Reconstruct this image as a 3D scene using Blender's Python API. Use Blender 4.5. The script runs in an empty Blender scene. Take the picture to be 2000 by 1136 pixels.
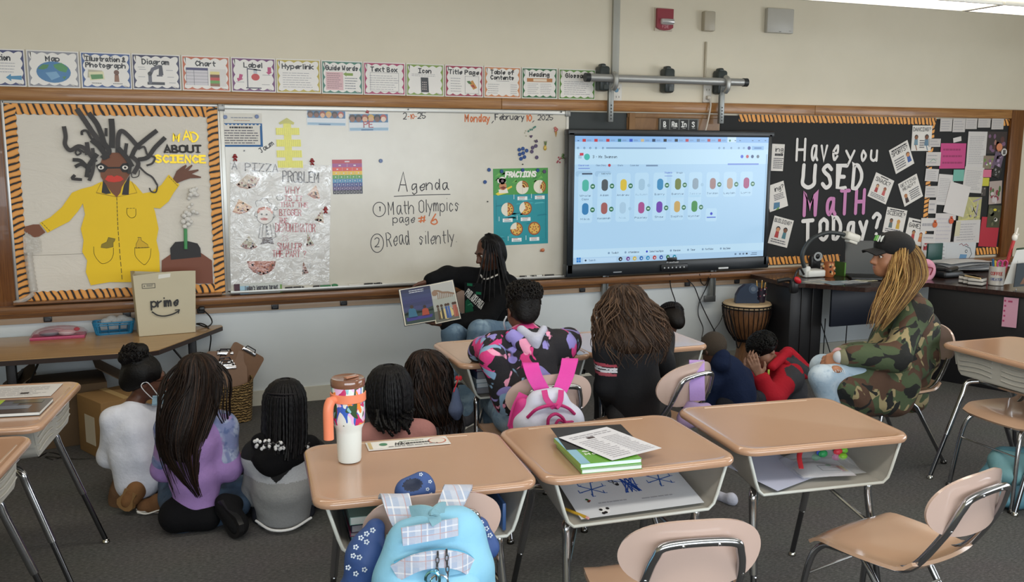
import bpy,bmesh,math,random
import numpy as np
from mathutils import Vector,Matrix
random.seed(7);rng=np.random.default_rng(7)
PI=math.pi
SC=bpy.context.scene;COL=SC.collection

# ------------------------------------------------------------ camera, light, exposure
CAM=np.array([0.0,-6.243,1.750]);FPX=1800.7
YAW,PITCH,ROLL=0.35704,0.15833,0.00497
def _axes():
    cy,sy,cp,sp=math.cos(YAW),math.sin(YAW),math.cos(PITCH),math.sin(PITCH)
    fw=np.array([sy*cp,cy*cp,-sp]);rt=np.array([cy,-sy,0.0]);up=np.cross(rt,fw)
    c,s=math.cos(ROLL),math.sin(ROLL)
    return c*rt + s*up,-s*rt + c*up,fw
RT,UPV,FW=_axes()
cd=bpy.data.cameras.new('camera');cam=bpy.data.objects.new('camera',cd);COL.objects.link(cam)
cd.sensor_width=36;cd.lens=36*FPX/2000;cd.clip_start=0.05
cam.matrix_world=Matrix([[RT[0],UPV[0],-FW[0],CAM[0]],[RT[1],UPV[1],-FW[1],CAM[1]],[RT[2],UPV[2],-FW[2],CAM[2]],[0,0,0,1]])
SC.camera=cam
# photogrammetry: where the sight line through a measured photo point meets a real plane of the room
def _ray(x,y):return (x-1000)/FPX*RT - (y-568)/FPX*UPV + FW
def A(x,y,Y):
    d=_ray(x,y);return CAM + d*((Y-CAM[1])/d[1])
def Z(x,y,z=0.0):
    d=_ray(x,y);return CAM + d*((z-CAM[2])/d[2])

w=bpy.data.worlds.new('world');SC.world=w;w.use_nodes=True
bg=w.node_tree.nodes['Background'];bg.inputs[0].default_value=(.80,.90,1.0,1);bg.inputs[1].default_value=.55
SC.view_settings.view_transform='Standard';SC.view_settings.look='None'
SC.view_settings.exposure=0.46;SC.view_settings.gamma=1.0;SC.view_settings.use_curve_mapping=False
def area(name,loc,target,sx,sy,power,colr):
    l=bpy.data.lights.new(name,'AREA');l.shape='RECTANGLE';l.size=sx;l.size_y=sy;l.energy=power;l.color=colr
    o=bpy.data.objects.new(name,l);COL.objects.link(o);o.location=loc
    o.rotation_euler=(Vector(target)-Vector(loc)).to_track_quat('-Z','Y').to_euler();return o
# daylight through the windows behind the camera and on the right, and the ceiling lamps
area('daylight_rear',(1.0,-8.35,1.65),(1.6,0,.6),7.0,1.5,150,(.86,.94,1.0))
area('daylight_right',(7.9,-4.6,1.6),(2,-3.4,.7),4.0,1.5,70,(.90,.95,1.0))
area('ceiling_lamp_light',(4.4,-2.2,2.55),(4.4,-2.2,0),3.6,.35,36,(1.0,.93,.80))
area('ceiling_lamp_light',(0.2,-2.4,2.95),(.2,-2.4,0),3.4,.35,20,(1.0,.93,.80))
area('ceiling_lamp_light',(2.0,-5.2,2.95),(2.0,-5.2,0),5.0,.35,45,(1.0,.94,.84))

# ------------------------------------------------------------ materials
def lin(c):
    if isinstance(c,str):c=[int(c[i:i+2],16)/255 for i in (0,2,4)]
    return tuple(x/12.92 if x <= .04045 else ((x+.055)/1.055)**2.4 for x in c[:3]) + (1,)
_M={}
def nodes(name):
    m=bpy.data.materials.new(name);m.use_nodes=True;nt=m.node_tree
    return m,nt,nt.nodes['Principled BSDF']
def N(nt,t,**k):
    n=nt.nodes.new('ShaderNode'+t)
    for a,b in k.items():
        if hasattr(n,a):setattr(n,a,b)
        else:n.inputs[a].default_value=b
    return n
def noise(nt,scale,detail=3,rough=.5,stretch=None,dist=0):
    tc=N(nt,'TexCoord');n=N(nt,'TexNoise');n.inputs['Scale'].default_value=scale;n.inputs['Detail'].default_value=detail
    n.inputs['Roughness'].default_value=rough;n.inputs['Distortion'].default_value=dist
    if stretch:
        mp=N(nt,'Mapping');mp.inputs['Scale'].default_value=stretch;nt.links.new(tc.outputs['Object'],mp.inputs[0]);nt.links.new(mp.outputs[0],n.inputs['Vector'])
    else:nt.links.new(tc.outputs['Object'],n.inputs['Vector'])
    return n
def ramp(nt,src,stops,interp='LINEAR'):
    r=N(nt,'ValToRGB');r.color_ramp.interpolation=interp;e=r.color_ramp.elements
    while len(e)<len(stops):e.new(.5)
    for el,(p,c) in zip(e,stops):el.position=p;el.color=lin(c)
    nt.links.new(src,r.inputs[0]);return r
def bump(nt,b,src,strength,dist=.01):
    bn=N(nt,'Bump');bn.inputs['Strength'].default_value=strength;bn.inputs['Distance'].default_value=dist
    nt.links.new(src,bn.inputs['Height']);nt.links.new(bn.outputs[0],b.inputs['Normal'])
def finish(rough=.6,metal=0,coat=0,var=.08,vs=30,bmp=0,bs=60,emit=0,trans=0,alpha=1,stretch=None,spec=.5):
    """procedural finish that takes its pigment from the mesh's own colour attribute, with fine noise variation"""
    key=('fin',rough,metal,coat,var,vs,bmp,bs,emit,trans,alpha,stretch,spec)
    if key in _M:return _M[key]
    m,nt,b=nodes('finish_%d' % len(_M))
    at=N(nt,'Attribute',attribute_name='pigment');out=at.outputs['Color']
    if var:
        n=noise(nt,vs,4,.55,stretch);mr=N(nt,'MapRange');mr.inputs[3].default_value=1-var;mr.inputs[4].default_value=1+var
        nt.links.new(n.outputs[0],mr.inputs[0]);mx=N(nt,'VectorMath',operation='SCALE')
        nt.links.new(out,mx.inputs[0]);nt.links.new(mr.outputs[0],mx.inputs['Scale']);out=mx.outputs[0]
    if emit:b.inputs['Base Color'].default_value=(.02,.02,.02,1)
    else:nt.links.new(out,b.inputs['Base Color'])
    b.inputs['Roughness'].default_value=rough;b.inputs['Metallic'].default_value=metal;b.inputs['Coat Weight'].default_value=coat;b.inputs['Coat Roughness'].default_value=.12
    b.inputs['Transmission Weight'].default_value=trans;b.inputs['Alpha'].default_value=alpha;b.inputs['Specular IOR Level'].default_value=spec
    if emit:nt.links.new(at.outputs['Color'],b.inputs['Emission Color']);b.inputs['Emission Strength'].default_value=emit
    if bmp:bump(nt,b,noise(nt,bs,4,.6,stretch).outputs[0],bmp)
    _M[key]=m;return m
PAPER=lambda:finish(.55,var=.03,vs=9)
LAM=lambda:finish(.17,var=.02,vs=6,coat=.5)
PLAS=lambda:finish(.38,var=.03)
CLOTH=lambda:finish(.9,var=.12,vs=25,bmp=.35,bs=45,spec=.2)
CHROME=lambda:finish(.16,metal=1,var=.04)
DULLMETAL=lambda:finish(.38,metal=.6,var=.05)
MATTE=lambda:finish(.7,var=.06)
SKIN=lambda:finish(.5,var=.07,vs=14,bmp=.05,bs=120)
HAIR=lambda:finish(.5,var=.3,vs=60,bmp=.3,bs=90,spec=.22)
CLEAR=lambda:finish(.15,var=0,alpha=.28)

# ------------------------------------------------------------ mesh builder
def nrm(v):v=np.asarray(v,float);return v/(np.linalg.norm(v)+1e-12)
def V3(*a):return np.array(a,float)
def chaikin(p,it=2,closed=False):
    p=[np.asarray(q,float) for q in p]
    for _ in range(it):
        if len(p)<3:return p
        q=[] if closed else [p[0]]
        n=len(p)
        for i in range(n if closed else n-1):
            a,b=p[i],p[(i+1) % n];q+=[a*.75+b*.25,a*.25+b*.75]
        if not closed:q.append(p[-1])
        p=q
    return p
def spline(p,n=8):
    """Catmull-Rom through the points"""
    p=[np.asarray(q,float) for q in p]
    if len(p)<3:return p
    P=[2*p[0]-p[1]] + p + [2*p[-1]-p[-2]];o=[]
    for i in range(1,len(P)-2):
        a,b,c,d=P[i-1:i+3]
        for k in range(n):
            t=k/n;o.append(.5*(2*b+(c-a)*t+(2*a-5*b+4*c-d)*t*t+(3*b-a-3*c+d)*t**3))
    o.append(p[-1]);return o
def roundrect(w,h,r,n=6):
    o=[]
    for cx,cy,a0 in ((w/2-r,h/2-r,0),(-w/2+r,h/2-r,90),(-w/2+r,-h/2+r,180),(w/2-r,-h/2+r,270)):
        for k in range(n+1):
            a=math.radians(a0+90*k/n);o.append((cx+r*math.cos(a),cy+r*math.sin(a)))
    return o
class MB:
    def __init__(s,col='cccccc'):s.v=[];s.f=[];s.c=[];s.n=0;s.col=lin(col)
    def C(s,col):s.col=lin(col);return s
    def add(s,v,f,col=None):
        c=lin(col) if col else s.col;b=s.n
        v=np.asarray(v,float).reshape(-1,3);s.v.append(v);s.n+=len(v)
        for q in f:s.f.append([b+i for i in q])
        s.c+=[c]*len(f);return s
    def box(s,c,d,rot=None,col=None,bev=0):
        x,y,z=d[0]/2,d[1]/2,d[2]/2
        if bev:
            r=min(bev,x*.95,y*.95);pr=roundrect(2*x,2*y,r,3);k=len(pr);bz=min(bev,z*.9)
            sc=lambda q,e:(q[0]*(1-e/x),q[1]*(1-e/y))
            rings=[(-z,bz),(-z+bz*.35,bz*.3),(-z+bz,0),(z-bz,0),(z-bz*.35,bz*.3),(z,bz)]
            v=[(*sc(q,e),zz) for zz,e in rings for q in pr]
            f=[[i*k+j,i*k+(j+1) % k,(i+1)*k+(j+1) % k,(i+1)*k+j] for i in range(5) for j in range(k)]
            f+=[list(range(k))[::-1],[5*k+j for j in range(k)]]
        else:
            v=[(a*x,b*y,e*z) for a in (-1,1) for b in (-1,1) for e in (-1,1)]
            f=[(0,1,3,2),(4,6,7,5),(0,4,5,1),(2,3,7,6),(0,2,6,4),(1,5,7,3)]
        v=np.array(v,float)
        if rot is not None:
            R=np.array(rot) if np.ndim(rot)==2 else np.array(Matrix.Rotation(rot,3,'Z'))
            v=v@R.T
        return s.add(v+np.asarray(c,float),f,col)
    def tube(s,path,r,n=10,closed=False,caps=True,col=None,flat=None):
        p=[np.asarray(q,float) for q in path];m=len(p)
        rr=[r]*m if np.isscalar(r) else list(r)
        T=[]
        for i in range(m):
            a=p[(i-1) % m] if closed or i else p[0];b=p[(i+1) % m] if closed or i<m-1 else p[-1]
            T.append(nrm(b-a))
        u=np.cross(T[0],(0,0,1));u=u if np.linalg.norm(u)>1e-3 else np.cross(T[0],(0,1,0));u=nrm(u);V=[]
        ang=np.arange(n)*2*PI/n;ca,sa=np.cos(ang)[:,None],np.sin(ang)[:,None]
        fl=1 if flat is None else flat
        for i in range(m):
            u=u-T[i]*(u@T[i]);u=nrm(u);w2=np.cross(T[i],u)
            V.append(p[i]+rr[i]*(ca*u+fl*sa*w2))
        f=[]
        for i in range(m if closed else m-1):
            a,b=i*n,((i+1) % m)*n
            f+=[[a+j,a+(j+1) % n,b+(j+1) % n,b+j] for j in range(n)]
        if caps and not closed:f+=[list(range(n))[::-1],[(m-1)*n+j for j in range(n)]]
        return s.add(np.vstack(V),f,col)
    def lathe(s,prof,o=(0,0,0),n=24,col=None,axis=None,sx=1,sy=1):
        a=np.arange(n)*2*PI/n;v=[]
        for r,z in prof:v+=[(r*math.cos(t)*sx,r*math.sin(t)*sy,z) for t in a]
        f=[[i*n+j,i*n+(j+1) % n,(i+1)*n+(j+1) % n,(i+1)*n+j] for i in range(len(prof)-1) for j in range(n)]
        f+=[list(range(n))[::-1],[(len(prof)-1)*n+j for j in range(n)]]
        v=np.array(v)
        if axis is not None:
            q=Vector((0,0,1)).rotation_difference(Vector(axis)).to_matrix();v=v@np.array(q).T
        return s.add(v+np.asarray(o,float),f,col)
    def ball(s,c,r,n=12,col=None,rot=None):
        r=(r,r,r) if np.isscalar(r) else r;m=n//2+1
        v=[(math.sin(PI*i/m)*math.cos(2*PI*j/n)*r[0],math.sin(PI*i/m)*math.sin(2*PI*j/n)*r[1],math.cos(PI*i/m)*r[2]) for i in range(1,m) for j in range(n)]
        v+=[(0,0,r[2]),(0,0,-r[2])];k=(m-1)*n
        f=[[i*n+j,(i+1)*n+j,(i+1)*n+(j+1) % n,i*n+(j+1) % n] for i in range(m-2) for j in range(n)]
        f+=[[k,j,(j+1) % n] for j in range(n)] + [[k+1,(m-2)*n+(j+1) % n,(m-2)*n+j] for j in range(n)]
        v=np.array(v)
        if rot is not None:v=v@np.array(rot).T
        return s.add(v+np.asarray(c,float),f,col)
    def grid(s,fn,nu,nv,col=None,thick=0,closed=False):
        P=np.array([[fn(i/nu,j/nv) for j in range(nv+1)] for i in range(nu+1)],float);k=nv+1
        v=P.reshape(-1,3);f=[[i*k+j,(i+1)*k+j,(i+1)*k+j+1,i*k+j+1] for i in range(nu) for j in range(nv)]
        if thick:
            gu=np.gradient(P,axis=0);gv=np.gradient(P,axis=1);nn=np.cross(gu,gv);nn /= np.linalg.norm(nn,axis=2,keepdims=True)+1e-12
            q=(P-nn*thick).reshape(-1,3);b=len(v);v=np.vstack([v,q])
            f+=[[b+x for x in r[::-1]] for r in f]
            E=[i*k for i in range(nu+1)];
            rim=[(i*k,(i+1)*k) for i in range(nu)] + [((i+1)*k+nv,i*k+nv) for i in range(nu)] + [(j+1,j) for j in range(nv)] + [(nu*k+j,nu*k+j+1) for j in range(nv)]
            f+=[[a,a+b,c+b,c] for a,c in rim]
        return s.add(v,f,col)
    def prism(s,poly,t,M=None,col=None,z0=0):
        """2-D outline extruded from z0 to z0+t, then placed by the 4x4 matrix M"""
        k=len(poly);v=np.array([(x,y,z0) for x,y in poly]+[(x,y,z0+t) for x,y in poly],float)
        ar=sum(poly[i][0]*poly[(i+1) % k][1]-poly[(i+1) % k][0]*poly[i][1] for i in range(k))
        f=[list(range(k))[::-1],[k+i for i in range(k)]] + [[i,(i+1) % k,k+(i+1) % k,k+i] for i in range(k)]
        if ar<0:f=[q[::-1] for q in f]
        if M is not None:v=v@np.array(M)[:3,:3].T+np.array(M)[:3,3]
        return s.add(v,f,col)
    def build(s,name,mat=None,parent=None,sharp=35,label=None):
        me=bpy.data.meshes.new(name);v=np.vstack(s.v);me.from_pydata(v.tolist(),[],s.f);me.update()
        at=me.attributes.new('pigment','FLOAT_COLOR','FACE');at.data.foreach_set('color',np.array(s.c,np.float32).ravel())
        if sharp is not None:
            me.polygons.foreach_set('use_smooth',[True]*len(me.polygons));me.set_sharp_from_angle(angle=math.radians(sharp))
        o=bpy.data.objects.new(name,me);me.materials.append(mat or MATTE());COL.objects.link(o)
        if parent is not None:adopt(o,parent)
        if label:o['label']=label
        return o
def adopt(o,parent):
    o.parent=parent
    o.matrix_parent_inverse=(parent.get('_m') and Matrix([parent['_m'][i*4:i*4+4] for i in range(4)]) or Matrix()).inverted() if parent.type=='EMPTY' else Matrix()
def tag(o,label,cat,group=None,kind=None):
    o['label']=label;o['category']=cat
    if group:o['group']=group
    if kind:o['kind']=kind
    return o
def struct(o):o['kind']='structure';return o
def thing(name,label,cat,loc=(0,0,0),group=None):
    """an Empty at the thing's base; parts keep the coordinates they were built in"""
    o=bpy.data.objects.new(name,None);COL.objects.link(o);o.empty_display_size=.05
    o.location=[float(x) for x in loc];T=Matrix.Translation(o.location);o['_m']=[x for r in T for x in r]
    return tag(o,label,cat,group)
def dup(root,loc,rotz,label,group=None):
    def rec(o,par):
        c=o.copy();COL.objects.link(c)
        if par is not None:c.parent=par
        for ch in list(kids.get(o,[])):rec(ch,c)
        return c
    kids={}
    for o in COL.objects:
        if o.parent:kids.setdefault(o.parent,[]).append(o)
    c=rec(root,None);c.location=loc;c.rotation_euler=(0,0,rotz);c['label']=label
    if group:c['group']=group
    return c

# ------------------------------------------------------------ one-stroke lettering
_G={'A':'02 28 42,14 34','B':'02 08 28 37 36 25 05,25 34 43 32 02','C':'~47 28 17 05 13 22 43','D':'02 08 ~08 28 46 44 22 02','E':'48 08 02 42,05 35',
'F':'48 08 02,05 35','G':'~47 28 17 05 13 22 43 45 25','H':'08 02,48 42,05 45','I':'08 48,28 22,02 42','J':'18 48,38 33 22 13','K':'08 02,48 05 42','L':'08 02 42',
'M':'02 08 24 48 42','N':'02 08 42 48','O':'~28 07 05 03 22 43 45 47 28','P':'02 08 28 47 46 25 05','Q':'~28 07 05 03 22 43 45 47 28,24 51','R':'02 08 28 47 46 25 05,25 42','S':'~47 28 07 16 35 43 22 03',
'T':'08 48,28 22','U':'~08 05 03 22 43 45 48','V':'08 22 48','W':'08 12 25 32 48','X':'08 42,02 48','Y':'08 25 48,25 22','Z':'08 48 02 42',
'a':'~46 26 15 13 22 33 45,46 43 52','b':'08 02,~04 15 26 45 43 22 03','c':'~45 26 14 22 43','d':'~45 26 14 22 33 45,48 42','e':'~14 44 46 25 14 22 43','f':'~48 28 26 22,06 46','g':'~46 26 15 13 23 45,46 41 20 11',
'h':'08 02,~04 26 45 42','i':'26 22,28 28','j':'36 31 20 11,38 38','k':'08 02,46 04 42','l':'28 22','m':'06 02,~04 16 25 22,~24 36 45 42','n':'06 02,~04 26 45 42','o':'~26 14 22 44 26','p':'06 00,~05 26 45 43 22 03','q':'~45 26 14 22 43,46 40',
'r':'06 02,~04 15 36','s':'~45 26 15 34 22 13','t':'28 23 32,16 46','u':'~06 03 22 43,46 42','v':'06 22 46','w':'06 12 25 32 46','x':'06 42,02 46','y':'06 23,46 10','z':'06 46 02 42',
'0':'~28 06 04 22 44 46 28','1':'17 28 22','2':'~07 28 47 34 02,02 42','3':'~07 28 47 25 44 22 03','4':'38 32,38 04 44','5':'48 08 05 ~05 25 44 22 03','6':'~38 15 03 22 43 35 14','7':'08 48 12','8':'~25 06 28 46 25 03 22 43 25','9':'~46 25 06 28 46 42',
'?':'~07 28 47 36 24,22 22','!':'28 24,22 22','#':'13 27,33 47,04 44,06 46','.':'22 22',',':'23 11','-':'15 35','/':'02 48','&':'~42 16 28 36 03 12 43',':':'25 25,23 23',"'":'28 26',' ':''}
def glyph(ch):
    o=[]
    for st in _G.get(ch,'').split(','):
        st=st.strip()
        if not st:continue
        sm='~' in st;pts=[np.array((int(q[0]),int(q[1])-2),float) for q in st.replace('~','').split()]
        o.append(spline(pts,5) if sm and len(pts)>2 else pts)
    return o
WID={'i':2.2,'l':2.2,'I':5.2,'.':2.2,',':2.2,"'":2,'1':3.2,' ':3.4,'t':4.6,'m':5.6,'M':5.8,'W':5.8,'w':5.6,'r':4.4,'!':2.4,':':2.4}
def text_strokes(txt,h,asp=.62,slant=0,jit=0,adv=0):
    """strokes of a line of writing: cap height h, baseline at y=0, starts at x=0"""
    k=h/6;out=[];x=0
    for ch in txt:
        wv=WID.get(ch,5.2);off={'i':-1,'l':-1,'.':-1.2,',':-.6,"'":-1,'1':-.6,'!':-1,':':-1}.get(ch,0)
        jy=random.uniform(-jit,jit)
        for st in glyph(ch):out.append([np.array(((x+(q[0]+off)*asp+slant*q[1])*k,(q[1]+jy)*k)) for q in st])
        x+=wv*asp*1.03+adv
    return out,(x-adv)*k
def ribbon(pts,w2,ends=True):
    """outline polygons (quads) of a stroke of width w2, with round ends"""
    pts=[np.asarray(q,float) for q in pts];o=[pts[0]]
    for q in pts[1:]:
        if np.linalg.norm(q-o[-1])>1e-6:o.append(q)
    r=w2/2;polys=[]
    disc=lambda c:[(c[0]+r*math.cos(a*PI/4),c[1]+r*math.sin(a*PI/4)) for a in range(8)]
    if len(o)==1:return [disc(o[0])]
    L=[]
    for i in range(len(o)):
        a=o[max(i-1,0)];b=o[min(i+1,len(o)-1)];d=nrm(b-a);n=np.array((-d[1],d[0]))
        if 0<i<len(o)-1:
            d1=nrm(o[i]-a);m=abs(n@np.array((-d1[1],d1[0])));L.append(n*r/max(m,.5))
        else:L.append(n*r)
    for i in range(len(o)-1):polys.append([o[i]-L[i],o[i+1]-L[i+1],o[i+1]+L[i+1],o[i]+L[i]])
    if ends:polys+=[disc(o[0]),disc(o[-1])]
    return polys
class Sheet:
    """a flat printed or hand-made sheet with its own thickness; marks sit on its face in thin layers.  u, v run 0..1"""
    def __init__(s,M,w,h,t=.0012,col='ffffff',outline=None,base=True):
        s.m=MB(col);s.M=np.array(M);s.w=w;s.h=h;s.t=t;s.k=0
        if base:
            s.m.prism(outline or [(0,0),(w,0),(w,h),(0,h)],t,s.M)
    def poly(s,pts,col,L=1,abs_=False):
        p=[(q[0],q[1]) if abs_ else (q[0]*s.w,q[1]*s.h) for q in pts];k=len(p)
        ar=sum(p[i][0]*p[(i+1) % k][1]-p[(i+1) % k][0]*p[i][1] for i in range(k))
        if ar<0:p=p[::-1]
        z=s.t+.0004*L;v=np.array([(x,y,z) for x,y in p]);v=v@s.M[:3,:3].T+s.M[:3,3]
        s.m.add(v,[list(range(k))],col);return s
    def rect(s,x0,y0,x1,y1,col,L=1):return s.poly([(x0,y0),(x1,y0),(x1,y1),(x0,y1)],col,L)
    def disc(s,x,y,r,col,L=1,ry=None,n=20,a0=0,a1=360,pie=False):
        """r is a fraction of the height"""
        ry=ry or r;c=(x*s.w,y*s.h)
        pts=[(c[0]+r*s.h*math.cos(math.radians(a0+(a1-a0)*k/n)),c[1]+ry*s.h*math.sin(math.radians(a0+(a1-a0)*k/n))) for k in range(n+(1 if pie or a1-a0<360 else 0))]
        if pie:pts=[c]+pts
        return s.poly(pts,col,L,True)
    def stroke(s,pts,wd,col,L=2,abs_=False):
        p=[np.array((q[0],q[1])) if abs_ else np.array((q[0]*s.w,q[1]*s.h)) for q in pts]
        for q in ribbon(p,wd):
            s.k+=1;s.poly(q,col,L+.03*(s.k % 6),True)
        return s
    def text(s,txt,x,y,h,col,wd=None,fit=None,L=3,align='l',asp=.62,slant=0,rot=0,jit=0):
        """h: cap height as a fraction of the sheet height; fit: width as a fraction of the sheet width"""
        H=h*s.h;st,W=text_strokes(txt,H,asp,slant,jit)
        if fit:k=fit*s.w/W;st=[[np.array((q[0]*k,q[1])) for q in p] for p in st];W=fit*s.w
        ox=x*s.w-(W/2 if align=='c' else W if align=='r' else 0);c,sn=math.cos(rot),math.sin(rot)
        for p in st:s.stroke([(ox+q[0]*c-q[1]*sn,y*s.h+q[0]*sn+q[1]*c) for q in p],wd or H*.13,col,L,True)
        return s
    def lines(s,x0,y0,x1,y1,n,col='8a8a92',wd=.25,L=1,rag=.25):
        """rows of print too small to read"""
        for i in range(n):
            y=y1-(i+.5)*(y1-y0)/n;x=x0;e=x1-(x1-x0)*random.uniform(0,rag);hh=(y1-y0)/n*wd
            while x<e-.01:
                l=min(random.uniform(.06,.2)*(x1-x0),e-x);s.rect(x,y-hh,x+l,y+hh,col,L);x+=l+.02*(x1-x0)
        return s
    def build(s,name,mat=None,parent=None):return s.m.build(name,mat or PAPER(),parent,sharp=None)
def wallM(X,Zv,d,ang=0):
    """local x along the wall, y up, z out into the room"""
    c,sn=math.cos(ang),math.sin(ang)
    return np.array([[c,-sn,0,X],[0,0,-1,-d],[sn,c,0,Zv],[0,0,0,1]])
def quad(tl,tr,br,bl,d):
    """frame (matrix, width, height) of a sheet on the wall plane, from its four corners in the photo"""
    P=[A(*q,-d) for q in (tl,tr,br,bl)]
    w2=(np.linalg.norm(P[1]-P[0])+np.linalg.norm(P[2]-P[3]))/2;h2=(np.linalg.norm(P[3]-P[0])+np.linalg.norm(P[2]-P[1]))/2
    dv=(P[1]-P[0])+(P[2]-P[3]);a=math.atan2(dv[2],dv[0]);c=sum(P)/4
    o=c-V3(math.cos(a),0,math.sin(a))*w2/2-V3(-math.sin(a),0,math.cos(a))*h2/2
    return wallM(o[0],o[2],d,a),w2,h2
def rect4(x0,y0,x1,y1,d):
    a,b=A(x0,y0,-d),A(x1,y1,-d);return wallM(a[0],b[2],d),b[0]-a[0],a[2]-b[2]
def crop(ox,oy,k):return lambda x,y:(ox+x/k,oy+y/k)
# ------------------------------------------------------------ the room
def carpet():
    m,nt,b=nodes('carpet');n=noise(nt,150,6,.75,(.35,1,1));n2=noise(nt,3,3)
    r=ramp(nt,n.outputs[0],[(.3,'3b3a3a'),(.5,'545352'),(.72,'747372')])
    mx=N(nt,'Mix',data_type='RGBA',blend_type='MULTIPLY');mx.inputs[0].default_value=.15
    nt.links.new(r.outputs[0],mx.inputs[6]);nt.links.new(n2.outputs['Color'],mx.inputs[7]);nt.links.new(mx.outputs[2],b.inputs['Base Color'])
    b.inputs['Roughness'].default_value=.95;b.inputs['Specular IOR Level'].default_value=.15;bump(nt,b,n.outputs[0],.5,.004);return m
def paint(c0,c1):
    m,nt,b=nodes('wall_paint');n=noise(nt,1.6,4,.6);r=ramp(nt,n.outputs[0],[(.3,c0),(.7,c1)])
    nt.links.new(r.outputs[0],b.inputs['Base Color']);b.inputs['Roughness'].default_value=.55;bump(nt,b,noise(nt,220,2).outputs[0],.03,.002);return m
def wood(name,c0,c1,c2,stretch,rough=.35):
    m,nt,b=nodes(name);n=noise(nt,9,6,.62,stretch,.6)
    r=ramp(nt,n.outputs[0],[(.28,c0),(.5,c1),(.75,c2)]);nt.links.new(r.outputs[0],b.inputs['Base Color'])
    b.inputs['Roughness'].default_value=rough;b.inputs['Coat Weight'].default_value=.2;bump(nt,b,n.outputs[0],.06,.004);return m
OAK=wood('oak_rail','7a5028','9c6c3c','b08450',(.35,3,9))
OAKV=wood('oak_stile','4e2d14','6d421f','85572c',(9,3,.35))
DARKOAK=wood('worn_oak_tray','5a3a22','7a5232','946a42',(.35,3,9))
BROWNPANEL=wood('brown_panel','74502f','84603a','926c42',(1,3,.5),.5)
m=MB('777777');m.box((2,-4,-.02),(14,9.5,.04));struct(m.build('floor',carpet()))
m=MB();m.box((2,.06,1.96),(14,.12,2.52));struct(m.build('wall_back',paint('d9d0bb','dfd6c2')))
m=MB();m.box((2,.06,.35),(14,.12,.70));struct(m.build('wall_back_lower',paint('ccd3d7','d5dbde')))
m=MB();m.box((-3.06,-4,1.6),(.12,9.4,3.2));struct(m.build('wall_left',paint('c3b898','cabf9f')))
m=MB('d9d6cc');m.box((2,-4,3.26),(14,9.5,.12));struct(m.build('ceiling',MATTE()))
m=MB()
for c,d in (((8.06,-.9,1.6),(.12,2.0,3.2)),((8.06,-7.6,1.6),(.12,1.6,3.2)),((8.06,-4.4,.4),(.12,5.0,.8)),((8.06,-4.4,2.8),(.12,5.0,.8))):m.box(c,d)
struct(m.build('wall_right',paint('c3b898','cabf9f')))
m=MB()
for c,d in (((2,-8.66,.42),(14,.12,.84)),((2,-8.66,2.85),(14,.12,.7)),((-3.9,-8.66,1.6),(2.2,.12,3.2)),((7,-8.66,1.6),(4,.12,3.2))):m.box(c,d)
struct(m.build('wall_rear',paint('c3b898','cabf9f')))
def window_frame(name,c,along,L,H,nb):
    m=MB('d8d8d4')
    for k in range(nb+1):
        q=np.array(c,float);q[along]+=-L/2+L*k/nb;d=[.06,.06,H];m.box(q,d)
    for z in (-H/2,.1,H/2):
        d=[.06,.06,.05];d[along]=L;m.box((c[0],c[1],c[2]+z),d)
    struct(m.build(name,PLAS()))
window_frame('window_1',(1.1,-8.62,1.67),0,7.8,1.66,6);window_frame('window_2',(8.02,-4.35,1.6),1,4.9,1.6,4)
m=MB('cbc9bd');m.box((2,-.008,.05),(14,.016,.10));struct(m.build('baseboard_back',MATTE()))

zt0,zt1,zb0,zb1=1.989,2.066,.700,.772
XL,XR=-.955,7.15
m=MB()
for a,b in ((XL-.4,2.23),(2.232,4.9),(4.902,XR)):m.box(((a+b)/2,-.019,(zt0+zt1)/2),(b-a,.038,zt1-zt0),bev=.004)
struct(m.build('trim_1',OAK))
m=MB();m.box(((XL-.2+XR)/2,-.045,(zb0+zb1)/2+.006),(XR-XL+.2,.09,.05),bev=.008);m.box(((XL-.2+XR)/2,-.02,zb0+.012),(XR-XL+.2,.04,.05),bev=.003)
m.box((-.3,-.06,zb1+.012),(1.2,.07,.012),bev=.003);struct(m.build('trim_2',DARKOAK))
m=MB();m.box((-1.073,-.022,1.36),(.36,.044,1.26),bev=.006);struct(m.build('trim_3',OAKV))
m=MB();m.box((XR-.07,-.022,1.40),(.15,.044,1.33),bev=.006);struct(m.build('trim_4',OAKV))
m=MB('b29a84');m.box((2.2,-.006,.672),(6.6,.03,.05),bev=.004);struct(m.build('trim_5',PLAS()))
# black power outlets on the raceway under the rail
for i,(px,near) in enumerate(((92,'under the left end of the bulletin board'),(247,'left of the cream paper bag'),(392,'above the plugged cord'),(537,'below the pizza poster'),(671,'below the rainbow chart'),(1136,'beside the long haired girl in navy'),(1240,'above the girl\'s brown hair'),(1340,'with a cord, under the screen'),(1436,'above the drum'))):
    P=A(px,602,-.02);m=MB('15161a');m.box((P[0],-.027,.672),(.046,.014,.036),bev=.003);m.box((P[0],-.0345,.672),(.03,.003,.02),col='2b2c30')
    tag(m.build('power_outlet',PLAS()),'small black power outlet on the raceway, '+near,'outlet','outlets along the raceway')

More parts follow.
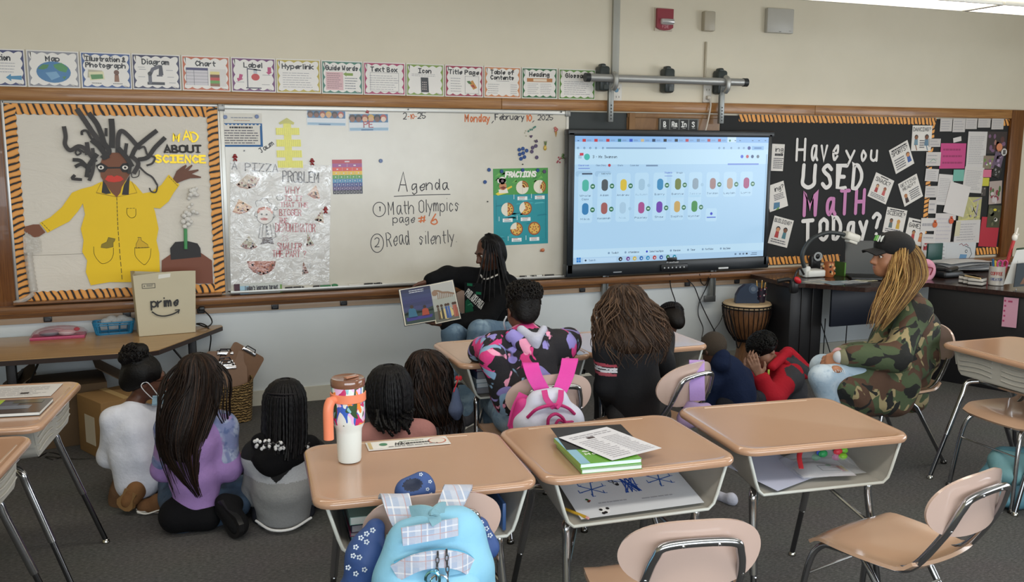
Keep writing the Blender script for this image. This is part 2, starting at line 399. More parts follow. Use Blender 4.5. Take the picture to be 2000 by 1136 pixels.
def px_prism(pts,d,t,col,mb=None):
    """flat cut-out on the wall plane at distance d, outline measured in the photo"""
    q=[A(x,y,-d) for x,y in pts];mb=mb or MB(col);mb.prism([(a[0],a[2]) for a in q],t,wallM(0,0,d),col);return mb
def px_strip(pts,d,wd,col,mb,t=.0015,ends=True):
    q=[np.array((P[0],P[2])) for P in (A(x,y,-d) for x,y in pts)];mb=mb or MB(col);i=0
    for r in ribbon(q,wd,ends):i+=1;mb.prism([tuple(x) for x in r],t,wallM(0,0,d+.00013*(i % 7)),col)
    return mb
def tiger(rot):
    m,nt,b=nodes('tiger_print');tc=N(nt,'TexCoord');mp=N(nt,'Mapping');mp.inputs['Rotation'].default_value=(0,rot,0)
    nt.links.new(tc.outputs['Object'],mp.inputs[0]);wv=N(nt,'TexWave');wv.bands_direction='X'
    for k,v in (('Scale',8.5),('Distortion',3.2),('Detail',2),('Detail Scale',1.1)):wv.inputs[k].default_value=v
    nt.links.new(mp.outputs[0],wv.inputs[0]);r=ramp(nt,wv.outputs['Fac'],[(0,'17110c'),(.2,'1c140d'),(.25,'d98a35'),(.8,'eba655')])
    nt.links.new(r.outputs[0],b.inputs['Base Color']);b.inputs['Roughness'].default_value=.55;return m
TIGH,TIGV=tiger(.35),tiger(PI/2+.35)
def tiger_strip(x0,z0,x1,z1,d,par,wd,side):
    """scalloped border strip; side: which way the wavy edge faces (+1 up/right)"""
    hor=abs(x1-x0)>abs(z1-z0);L=abs(x1-x0) if hor else abs(z1-z0);n=max(6,int(L/.052));out=[]
    for i in range(n*6+1):
        out.append((L*i/(n*6),wd+.008*abs(math.sin(PI*i/6))-.004))
    out+=[(L,0),(0,0)]
    if hor:pts=[(min(x0,x1)+a,z0+side*b) for a,b in out]
    else:pts=[(x0+side*b,min(z0,z1)+a) for a,b in out]
    return MB().prism(pts,.002,wallM(0,0,d)).build('border_strip',TIGH if hor else TIGV,par,sharp=None)

k1,k2,k3,k4,k5,k6,k7,k8=crop(0,60,4.369),crop(0,300,3.551),crop(400,60,4.369),crop(420,290,3.665),crop(700,90,4.167),crop(700,300,4.369),crop(1100,0,4.207),crop(1100,250,3.917)
r1,r2,r5=crop(1430,200,3.509),crop(1500,420,3.786),crop(1800,380,3.55)
# ------------------------------------------------------------ left bulletin board
bx0,bx1,bz0,bz1=-.885,.335,.776,1.985
bb=thing('bulletin_board','bulletin board covered in white paper with a paper scientist, left of the whiteboard','bulletin board',((bx0+bx1)/2,0,bz0))
def paper_mat():
    m,nt,b=nodes('backing_paper');b.inputs['Base Color'].default_value=lin('ddd7cd');b.inputs['Roughness'].default_value=.7
    bump(nt,b,noise(nt,5,5,.6,(1,1,2.5),.8).outputs[0],.35,.02);return m
m=MB();m.box(((bx0+bx1)/2,-.006,(bz0+bz1)/2),(bx1-bx0,.012,bz1-bz0));m.build('backing_paper',paper_mat(),bb)
m=MB('c9c9c7')
for c,d in ((((bx0+bx1)/2,-.008,bz1-.006),(bx1-bx0,.016,.014)),((bx0,-.008,(bz0+bz1)/2),(.016,.016,bz1-bz0)),((bx1,-.01,(bz0+bz1)/2),(.022,.02,bz1-bz0))):m.box(c,d,bev=.002)
m.build('metal_frame',DULLMETAL(),bb)
m=MB('9e978c');a,b_=A(*k2(150,708),-.0125),A(*k2(575,706),-.0125);m.box(((a[0]+b_[0])/2,-.0125,a[2]),(b_[0]-a[0],.001,.003));m.build('paper_seam',PAPER(),bb)
tb=thing('bulletin_border','orange and black tiger striped paper border around the white bulletin board','border',((bx0+bx1)/2,-.014,bz0))
tiger_strip(bx0+.01,bz1-.014,bx1-.012,bz1-.014,.014,tb,.062,-1);tiger_strip(bx0+.01,bz0+.005,bx1-.012,bz0+.005,.014,tb,.06,1)
tiger_strip(bx0+.008,bz0,bx0+.008,bz1-.02,.0165,tb,.06,1);tiger_strip(bx1-.012,bz0,bx1-.012,bz1-.02,.0165,tb,.062,-1)
fg=thing('paper_figure','paper figure in a yellow coat with black strip hair and red lips, arms spread','paper figure',A(215,550,-.02))
coat=[(640,225),(560,245),(500,270),(430,370),(350,440),(275,480),(330,548),(400,510),(480,470),(540,400),(575,345),(590,420),(560,520),(580,600),(570,680),(605,740),(595,820),(630,912),(760,890),(905,890),(1110,890),(1108,790),(1105,690),(1085,600),(1100,520),(1075,400),(1065,375),(1110,380),(1170,330),(1205,270),(1245,215),(1170,145),(1120,215),(1050,265),(990,275),(940,215),(900,185),(700,195)]
c=px_prism([k2(*q) for q in coat],.019,.002,'f0c90c')
for pts,wd in (([(700,205),(668,270),(810,300),(950,270),(915,195)],.004),):px_strip([k2(*q) for q in pts],.0211,wd,'b18d0a',c,.0004)
def dashes(pts,d,wd,col,mb,on=.5,step=.03):
    q=[A(x,y,-d) for x,y in spline([np.array(p) for p in pts],8)] if len(pts)>2 else [A(x,y,-d) for x,y in pts]
    for i in range(len(q)-1):
        L=np.linalg.norm(q[i+1]-q[i]);n=max(1,int(L/step))
        for k in range(n):
            a=q[i]+(q[i+1]-q[i])*(k/n);b=q[i]+(q[i+1]-q[i])*((k+on)/n)
            for r in ribbon([(a[0],a[2]),(b[0],b[2])],wd):mb.prism([tuple(x) for x in r],.0004,wallM(0,0,d),col)
K2=lambda *p:[k2(*q) for q in p]
dashes(K2((810,305),(820,540),(848,885)),.0211,.004,'4a3c10',c,.65,.04)
for pk in (((650,645),(655,700),(690,750),(720,762),(765,740),(785,700),(787,650)),((935,650),(940,710),(985,760),(1010,765),(1040,720),(1048,655)),((880,378),(882,420),(910,445),(940,430),(942,380))):
    dashes(K2(*pk),.0211,.003,'5a4a10',c,.6,.016)
for ln in (((880,380),(942,378)),((935,652),(1045,648)),((290,478),(350,540)),((1172,160),(1238,228))):dashes(K2(*ln),.0211,.003,'5a4a10',c,.6,.016)
for fl,colr in ((((700,650),(705,628),(740,612),(752,580),(800,590),(795,605),(785,615),(785,645),(740,655)),'8f7d1c'),(((942,655),(945,625),(962,590),(955,580),(978,580),(980,600),(1025,630),(1028,650)),'d9b01a')):
    px_prism([k2(*q) for q in fl],.0211,.0004,colr,c);px_strip([k2(*q) for q in fl+(fl[0],)],.0216,.002,'4a4010',c,.0003)
c.build('coat',PAPER(),fg,sharp=None)
px_prism(K2((700,160),(690,80),(715,20),(740,-5),(860,-10),(905,50),(908,130),(870,190),(845,230),(835,270),(810,302),(775,270),(735,215)),.0225,.002,'7c4a30').build('face',PAPER(),fg,sharp=None)
px_prism(K2((728,178),(745,152),(775,150),(790,160),(810,150),(840,158),(858,178),(835,192),(790,198),(750,193)),.025,.0015,'d43a2c').build('lips',PAPER(),fg,sharp=None)
m=px_prism(K2((665,80),(700,62),(735,80),(750,92),(830,92),(850,68),(895,62),(912,95),(890,130),(850,128),(832,102),(745,104),(725,128),(690,128)),.025,.0018,'1d1b1c')
for x,y in ((700,95),(868,96)):
    P=A(*k2(x,y),-.027);m.prism([(P[0]+.017*math.cos(t*PI/8),P[2]+.013*math.sin(t*PI/8)) for t in range(16)],.0006,wallM(0,0,.027),'e8e2da');m.prism([(P[0]+.007*math.cos(t*PI/8),P[2]+.007*math.sin(t*PI/8)) for t in range(16)],.0006,wallM(0,0,.0277),'14110f')
m.build('goggles',PAPER(),fg,sharp=None)
px_prism(K2((165,530),(175,505),(230,490),(272,490),(315,545),(270,575),(235,580),(205,555),(195,560)),.0225,.002,'7c4a30').build('hand',PAPER(),fg,sharp=None)
px_prism(K2((1200,175),(1225,120),(1260,92),(1290,75),(1295,85),(1280,110),(1330,75),(1336,83),(1305,120),(1375,108),(1378,118),(1330,140),(1395,160),(1393,168),(1320,170),(1275,185),(1228,205)),.0225,.002,'6e4330').build('hand',PAPER(),fg,sharp=None)
hb=MB('33302f');K1=lambda *p:[k1(*q) for q in p]
for i,(pts,wd) in enumerate(((((655,665),(740,790),(800,880),(880,980)),.030),(((755,700),(830,800),(880,930),(900,1010)),.030),(((950,750),(958,860),(955,1000)),.033),(((545,815),(560,900),(555,970),(600,1020),(670,985),(730,1010),(745,1060)),.024),(((1340,850),(1250,920),(1160,1000),(1120,1080)),.026),(((1410,910),(1320,1000),(1260,1080),(1180,1100)),.026),(((1005,1040),(1010,900),(1040,855),(1100,900),(1170,980)),.026),(((700,890),(700,860),(740,855),(790,930),(870,960)),.014),(((905,830),(905,900)),.016),(((790,1000),(800,1100),(790,1200),(760,1280)),.02),(((1080,960),(1070,1060),(1110,1130),(1100,1220)),.02),(((660,1010),(690,1040),(660,1060),(645,1035),(670,1010),(720,1040)),.010),(((1180,1010),(1230,990),(1260,1060),(1320,1080),(1300,1130),(1250,1150)),.012),(((620,1100),(690,1110),(760,1180)),.022),(((640,1160),(700,1140),(780,1200)),.02),(((740,950),(760,1040),(820,1120)),.024),(((890,960),(930,1030),(870,1090)),.03),(((1010,1000),(1080,1080),(1130,1160)),.028),(((1170,1140),(1240,1210),(1300,1250),(1345,1320)),.011),(((1345,1320),(1330,1375),(1290,1370),(1275,1340)),.008),(((780,930),(850,990),(920,1090)),.03),(((1190,1190),(1180,1240),(1130,1250),(1120,1210)),.006),(((640,1230),(620,1260),(700,1270)),.018),(((830,1050),(760,1150),(740,1250)),.026),(((1110,1060),(1180,1130),(1140,1220)),.026))):
    px_strip([tuple(q) for q in spline([np.array(k1(*p)) for p in pts],5)],.0285+.0012*(i % 6),wd,'2e2b2b' if i % 3 else '3a3636',hb,.0015,False)
for q in (((715,180),(770,275),(735,280),(705,270)),((900,150),(893,285),(845,285),(860,215))):px_prism(K2(*q),.0212,.001,'2c2a2b',hb)
hb.build('hair',PAPER(),fg,sharp=None)
# lettering
def wall_text(txt,p0,p1,h_px,col,wd,d,t=.0008,slant=0,asp=.62,mb=None,jit=0,adv=0):
    a,b=A(*p0,-d),A(*p1,-d);st,W=text_strokes(txt,1.0,asp,slant,jit,adv)
    L=math.hypot(b[0]-a[0],b[2]-a[2]);ang=math.atan2(b[2]-a[2],b[0]-a[0]);H=h_px*(CAMD(a)/FPX);kx=L/W
    M=wallM(a[0],a[2],d,ang);mb=mb or MB(col);i=0
    for p in st:
        for r in ribbon([np.array((q[0]*kx,q[1]*H)) for q in p],wd):i+=1;mb.prism([tuple(x) for x in r],t,M,col,z0=.00015*(i % 11))
    return mb
def letters(txt,p0,p1,h,col,wd,d,t,parent,mat,adv):
    _,W=text_strokes(txt,1.0,adv=adv);p0,p1=np.array(p0),np.array(p1)
    for i,ch in enumerate(txt):
        x0=text_strokes(txt[:i],1.0,adv=adv)[1]+(adv/6 if i else 0);x1=text_strokes(txt[:i+1],1.0,adv=adv)[1]
        wall_text(ch,tuple(p0+(p1-p0)*x0/W),tuple(p0+(p1-p0)*x1/W),h,col,wd,d,t).build('letter',mat,parent,sharp=None)
CAMD=lambda P:(np.asarray(P)-CAM)@FW
ps=thing('science_lettering','gold and black cut-out letters reading mad about science','lettering',A(340,310,-.016))
GOLD=finish(.3,metal=.5,var=.35,vs=40)
m=wall_text('M',k1(1480,938),k1(1545,945),14,'c2a312',.011,.016,.002);wall_text('A',k1(1565,930),k1(1640,930),17,'c2a312',.010,.016,.002,mb=m);wall_text('D',k1(1640,945),k1(1710,935),17,'c2a312',.011,.016,.002,mb=m);m.build('gold_word',GOLD,ps,sharp=None)
m=wall_text('ABOUT',k1(1405,1036),k1(1730,1036),13,'221d1c',.012,.016,.002)
for x in (1418,1462,1690):px_strip([k1(x-16,1037),k1(x+16,1037)],.0162,.006,'221d1c',m)
m.build('black_word',PAPER(),ps,sharp=None)
letters('SCIENCE',k1(1332,1120),k1(1765,1125),13,'c2a312',.013,.016,.002,ps,GOLD,.3)
vo=thing('paper_volcano','brown paper volcano with black mouth, green tube and cotton smoke','paper volcano',A(365,550,-.02))
px_prism(K2((1122,740),(1200,685),(1390,685),(1470,740),(1478,900),(1120,900)),.019,.002,'7b4632').build('cone',PAPER(),vo,sharp=None)
px_prism(K2((1185,735),(1180,655),(1215,612),(1300,605),(1370,622),(1390,655),(1395,715),(1290,725)),.0215,.002,'232022').build('mouth',PAPER(),vo,sharp=None)
m=MB('4f9a63');m.tube([A(*k2(1288,660),-.03),A(*k2(1286,520),-.03)],.011,10);m.build('tube',PLAS(),vo)
m=MB('e8e5e0')
for x,y,r in ((1280,505,.016),(1305,490,.017),(1270,470,.018),(1300,455,.02),(1325,470,.014),(1275,430,.017),(1310,420,.018),(1290,405,.015),(1340,400,.016),(1365,410,.014),(1310,370,.012),(1330,350,.011),(1310,310,.013),(1320,285,.017),(1345,275,.02),(1365,285,.015),(1345,250,.018),(1325,255,.016),(1360,240,.012)):
    P=A(*k2(x,y),-.032);m.ball(P+V3(0,random.uniform(-.006,.006),0),(r,r*.8,r*.9),10)
m.build('cotton_smoke',finish(.95,var=.08,vs=60,bmp=.8,bs=120),vo)
# hanging clear plastic tube with cup
m=MB('d8d5d0');p=[A(x,y,-.035) for x,y in ((55,492),(58,520),(62,545),(66,570))]
px_prism(K2((160,570),(190,545),(205,570),(285,590),(290,680),(165,690)),.026,.006,'ddd9d2',m);m.tube(spline(p,6),[.022,.026]*9+[.02],10);m.tube(spline([A(x,y,-.05) for x,y in ((66,572),(50,584),(28,592))],6),.014,8);tag(m.build('plastic_wrap',finish(.12,var=.1,alpha=.42,bmp=.8,bs=25)),'clear crinkled plastic hanging from the paper figure\'s lowered hand','plastic wrap')

# ------------------------------------------------------------ title cards on the rail
def scallop(w,h,n,m_,amp,ins):
    o=[]
    def edge(x0,y0,x1,y1,k):
        L=math.hypot(x1-x0,y1-y0);nx,ny=-(y1-y0)/L,(x1-x0)/L
        for i in range(k*6):
            t=i/(k*6);a=amp*abs(math.sin(PI*t*k));o.append((x0+(x1-x0)*t+nx*(ins+amp-a),y0+(y1-y0)*t+ny*(ins+amp-a)))
    e=ins+amp
    edge(0+e*.0,0,w,0,n);edge(w,0,w,h,m_);edge(w,h,0,h,n);edge(0,h,0,0,m_)
    return [(min(max(x,ins),w-ins),min(max(y,ins),h-ins)) for x,y in o]
CARDS=[(-30,52,'Caption','2b3268'),(55.5,157,'Map','8b8b93'),(160,258,'Illustration &|Photograph','35548f'),(260,354,'Diagram','2c2b52'),(357,450,'Chart','c0643e'),(453,539,'Label','6d2f6b'),(541,627,'Hyperlink','b9a63c'),(629,709,'Guide Words','3d7a68'),(711,792,'Text Box','a92c5e'),(794,867,'Icon','7f9a3e'),(870,944,'Title Page','9c2444'),(946,1017,'Table of|Contents','cc8555'),(1020,1089,'Heading','2f6b42'),(1092,1163,'Glossary','5d8a3c')]
LAMIN=finish(.3,var=.02,vs=8,bmp=.1,bs=6,coat=.12)
cx0=A(55.5,169,-.02)[0];pitch=.2853
for i,(xa,xb,ti,colr) in enumerate(CARDS):
    X0,X1=A(xa,170,-.02)[0],A(xb,170,-.02)[0]
    if i==0:X0=X1-.28
    s=Sheet(wallM(X0,zt1+.002,.012+.002*(i % 2),random.uniform(-.006,.006)),X1-X0,.214,.0015,'e6e2dc')
    s.poly([(.02,.03),(.98,.03),(.98,.97),(.02,.97)],colr,1);s.poly(scallop(s.w,s.h,5,4,.012,.012),'e9e5e0',2,True)
    tl=ti.split('|');y=.72
    if i==0:s.text('tion',.74,.70,.14,'2a2a2e',.0075,fit=.24,align='r')
    else:
        for t in tl:s.text(t,.5,y if len(tl)==1 else y+.04,.13 if len(tl)==1 else .12,'2a2a2e',.0072,fit=min(.8,.075*len(t)+.05),align='c');y-=.17
    if i==0:s.lines(.5,.35,.85,.66,4,'b5b3b8',.16,3);s.poly([(.62,.24),(.72,.34),(.72,.28),(.92,.30),(.92,.18),(.72,.2),(.72,.14)],'3b86b0',3);s.disc(.46,.5,.09,'a8a8aa',3)
    if i==1:
        s.disc(.5,.42,.29,'3473a8',3,.29);s.m.c=s.m.c;s.k=0
        c0=[(.5+.33*math.cos(a*PI/12),.42+.29*math.sin(a*PI/12)) for a in range(24)];s.poly(c0,'2f72a6',4)
        s.poly([(.2,.5),(.3,.62),(.42,.62),(.38,.52),(.3,.48)],'3c7d43',5);s.poly([(.5,.62),(.66,.68),(.78,.55),(.74,.42),(.6,.46),(.52,.55)],'3f8a4a',5);s.poly([(.34,.4),(.55,.44),(.62,.3),(.45,.2)],'6e9fc4',5);s.poly([(.66,.3),(.74,.32),(.7,.22)],'3c7d43',5)
    if i==2:
        s.poly([(.12,.3),(.4,.27),(.42,.5),(.14,.52)],'b7b09a',3);s.poly([(.17,.22),(.46,.26),(.44,.48),(.15,.45)],'ddd8b0',4);s.poly([(.2,.25),(.43,.28),(.42,.4),(.18,.38)],'4d8a4a',5)
        s.disc(.7,.46,.07,'6a4028',4);s.poly([(.65,.2),(.75,.2),(.74,.4),(.66,.4)],'8b5a3a',4);s.lines(.2,.12,.42,.18,1,'777777',.2,3);s.lines(.62,.12,.85,.18,1,'777777',.2,3)
    if i==3:
        s.rect(.3,.14,.66,.22,'2c2c33',3);s.stroke([(.36,.2),(.36,.42),(.42,.58),(.56,.66)],.02,'5a5a66',4);s.poly([(.54,.42),(.64,.42),(.62,.7),(.56,.7)],'3c3c46',5);s.disc(.36,.45,.06,'23232a',5);s.rect(.5,.38,.62,.42,'55555f',4)
        for a,b in ((.12,.35),(.7,.55),(.72,.36),(.75,.2),(.12,.62),(.14,.56)):s.rect(a,b,a+.14,b+.015,'9a9aa0',3)
    if i==4:
        s.rect(.08,.16,.54,.66,'cfcad0',3);s.rect(.08,.59,.54,.66,'3a3566',4)
        for k in range(4):s.rect(.08,.24+.09*k,.54,.25+.09*k,'8c8a94',4);
        for x in (.08,.24,.53):s.rect(x,.16,x+.01,.6,'8c8a94',4)
        s.rect(.58,.14,.92,.64,'d9d4d0',3)
        for k,cc in enumerate(('8a5a30','5f9a3c','c23a34','6b3a22','e3d48a')):s.rect(.58,.14+.085*k,.78,.225+.085*k,cc,4)
    if i==5:
        s.stroke([(.36,.68),(.36,.12)],.006,'3a3550',3);s.stroke([(.36,.68),(.66,.64)],.007,'3a3550',3);s.stroke([(.33,.12),(.66,.12)],.007,'3a3550',3);s.disc(.54,.44,.12,'c32f2e',4,.1);s.rect(.5,.52,.58,.68,'b9bfc8',3)
        s.poly([(.14,.3),(.12,.4),(.16,.4),(.18,.52),(.26,.5),(.23,.39),(.27,.38)],'b5306f',3);s.poly([(.84,.52),(.78,.6),(.82,.6),(.82,.74),(.9,.74),(.9,.6),(.93,.6)],'b5306f',3)
        for a,b in ((.7,.5),(.68,.22),(.1,.28)):s.rect(a,b,a+.18,b+.012,'777780',3)
    if i in (6,8,13):s.lines(.14,.14,.86,.62,7,'a09da2',.12,3)
    if i==8:
        for q in ([(.16,.12),(.84,.12)],[(.16,.68),(.84,.68)],[(.16,.12),(.16,.68)],[(.84,.12),(.84,.68)]):s.stroke(q,.002,'77737a',3)
    if i==7:s.rect(.1,.12,.52,.66,'d9b0b4',3);s.lines(.13,.15,.5,.64,8,'97777c',.16,4);s.lines(.56,.14,.9,.52,5,'8a8a90',.18,3);s.poly([(.52,.61),(.6,.67),(.6,.64),(.76,.64),(.76,.56),(.6,.56),(.6,.53)],'7e9a35',3)
    if i==9:s.lines(.14,.6,.86,.7,2,'9a989c',.14,3);s.poly([(.39,.12),(.6,.12),(.58,.58),(.38,.58)],'26262b',3);[s.rect(.42+.045*a,.2+.07*b,.445+.045*a,.235+.07*b,'b9a9a4',4) for a in range(3) for b in range(4)]
    if i==10:
        s.lines(.14,.14,.46,.62,6,'a09da2',.12,3)
        for q in ([(.52,.12),(.88,.12)],[(.52,.66),(.88,.66)],[(.52,.12),(.52,.66)],[(.88,.12),(.88,.66)]):s.stroke(q,.002,'77737a',3)
        s.poly([(.62,.46),(.72,.54),(.84,.3),(.74,.24)],'c58a3a',3);s.poly([(.56,.5),(.64,.52),(.7,.42),(.62,.42)],'3d6b33',4);s.poly([(.66,.36),(.74,.4),(.8,.28)],'a8302a',4)
    if i==11:s.lines(.1,.12,.42,.46,5,'a09da2',.12,3);s.lines(.72,.12,.9,.46,5,'a09da2',.12,3,0);s.stroke([(.32,.54),(.68,.54)],.002,'55525a',3)
    if i==12:s.rect(.14,.54,.86,.66,'b97a45',3);s.rect(.32,.56,.7,.64,'ead9c4',4);s.lines(.16,.14,.48,.5,6,'a09da2',.12,3);s.lines(.52,.14,.84,.5,6,'a09da2',.12,3)
    o=s.build('title_card',LAMIN)
    nm={0:'with a blue arrow, cut by the photo\'s left edge'}.get(i,'titled '+ti.replace('|',' '))
    tag(o,'laminated wall card %s%s' % (nm,', on the rail' if i else ''),'card','title cards along the top rail')
# ------------------------------------------------------------ whiteboard
wx0,wx1=.352,2.742
wb=thing('whiteboard','long whiteboard with the handwritten agenda, between the bulletin board and the screen','whiteboard',((wx0+wx1)/2,0,zb1))
def wbm():
    m,nt,b=nodes('whiteboard_enamel');n=noise(nt,2.5,4,.6);r=ramp(nt,n.outputs[0],[(.3,'cdc8bc'),(.7,'d8d4c9')]);nt.links.new(r.outputs[0],b.inputs['Base Color'])
    b.inputs['Roughness'].default_value=.24;b.inputs['Coat Weight'].default_value=.35;b.inputs['Coat Roughness'].default_value=.16;return m
m=MB();m.box(((wx0+wx1)/2,-.008,1.38),(wx1-wx0,.016,1.205));m.build('panel',wbm(),wb)
m=MB('c7c7c3')
for c,d in ((((wx0+wx1)/2,-.012,1.972),(wx1-wx0+.03,.024,.03)),((wx0-.004,-.012,1.38),(.026,.024,1.2)),((wx1+.002,-.012,1.38),(.022,.024,1.2)),(((wx0+wx1)/2,-.012,.784),(wx1-wx0+.03,.024,.02))):m.box(c,d,bev=.003)
for x in (wx0-.004,wx1+.002):m.box((x,-.014,1.968),(.04,.03,.045),col='8d8d8b',bev=.003)
m.build('frame',DULLMETAL(),wb)
m=MB('b9b8b4');m.box(((wx0+wx1)/2,-.055,.784),(wx1-wx0,.07,.008),bev=.002);m.box(((wx0+wx1)/2,-.09,.79),(wx1-wx0,.006,.018),bev=.002);m.build('tray',DULLMETAL(),wb)
D=.0165;BLK,ORG='35333a','d2703a'
INK=finish(.5,var=.05)
def hand(txt,p0,p1,h,col=BLK,wd=.0062,**k):return wall_text(txt,p0,p1,h,col,wd,D,.0004,**k)
def writing(name,items,label=None):
    mb=MB(BLK)
    for it in items:
        if it[0]=='s':px_strip([tuple(q) for q in spline([np.array(p) for p in it[1]],6)],D,it[3] if len(it)>3 else .005,it[2],mb,.0004)
        else:wall_text(it[0],it[1],it[2],it[3],it[4],it[5] if len(it)>5 else .0052,D,.0004,mb=mb,jit=.25)
    o=mb.build(name,INK,wb,sharp=None)
    if label:o['label']=label
circ=lambda cx,cy,rx,ry:[(cx+rx*math.cos(t*PI/6-1.2),cy+ry*math.sin(t*PI/6-1.2)) for t in range(14)]
writing('handwriting',[('A',k6(342,325),k6(442,327),37,BLK,.0065),('genda',k6(448,318),k6(775,302),20,BLK,.0065),('s',[k6(305,364),k6(540,352),k6(783,347)],BLK)],'the word Agenda, underlined')
writing('handwriting',[('s',circ(*k6(178,475),12.2,14),BLK),('1',k6(176,490),k6(196,490),9,BLK),('Math',k6(258,520),k6(485,508),25,BLK),('Olympics',k6(520,498),k6(868,486),24,BLK),('page',k6(295,592),k6(490,585),15,BLK),('#',k6(520,600),k6(590,590),17,ORG,.009),('6',k6(620,602),k6(690,600),20,ORG,.009)])
writing('handwriting',[('s',circ(*k6(160,763),12.5,18),BLK),('2',k6(140,798),k6(190,796),18,BLK),('Read',k6(245,790),k6(445,768),27,BLK),('silently.',k6(515,775),k6(850,752),24,BLK)])
writing('handwriting',[('2',k5(365,595),k5(400,596),12,BLK),('-10-',k5(400,592),k5(482,592),9,ORG),('25',k5(482,588),k5(555,590),11,BLK)],'short date')
writing('handwriting',[('Monday',k5(868,612),k5(1075,618),14,ORG,.008),(',',k5(1080,620),k5(1110,620),12,BLK),('February',k5(1113,598),k5(1355,600),11,BLK,.006),('10',k5(1365,610),k5(1415,612),12,ORG,.008),(',',k5(1412,612),k5(1440,612),9,BLK),('2025',k5(1460,602),k5(1590,602),10,BLK)],'long date')
writing('handwriting',[('Jaum',k3(478,1045),k3(598,962),9,BLK,.005)])
MG=lambda:finish(.3,var=.03,coat=.4)
def magnet(px,py,colr,label,group,r=.0135,d=D):
    P=A(px,py,-d);m=MB(colr);m.lathe([(r*.92,0),(r,.003),(r,.006),(r*.85,.0085),(r*.45,.0085),(r*.4,.007)],P+V3(0,0,0),16,axis=(0,-1,0))
    return tag(m.build('round_magnet',MG()),label,'magnet',group)
BL,PU='1f4a8c','57496b'
for x,y,lb in ((439.8,228.3,'left blue magnet holding up the blue bordered statement sheet'),(501.5,227.5,'right blue magnet holding up the blue bordered statement sheet')):magnet(x,y,BL,lb,'blue round magnets',.0125,.0185)
for x,y,lb in ((743.5,314,'lone blue round magnet right of the rainbow chart'),(*k5(1062,1006),'blue round magnet left of the teal poster, upper of two'),(*k5(1029,1105),'blue round magnet left of the teal poster, lower of two')):magnet(x,y,BL,lb,'blue round magnets')
for (x,y),lb in zip(((1308,843),(1338,834),(1368,850),(1340,870),(1312,880),(1350,902),(1322,916)),('leftmost of the top row','topmost','rightmost','in the middle','left, below the top row','lower right','lowest')):magnet(*k5(x,y),BL,'blue round magnet in the cluster above the teal poster, '+lb,'blue round magnets')
for (x,y),lb in zip(((1443,812),(1416,826),(1410,858),(1450,905)),('upper right of the chain','middle of the chain','lowest of the chain','alone below the others')):magnet(*k5(x,y),PU,'purple round magnet right of the blue cluster, '+lb,'purple round magnets')
for (x,y),cc,lb in zip(((1165,1018),(1336,1008),(1458,1010),(1512,1020)),(BL,BL,BL,PU),('blue magnet at the top left of the teal poster','blue magnet at the top middle of the teal poster','blue magnet right of the teal poster\'s title','purple magnet at the top right of the teal poster')):magnet(*k5(x,y),cc,lb,'poster magnets',d=.019)
for i,(x,y) in enumerate(((k5(405,515)),k5(1650,536),k5(1336,961),k6(1101,408),k3(150,637),k3(337,1023))):magnet(x,y,'1c1b1e','tiny black magnet '+('above the short date','at the top right frame corner','below the blue magnet cluster','left of the teal poster','at the top left frame corner','above the pizza poster')[i],'tiny black magnets',.005,D if i not in (0,1,4) else .0245)
def shaped(name,label,cat,fn):m=MB();fn(m);return tag(m.build(name,MG()),label,cat)
def ball_px(m,q,r,colr,d=.022,s=1):P=A(*q,-d);m.ball(P,(r,r*.5,r*s),10,col=colr)
def f(m):
    for q in ((1603,668),(1614,678),(1606,690)):ball_px(m,k5(*q),.011,'b5615a')
    a,b=A(*k5(1608,695),-.021),A(*k5(1608,740),-.021);m.tube([a,b],[.010,.001],8,col='c99a58')
shaped('ice_cream_magnet','small ice cream cone magnet at the upper right of the whiteboard','magnet',f)
def f(m):ball_px(m,k5(1520,828),.0125,'c9a83c',s=1.5);[m.tube([A(*k5(1523,805),-.022),A(*k5(1523+dx,770),-.022)],[.006,.001],6,col='5f7440') for dx in (-12,0,11)]
shaped('pineapple_magnet','small yellow pineapple magnet right of the magnet cluster','magnet',f)
def f(m):
    for x,y in ((1630,905),(1638,920),(1625,935),(1640,945),(1650,910),(1618,945)):ball_px(m,k5(x,y),.0065,'a8394c')
    for x,y in ((1665,885),(1680,910),(1685,930),(1660,905)):ball_px(m,k5(x,y),.010,'5c7a44')
shaped('berry_sprig_magnet','red berry and green leaf magnet on the whiteboard\'s right edge','magnet',f)
def f(m):
    for x,y in ((1385,692),(1400,680),(1415,678),(1428,664),(1440,656)):ball_px(m,k5(x,y),.007,'3d8070')
    for x,y in ((1362,690),(1355,706),(1366,731)):ball_px(m,k5(x,y),.004,'9a9a72')
shaped('leaf_magnet','small green leafy sprig magnet at the top of the magnet cluster','magnet',f)
def f(m):
    for q in ((1400,732),(1412,730),(1406,740)):ball_px(m,k5(*q),.006,'4a2c55')
shaped('grape_magnet','small purple grape magnet, upper of two below the green sprig','magnet',f)
def f(m):
    for q in ((1438,770),(1452,766),(1446,780),(1456,776)):ball_px(m,k5(*q),.006,'3f2450')
shaped('grape_magnet','small purple grape magnet, lower of two below the green sprig','magnet',f)
def f(m):ball_px(m,k6(1575,822),.014,'b9673c');ball_px(m,k6(1557,828),.007,'a5552f');ball_px(m,k6(1562,815),.006,'c9774a')
shaped('orange_magnet','small orange turtle shaped magnet below the teal poster','magnet',f)
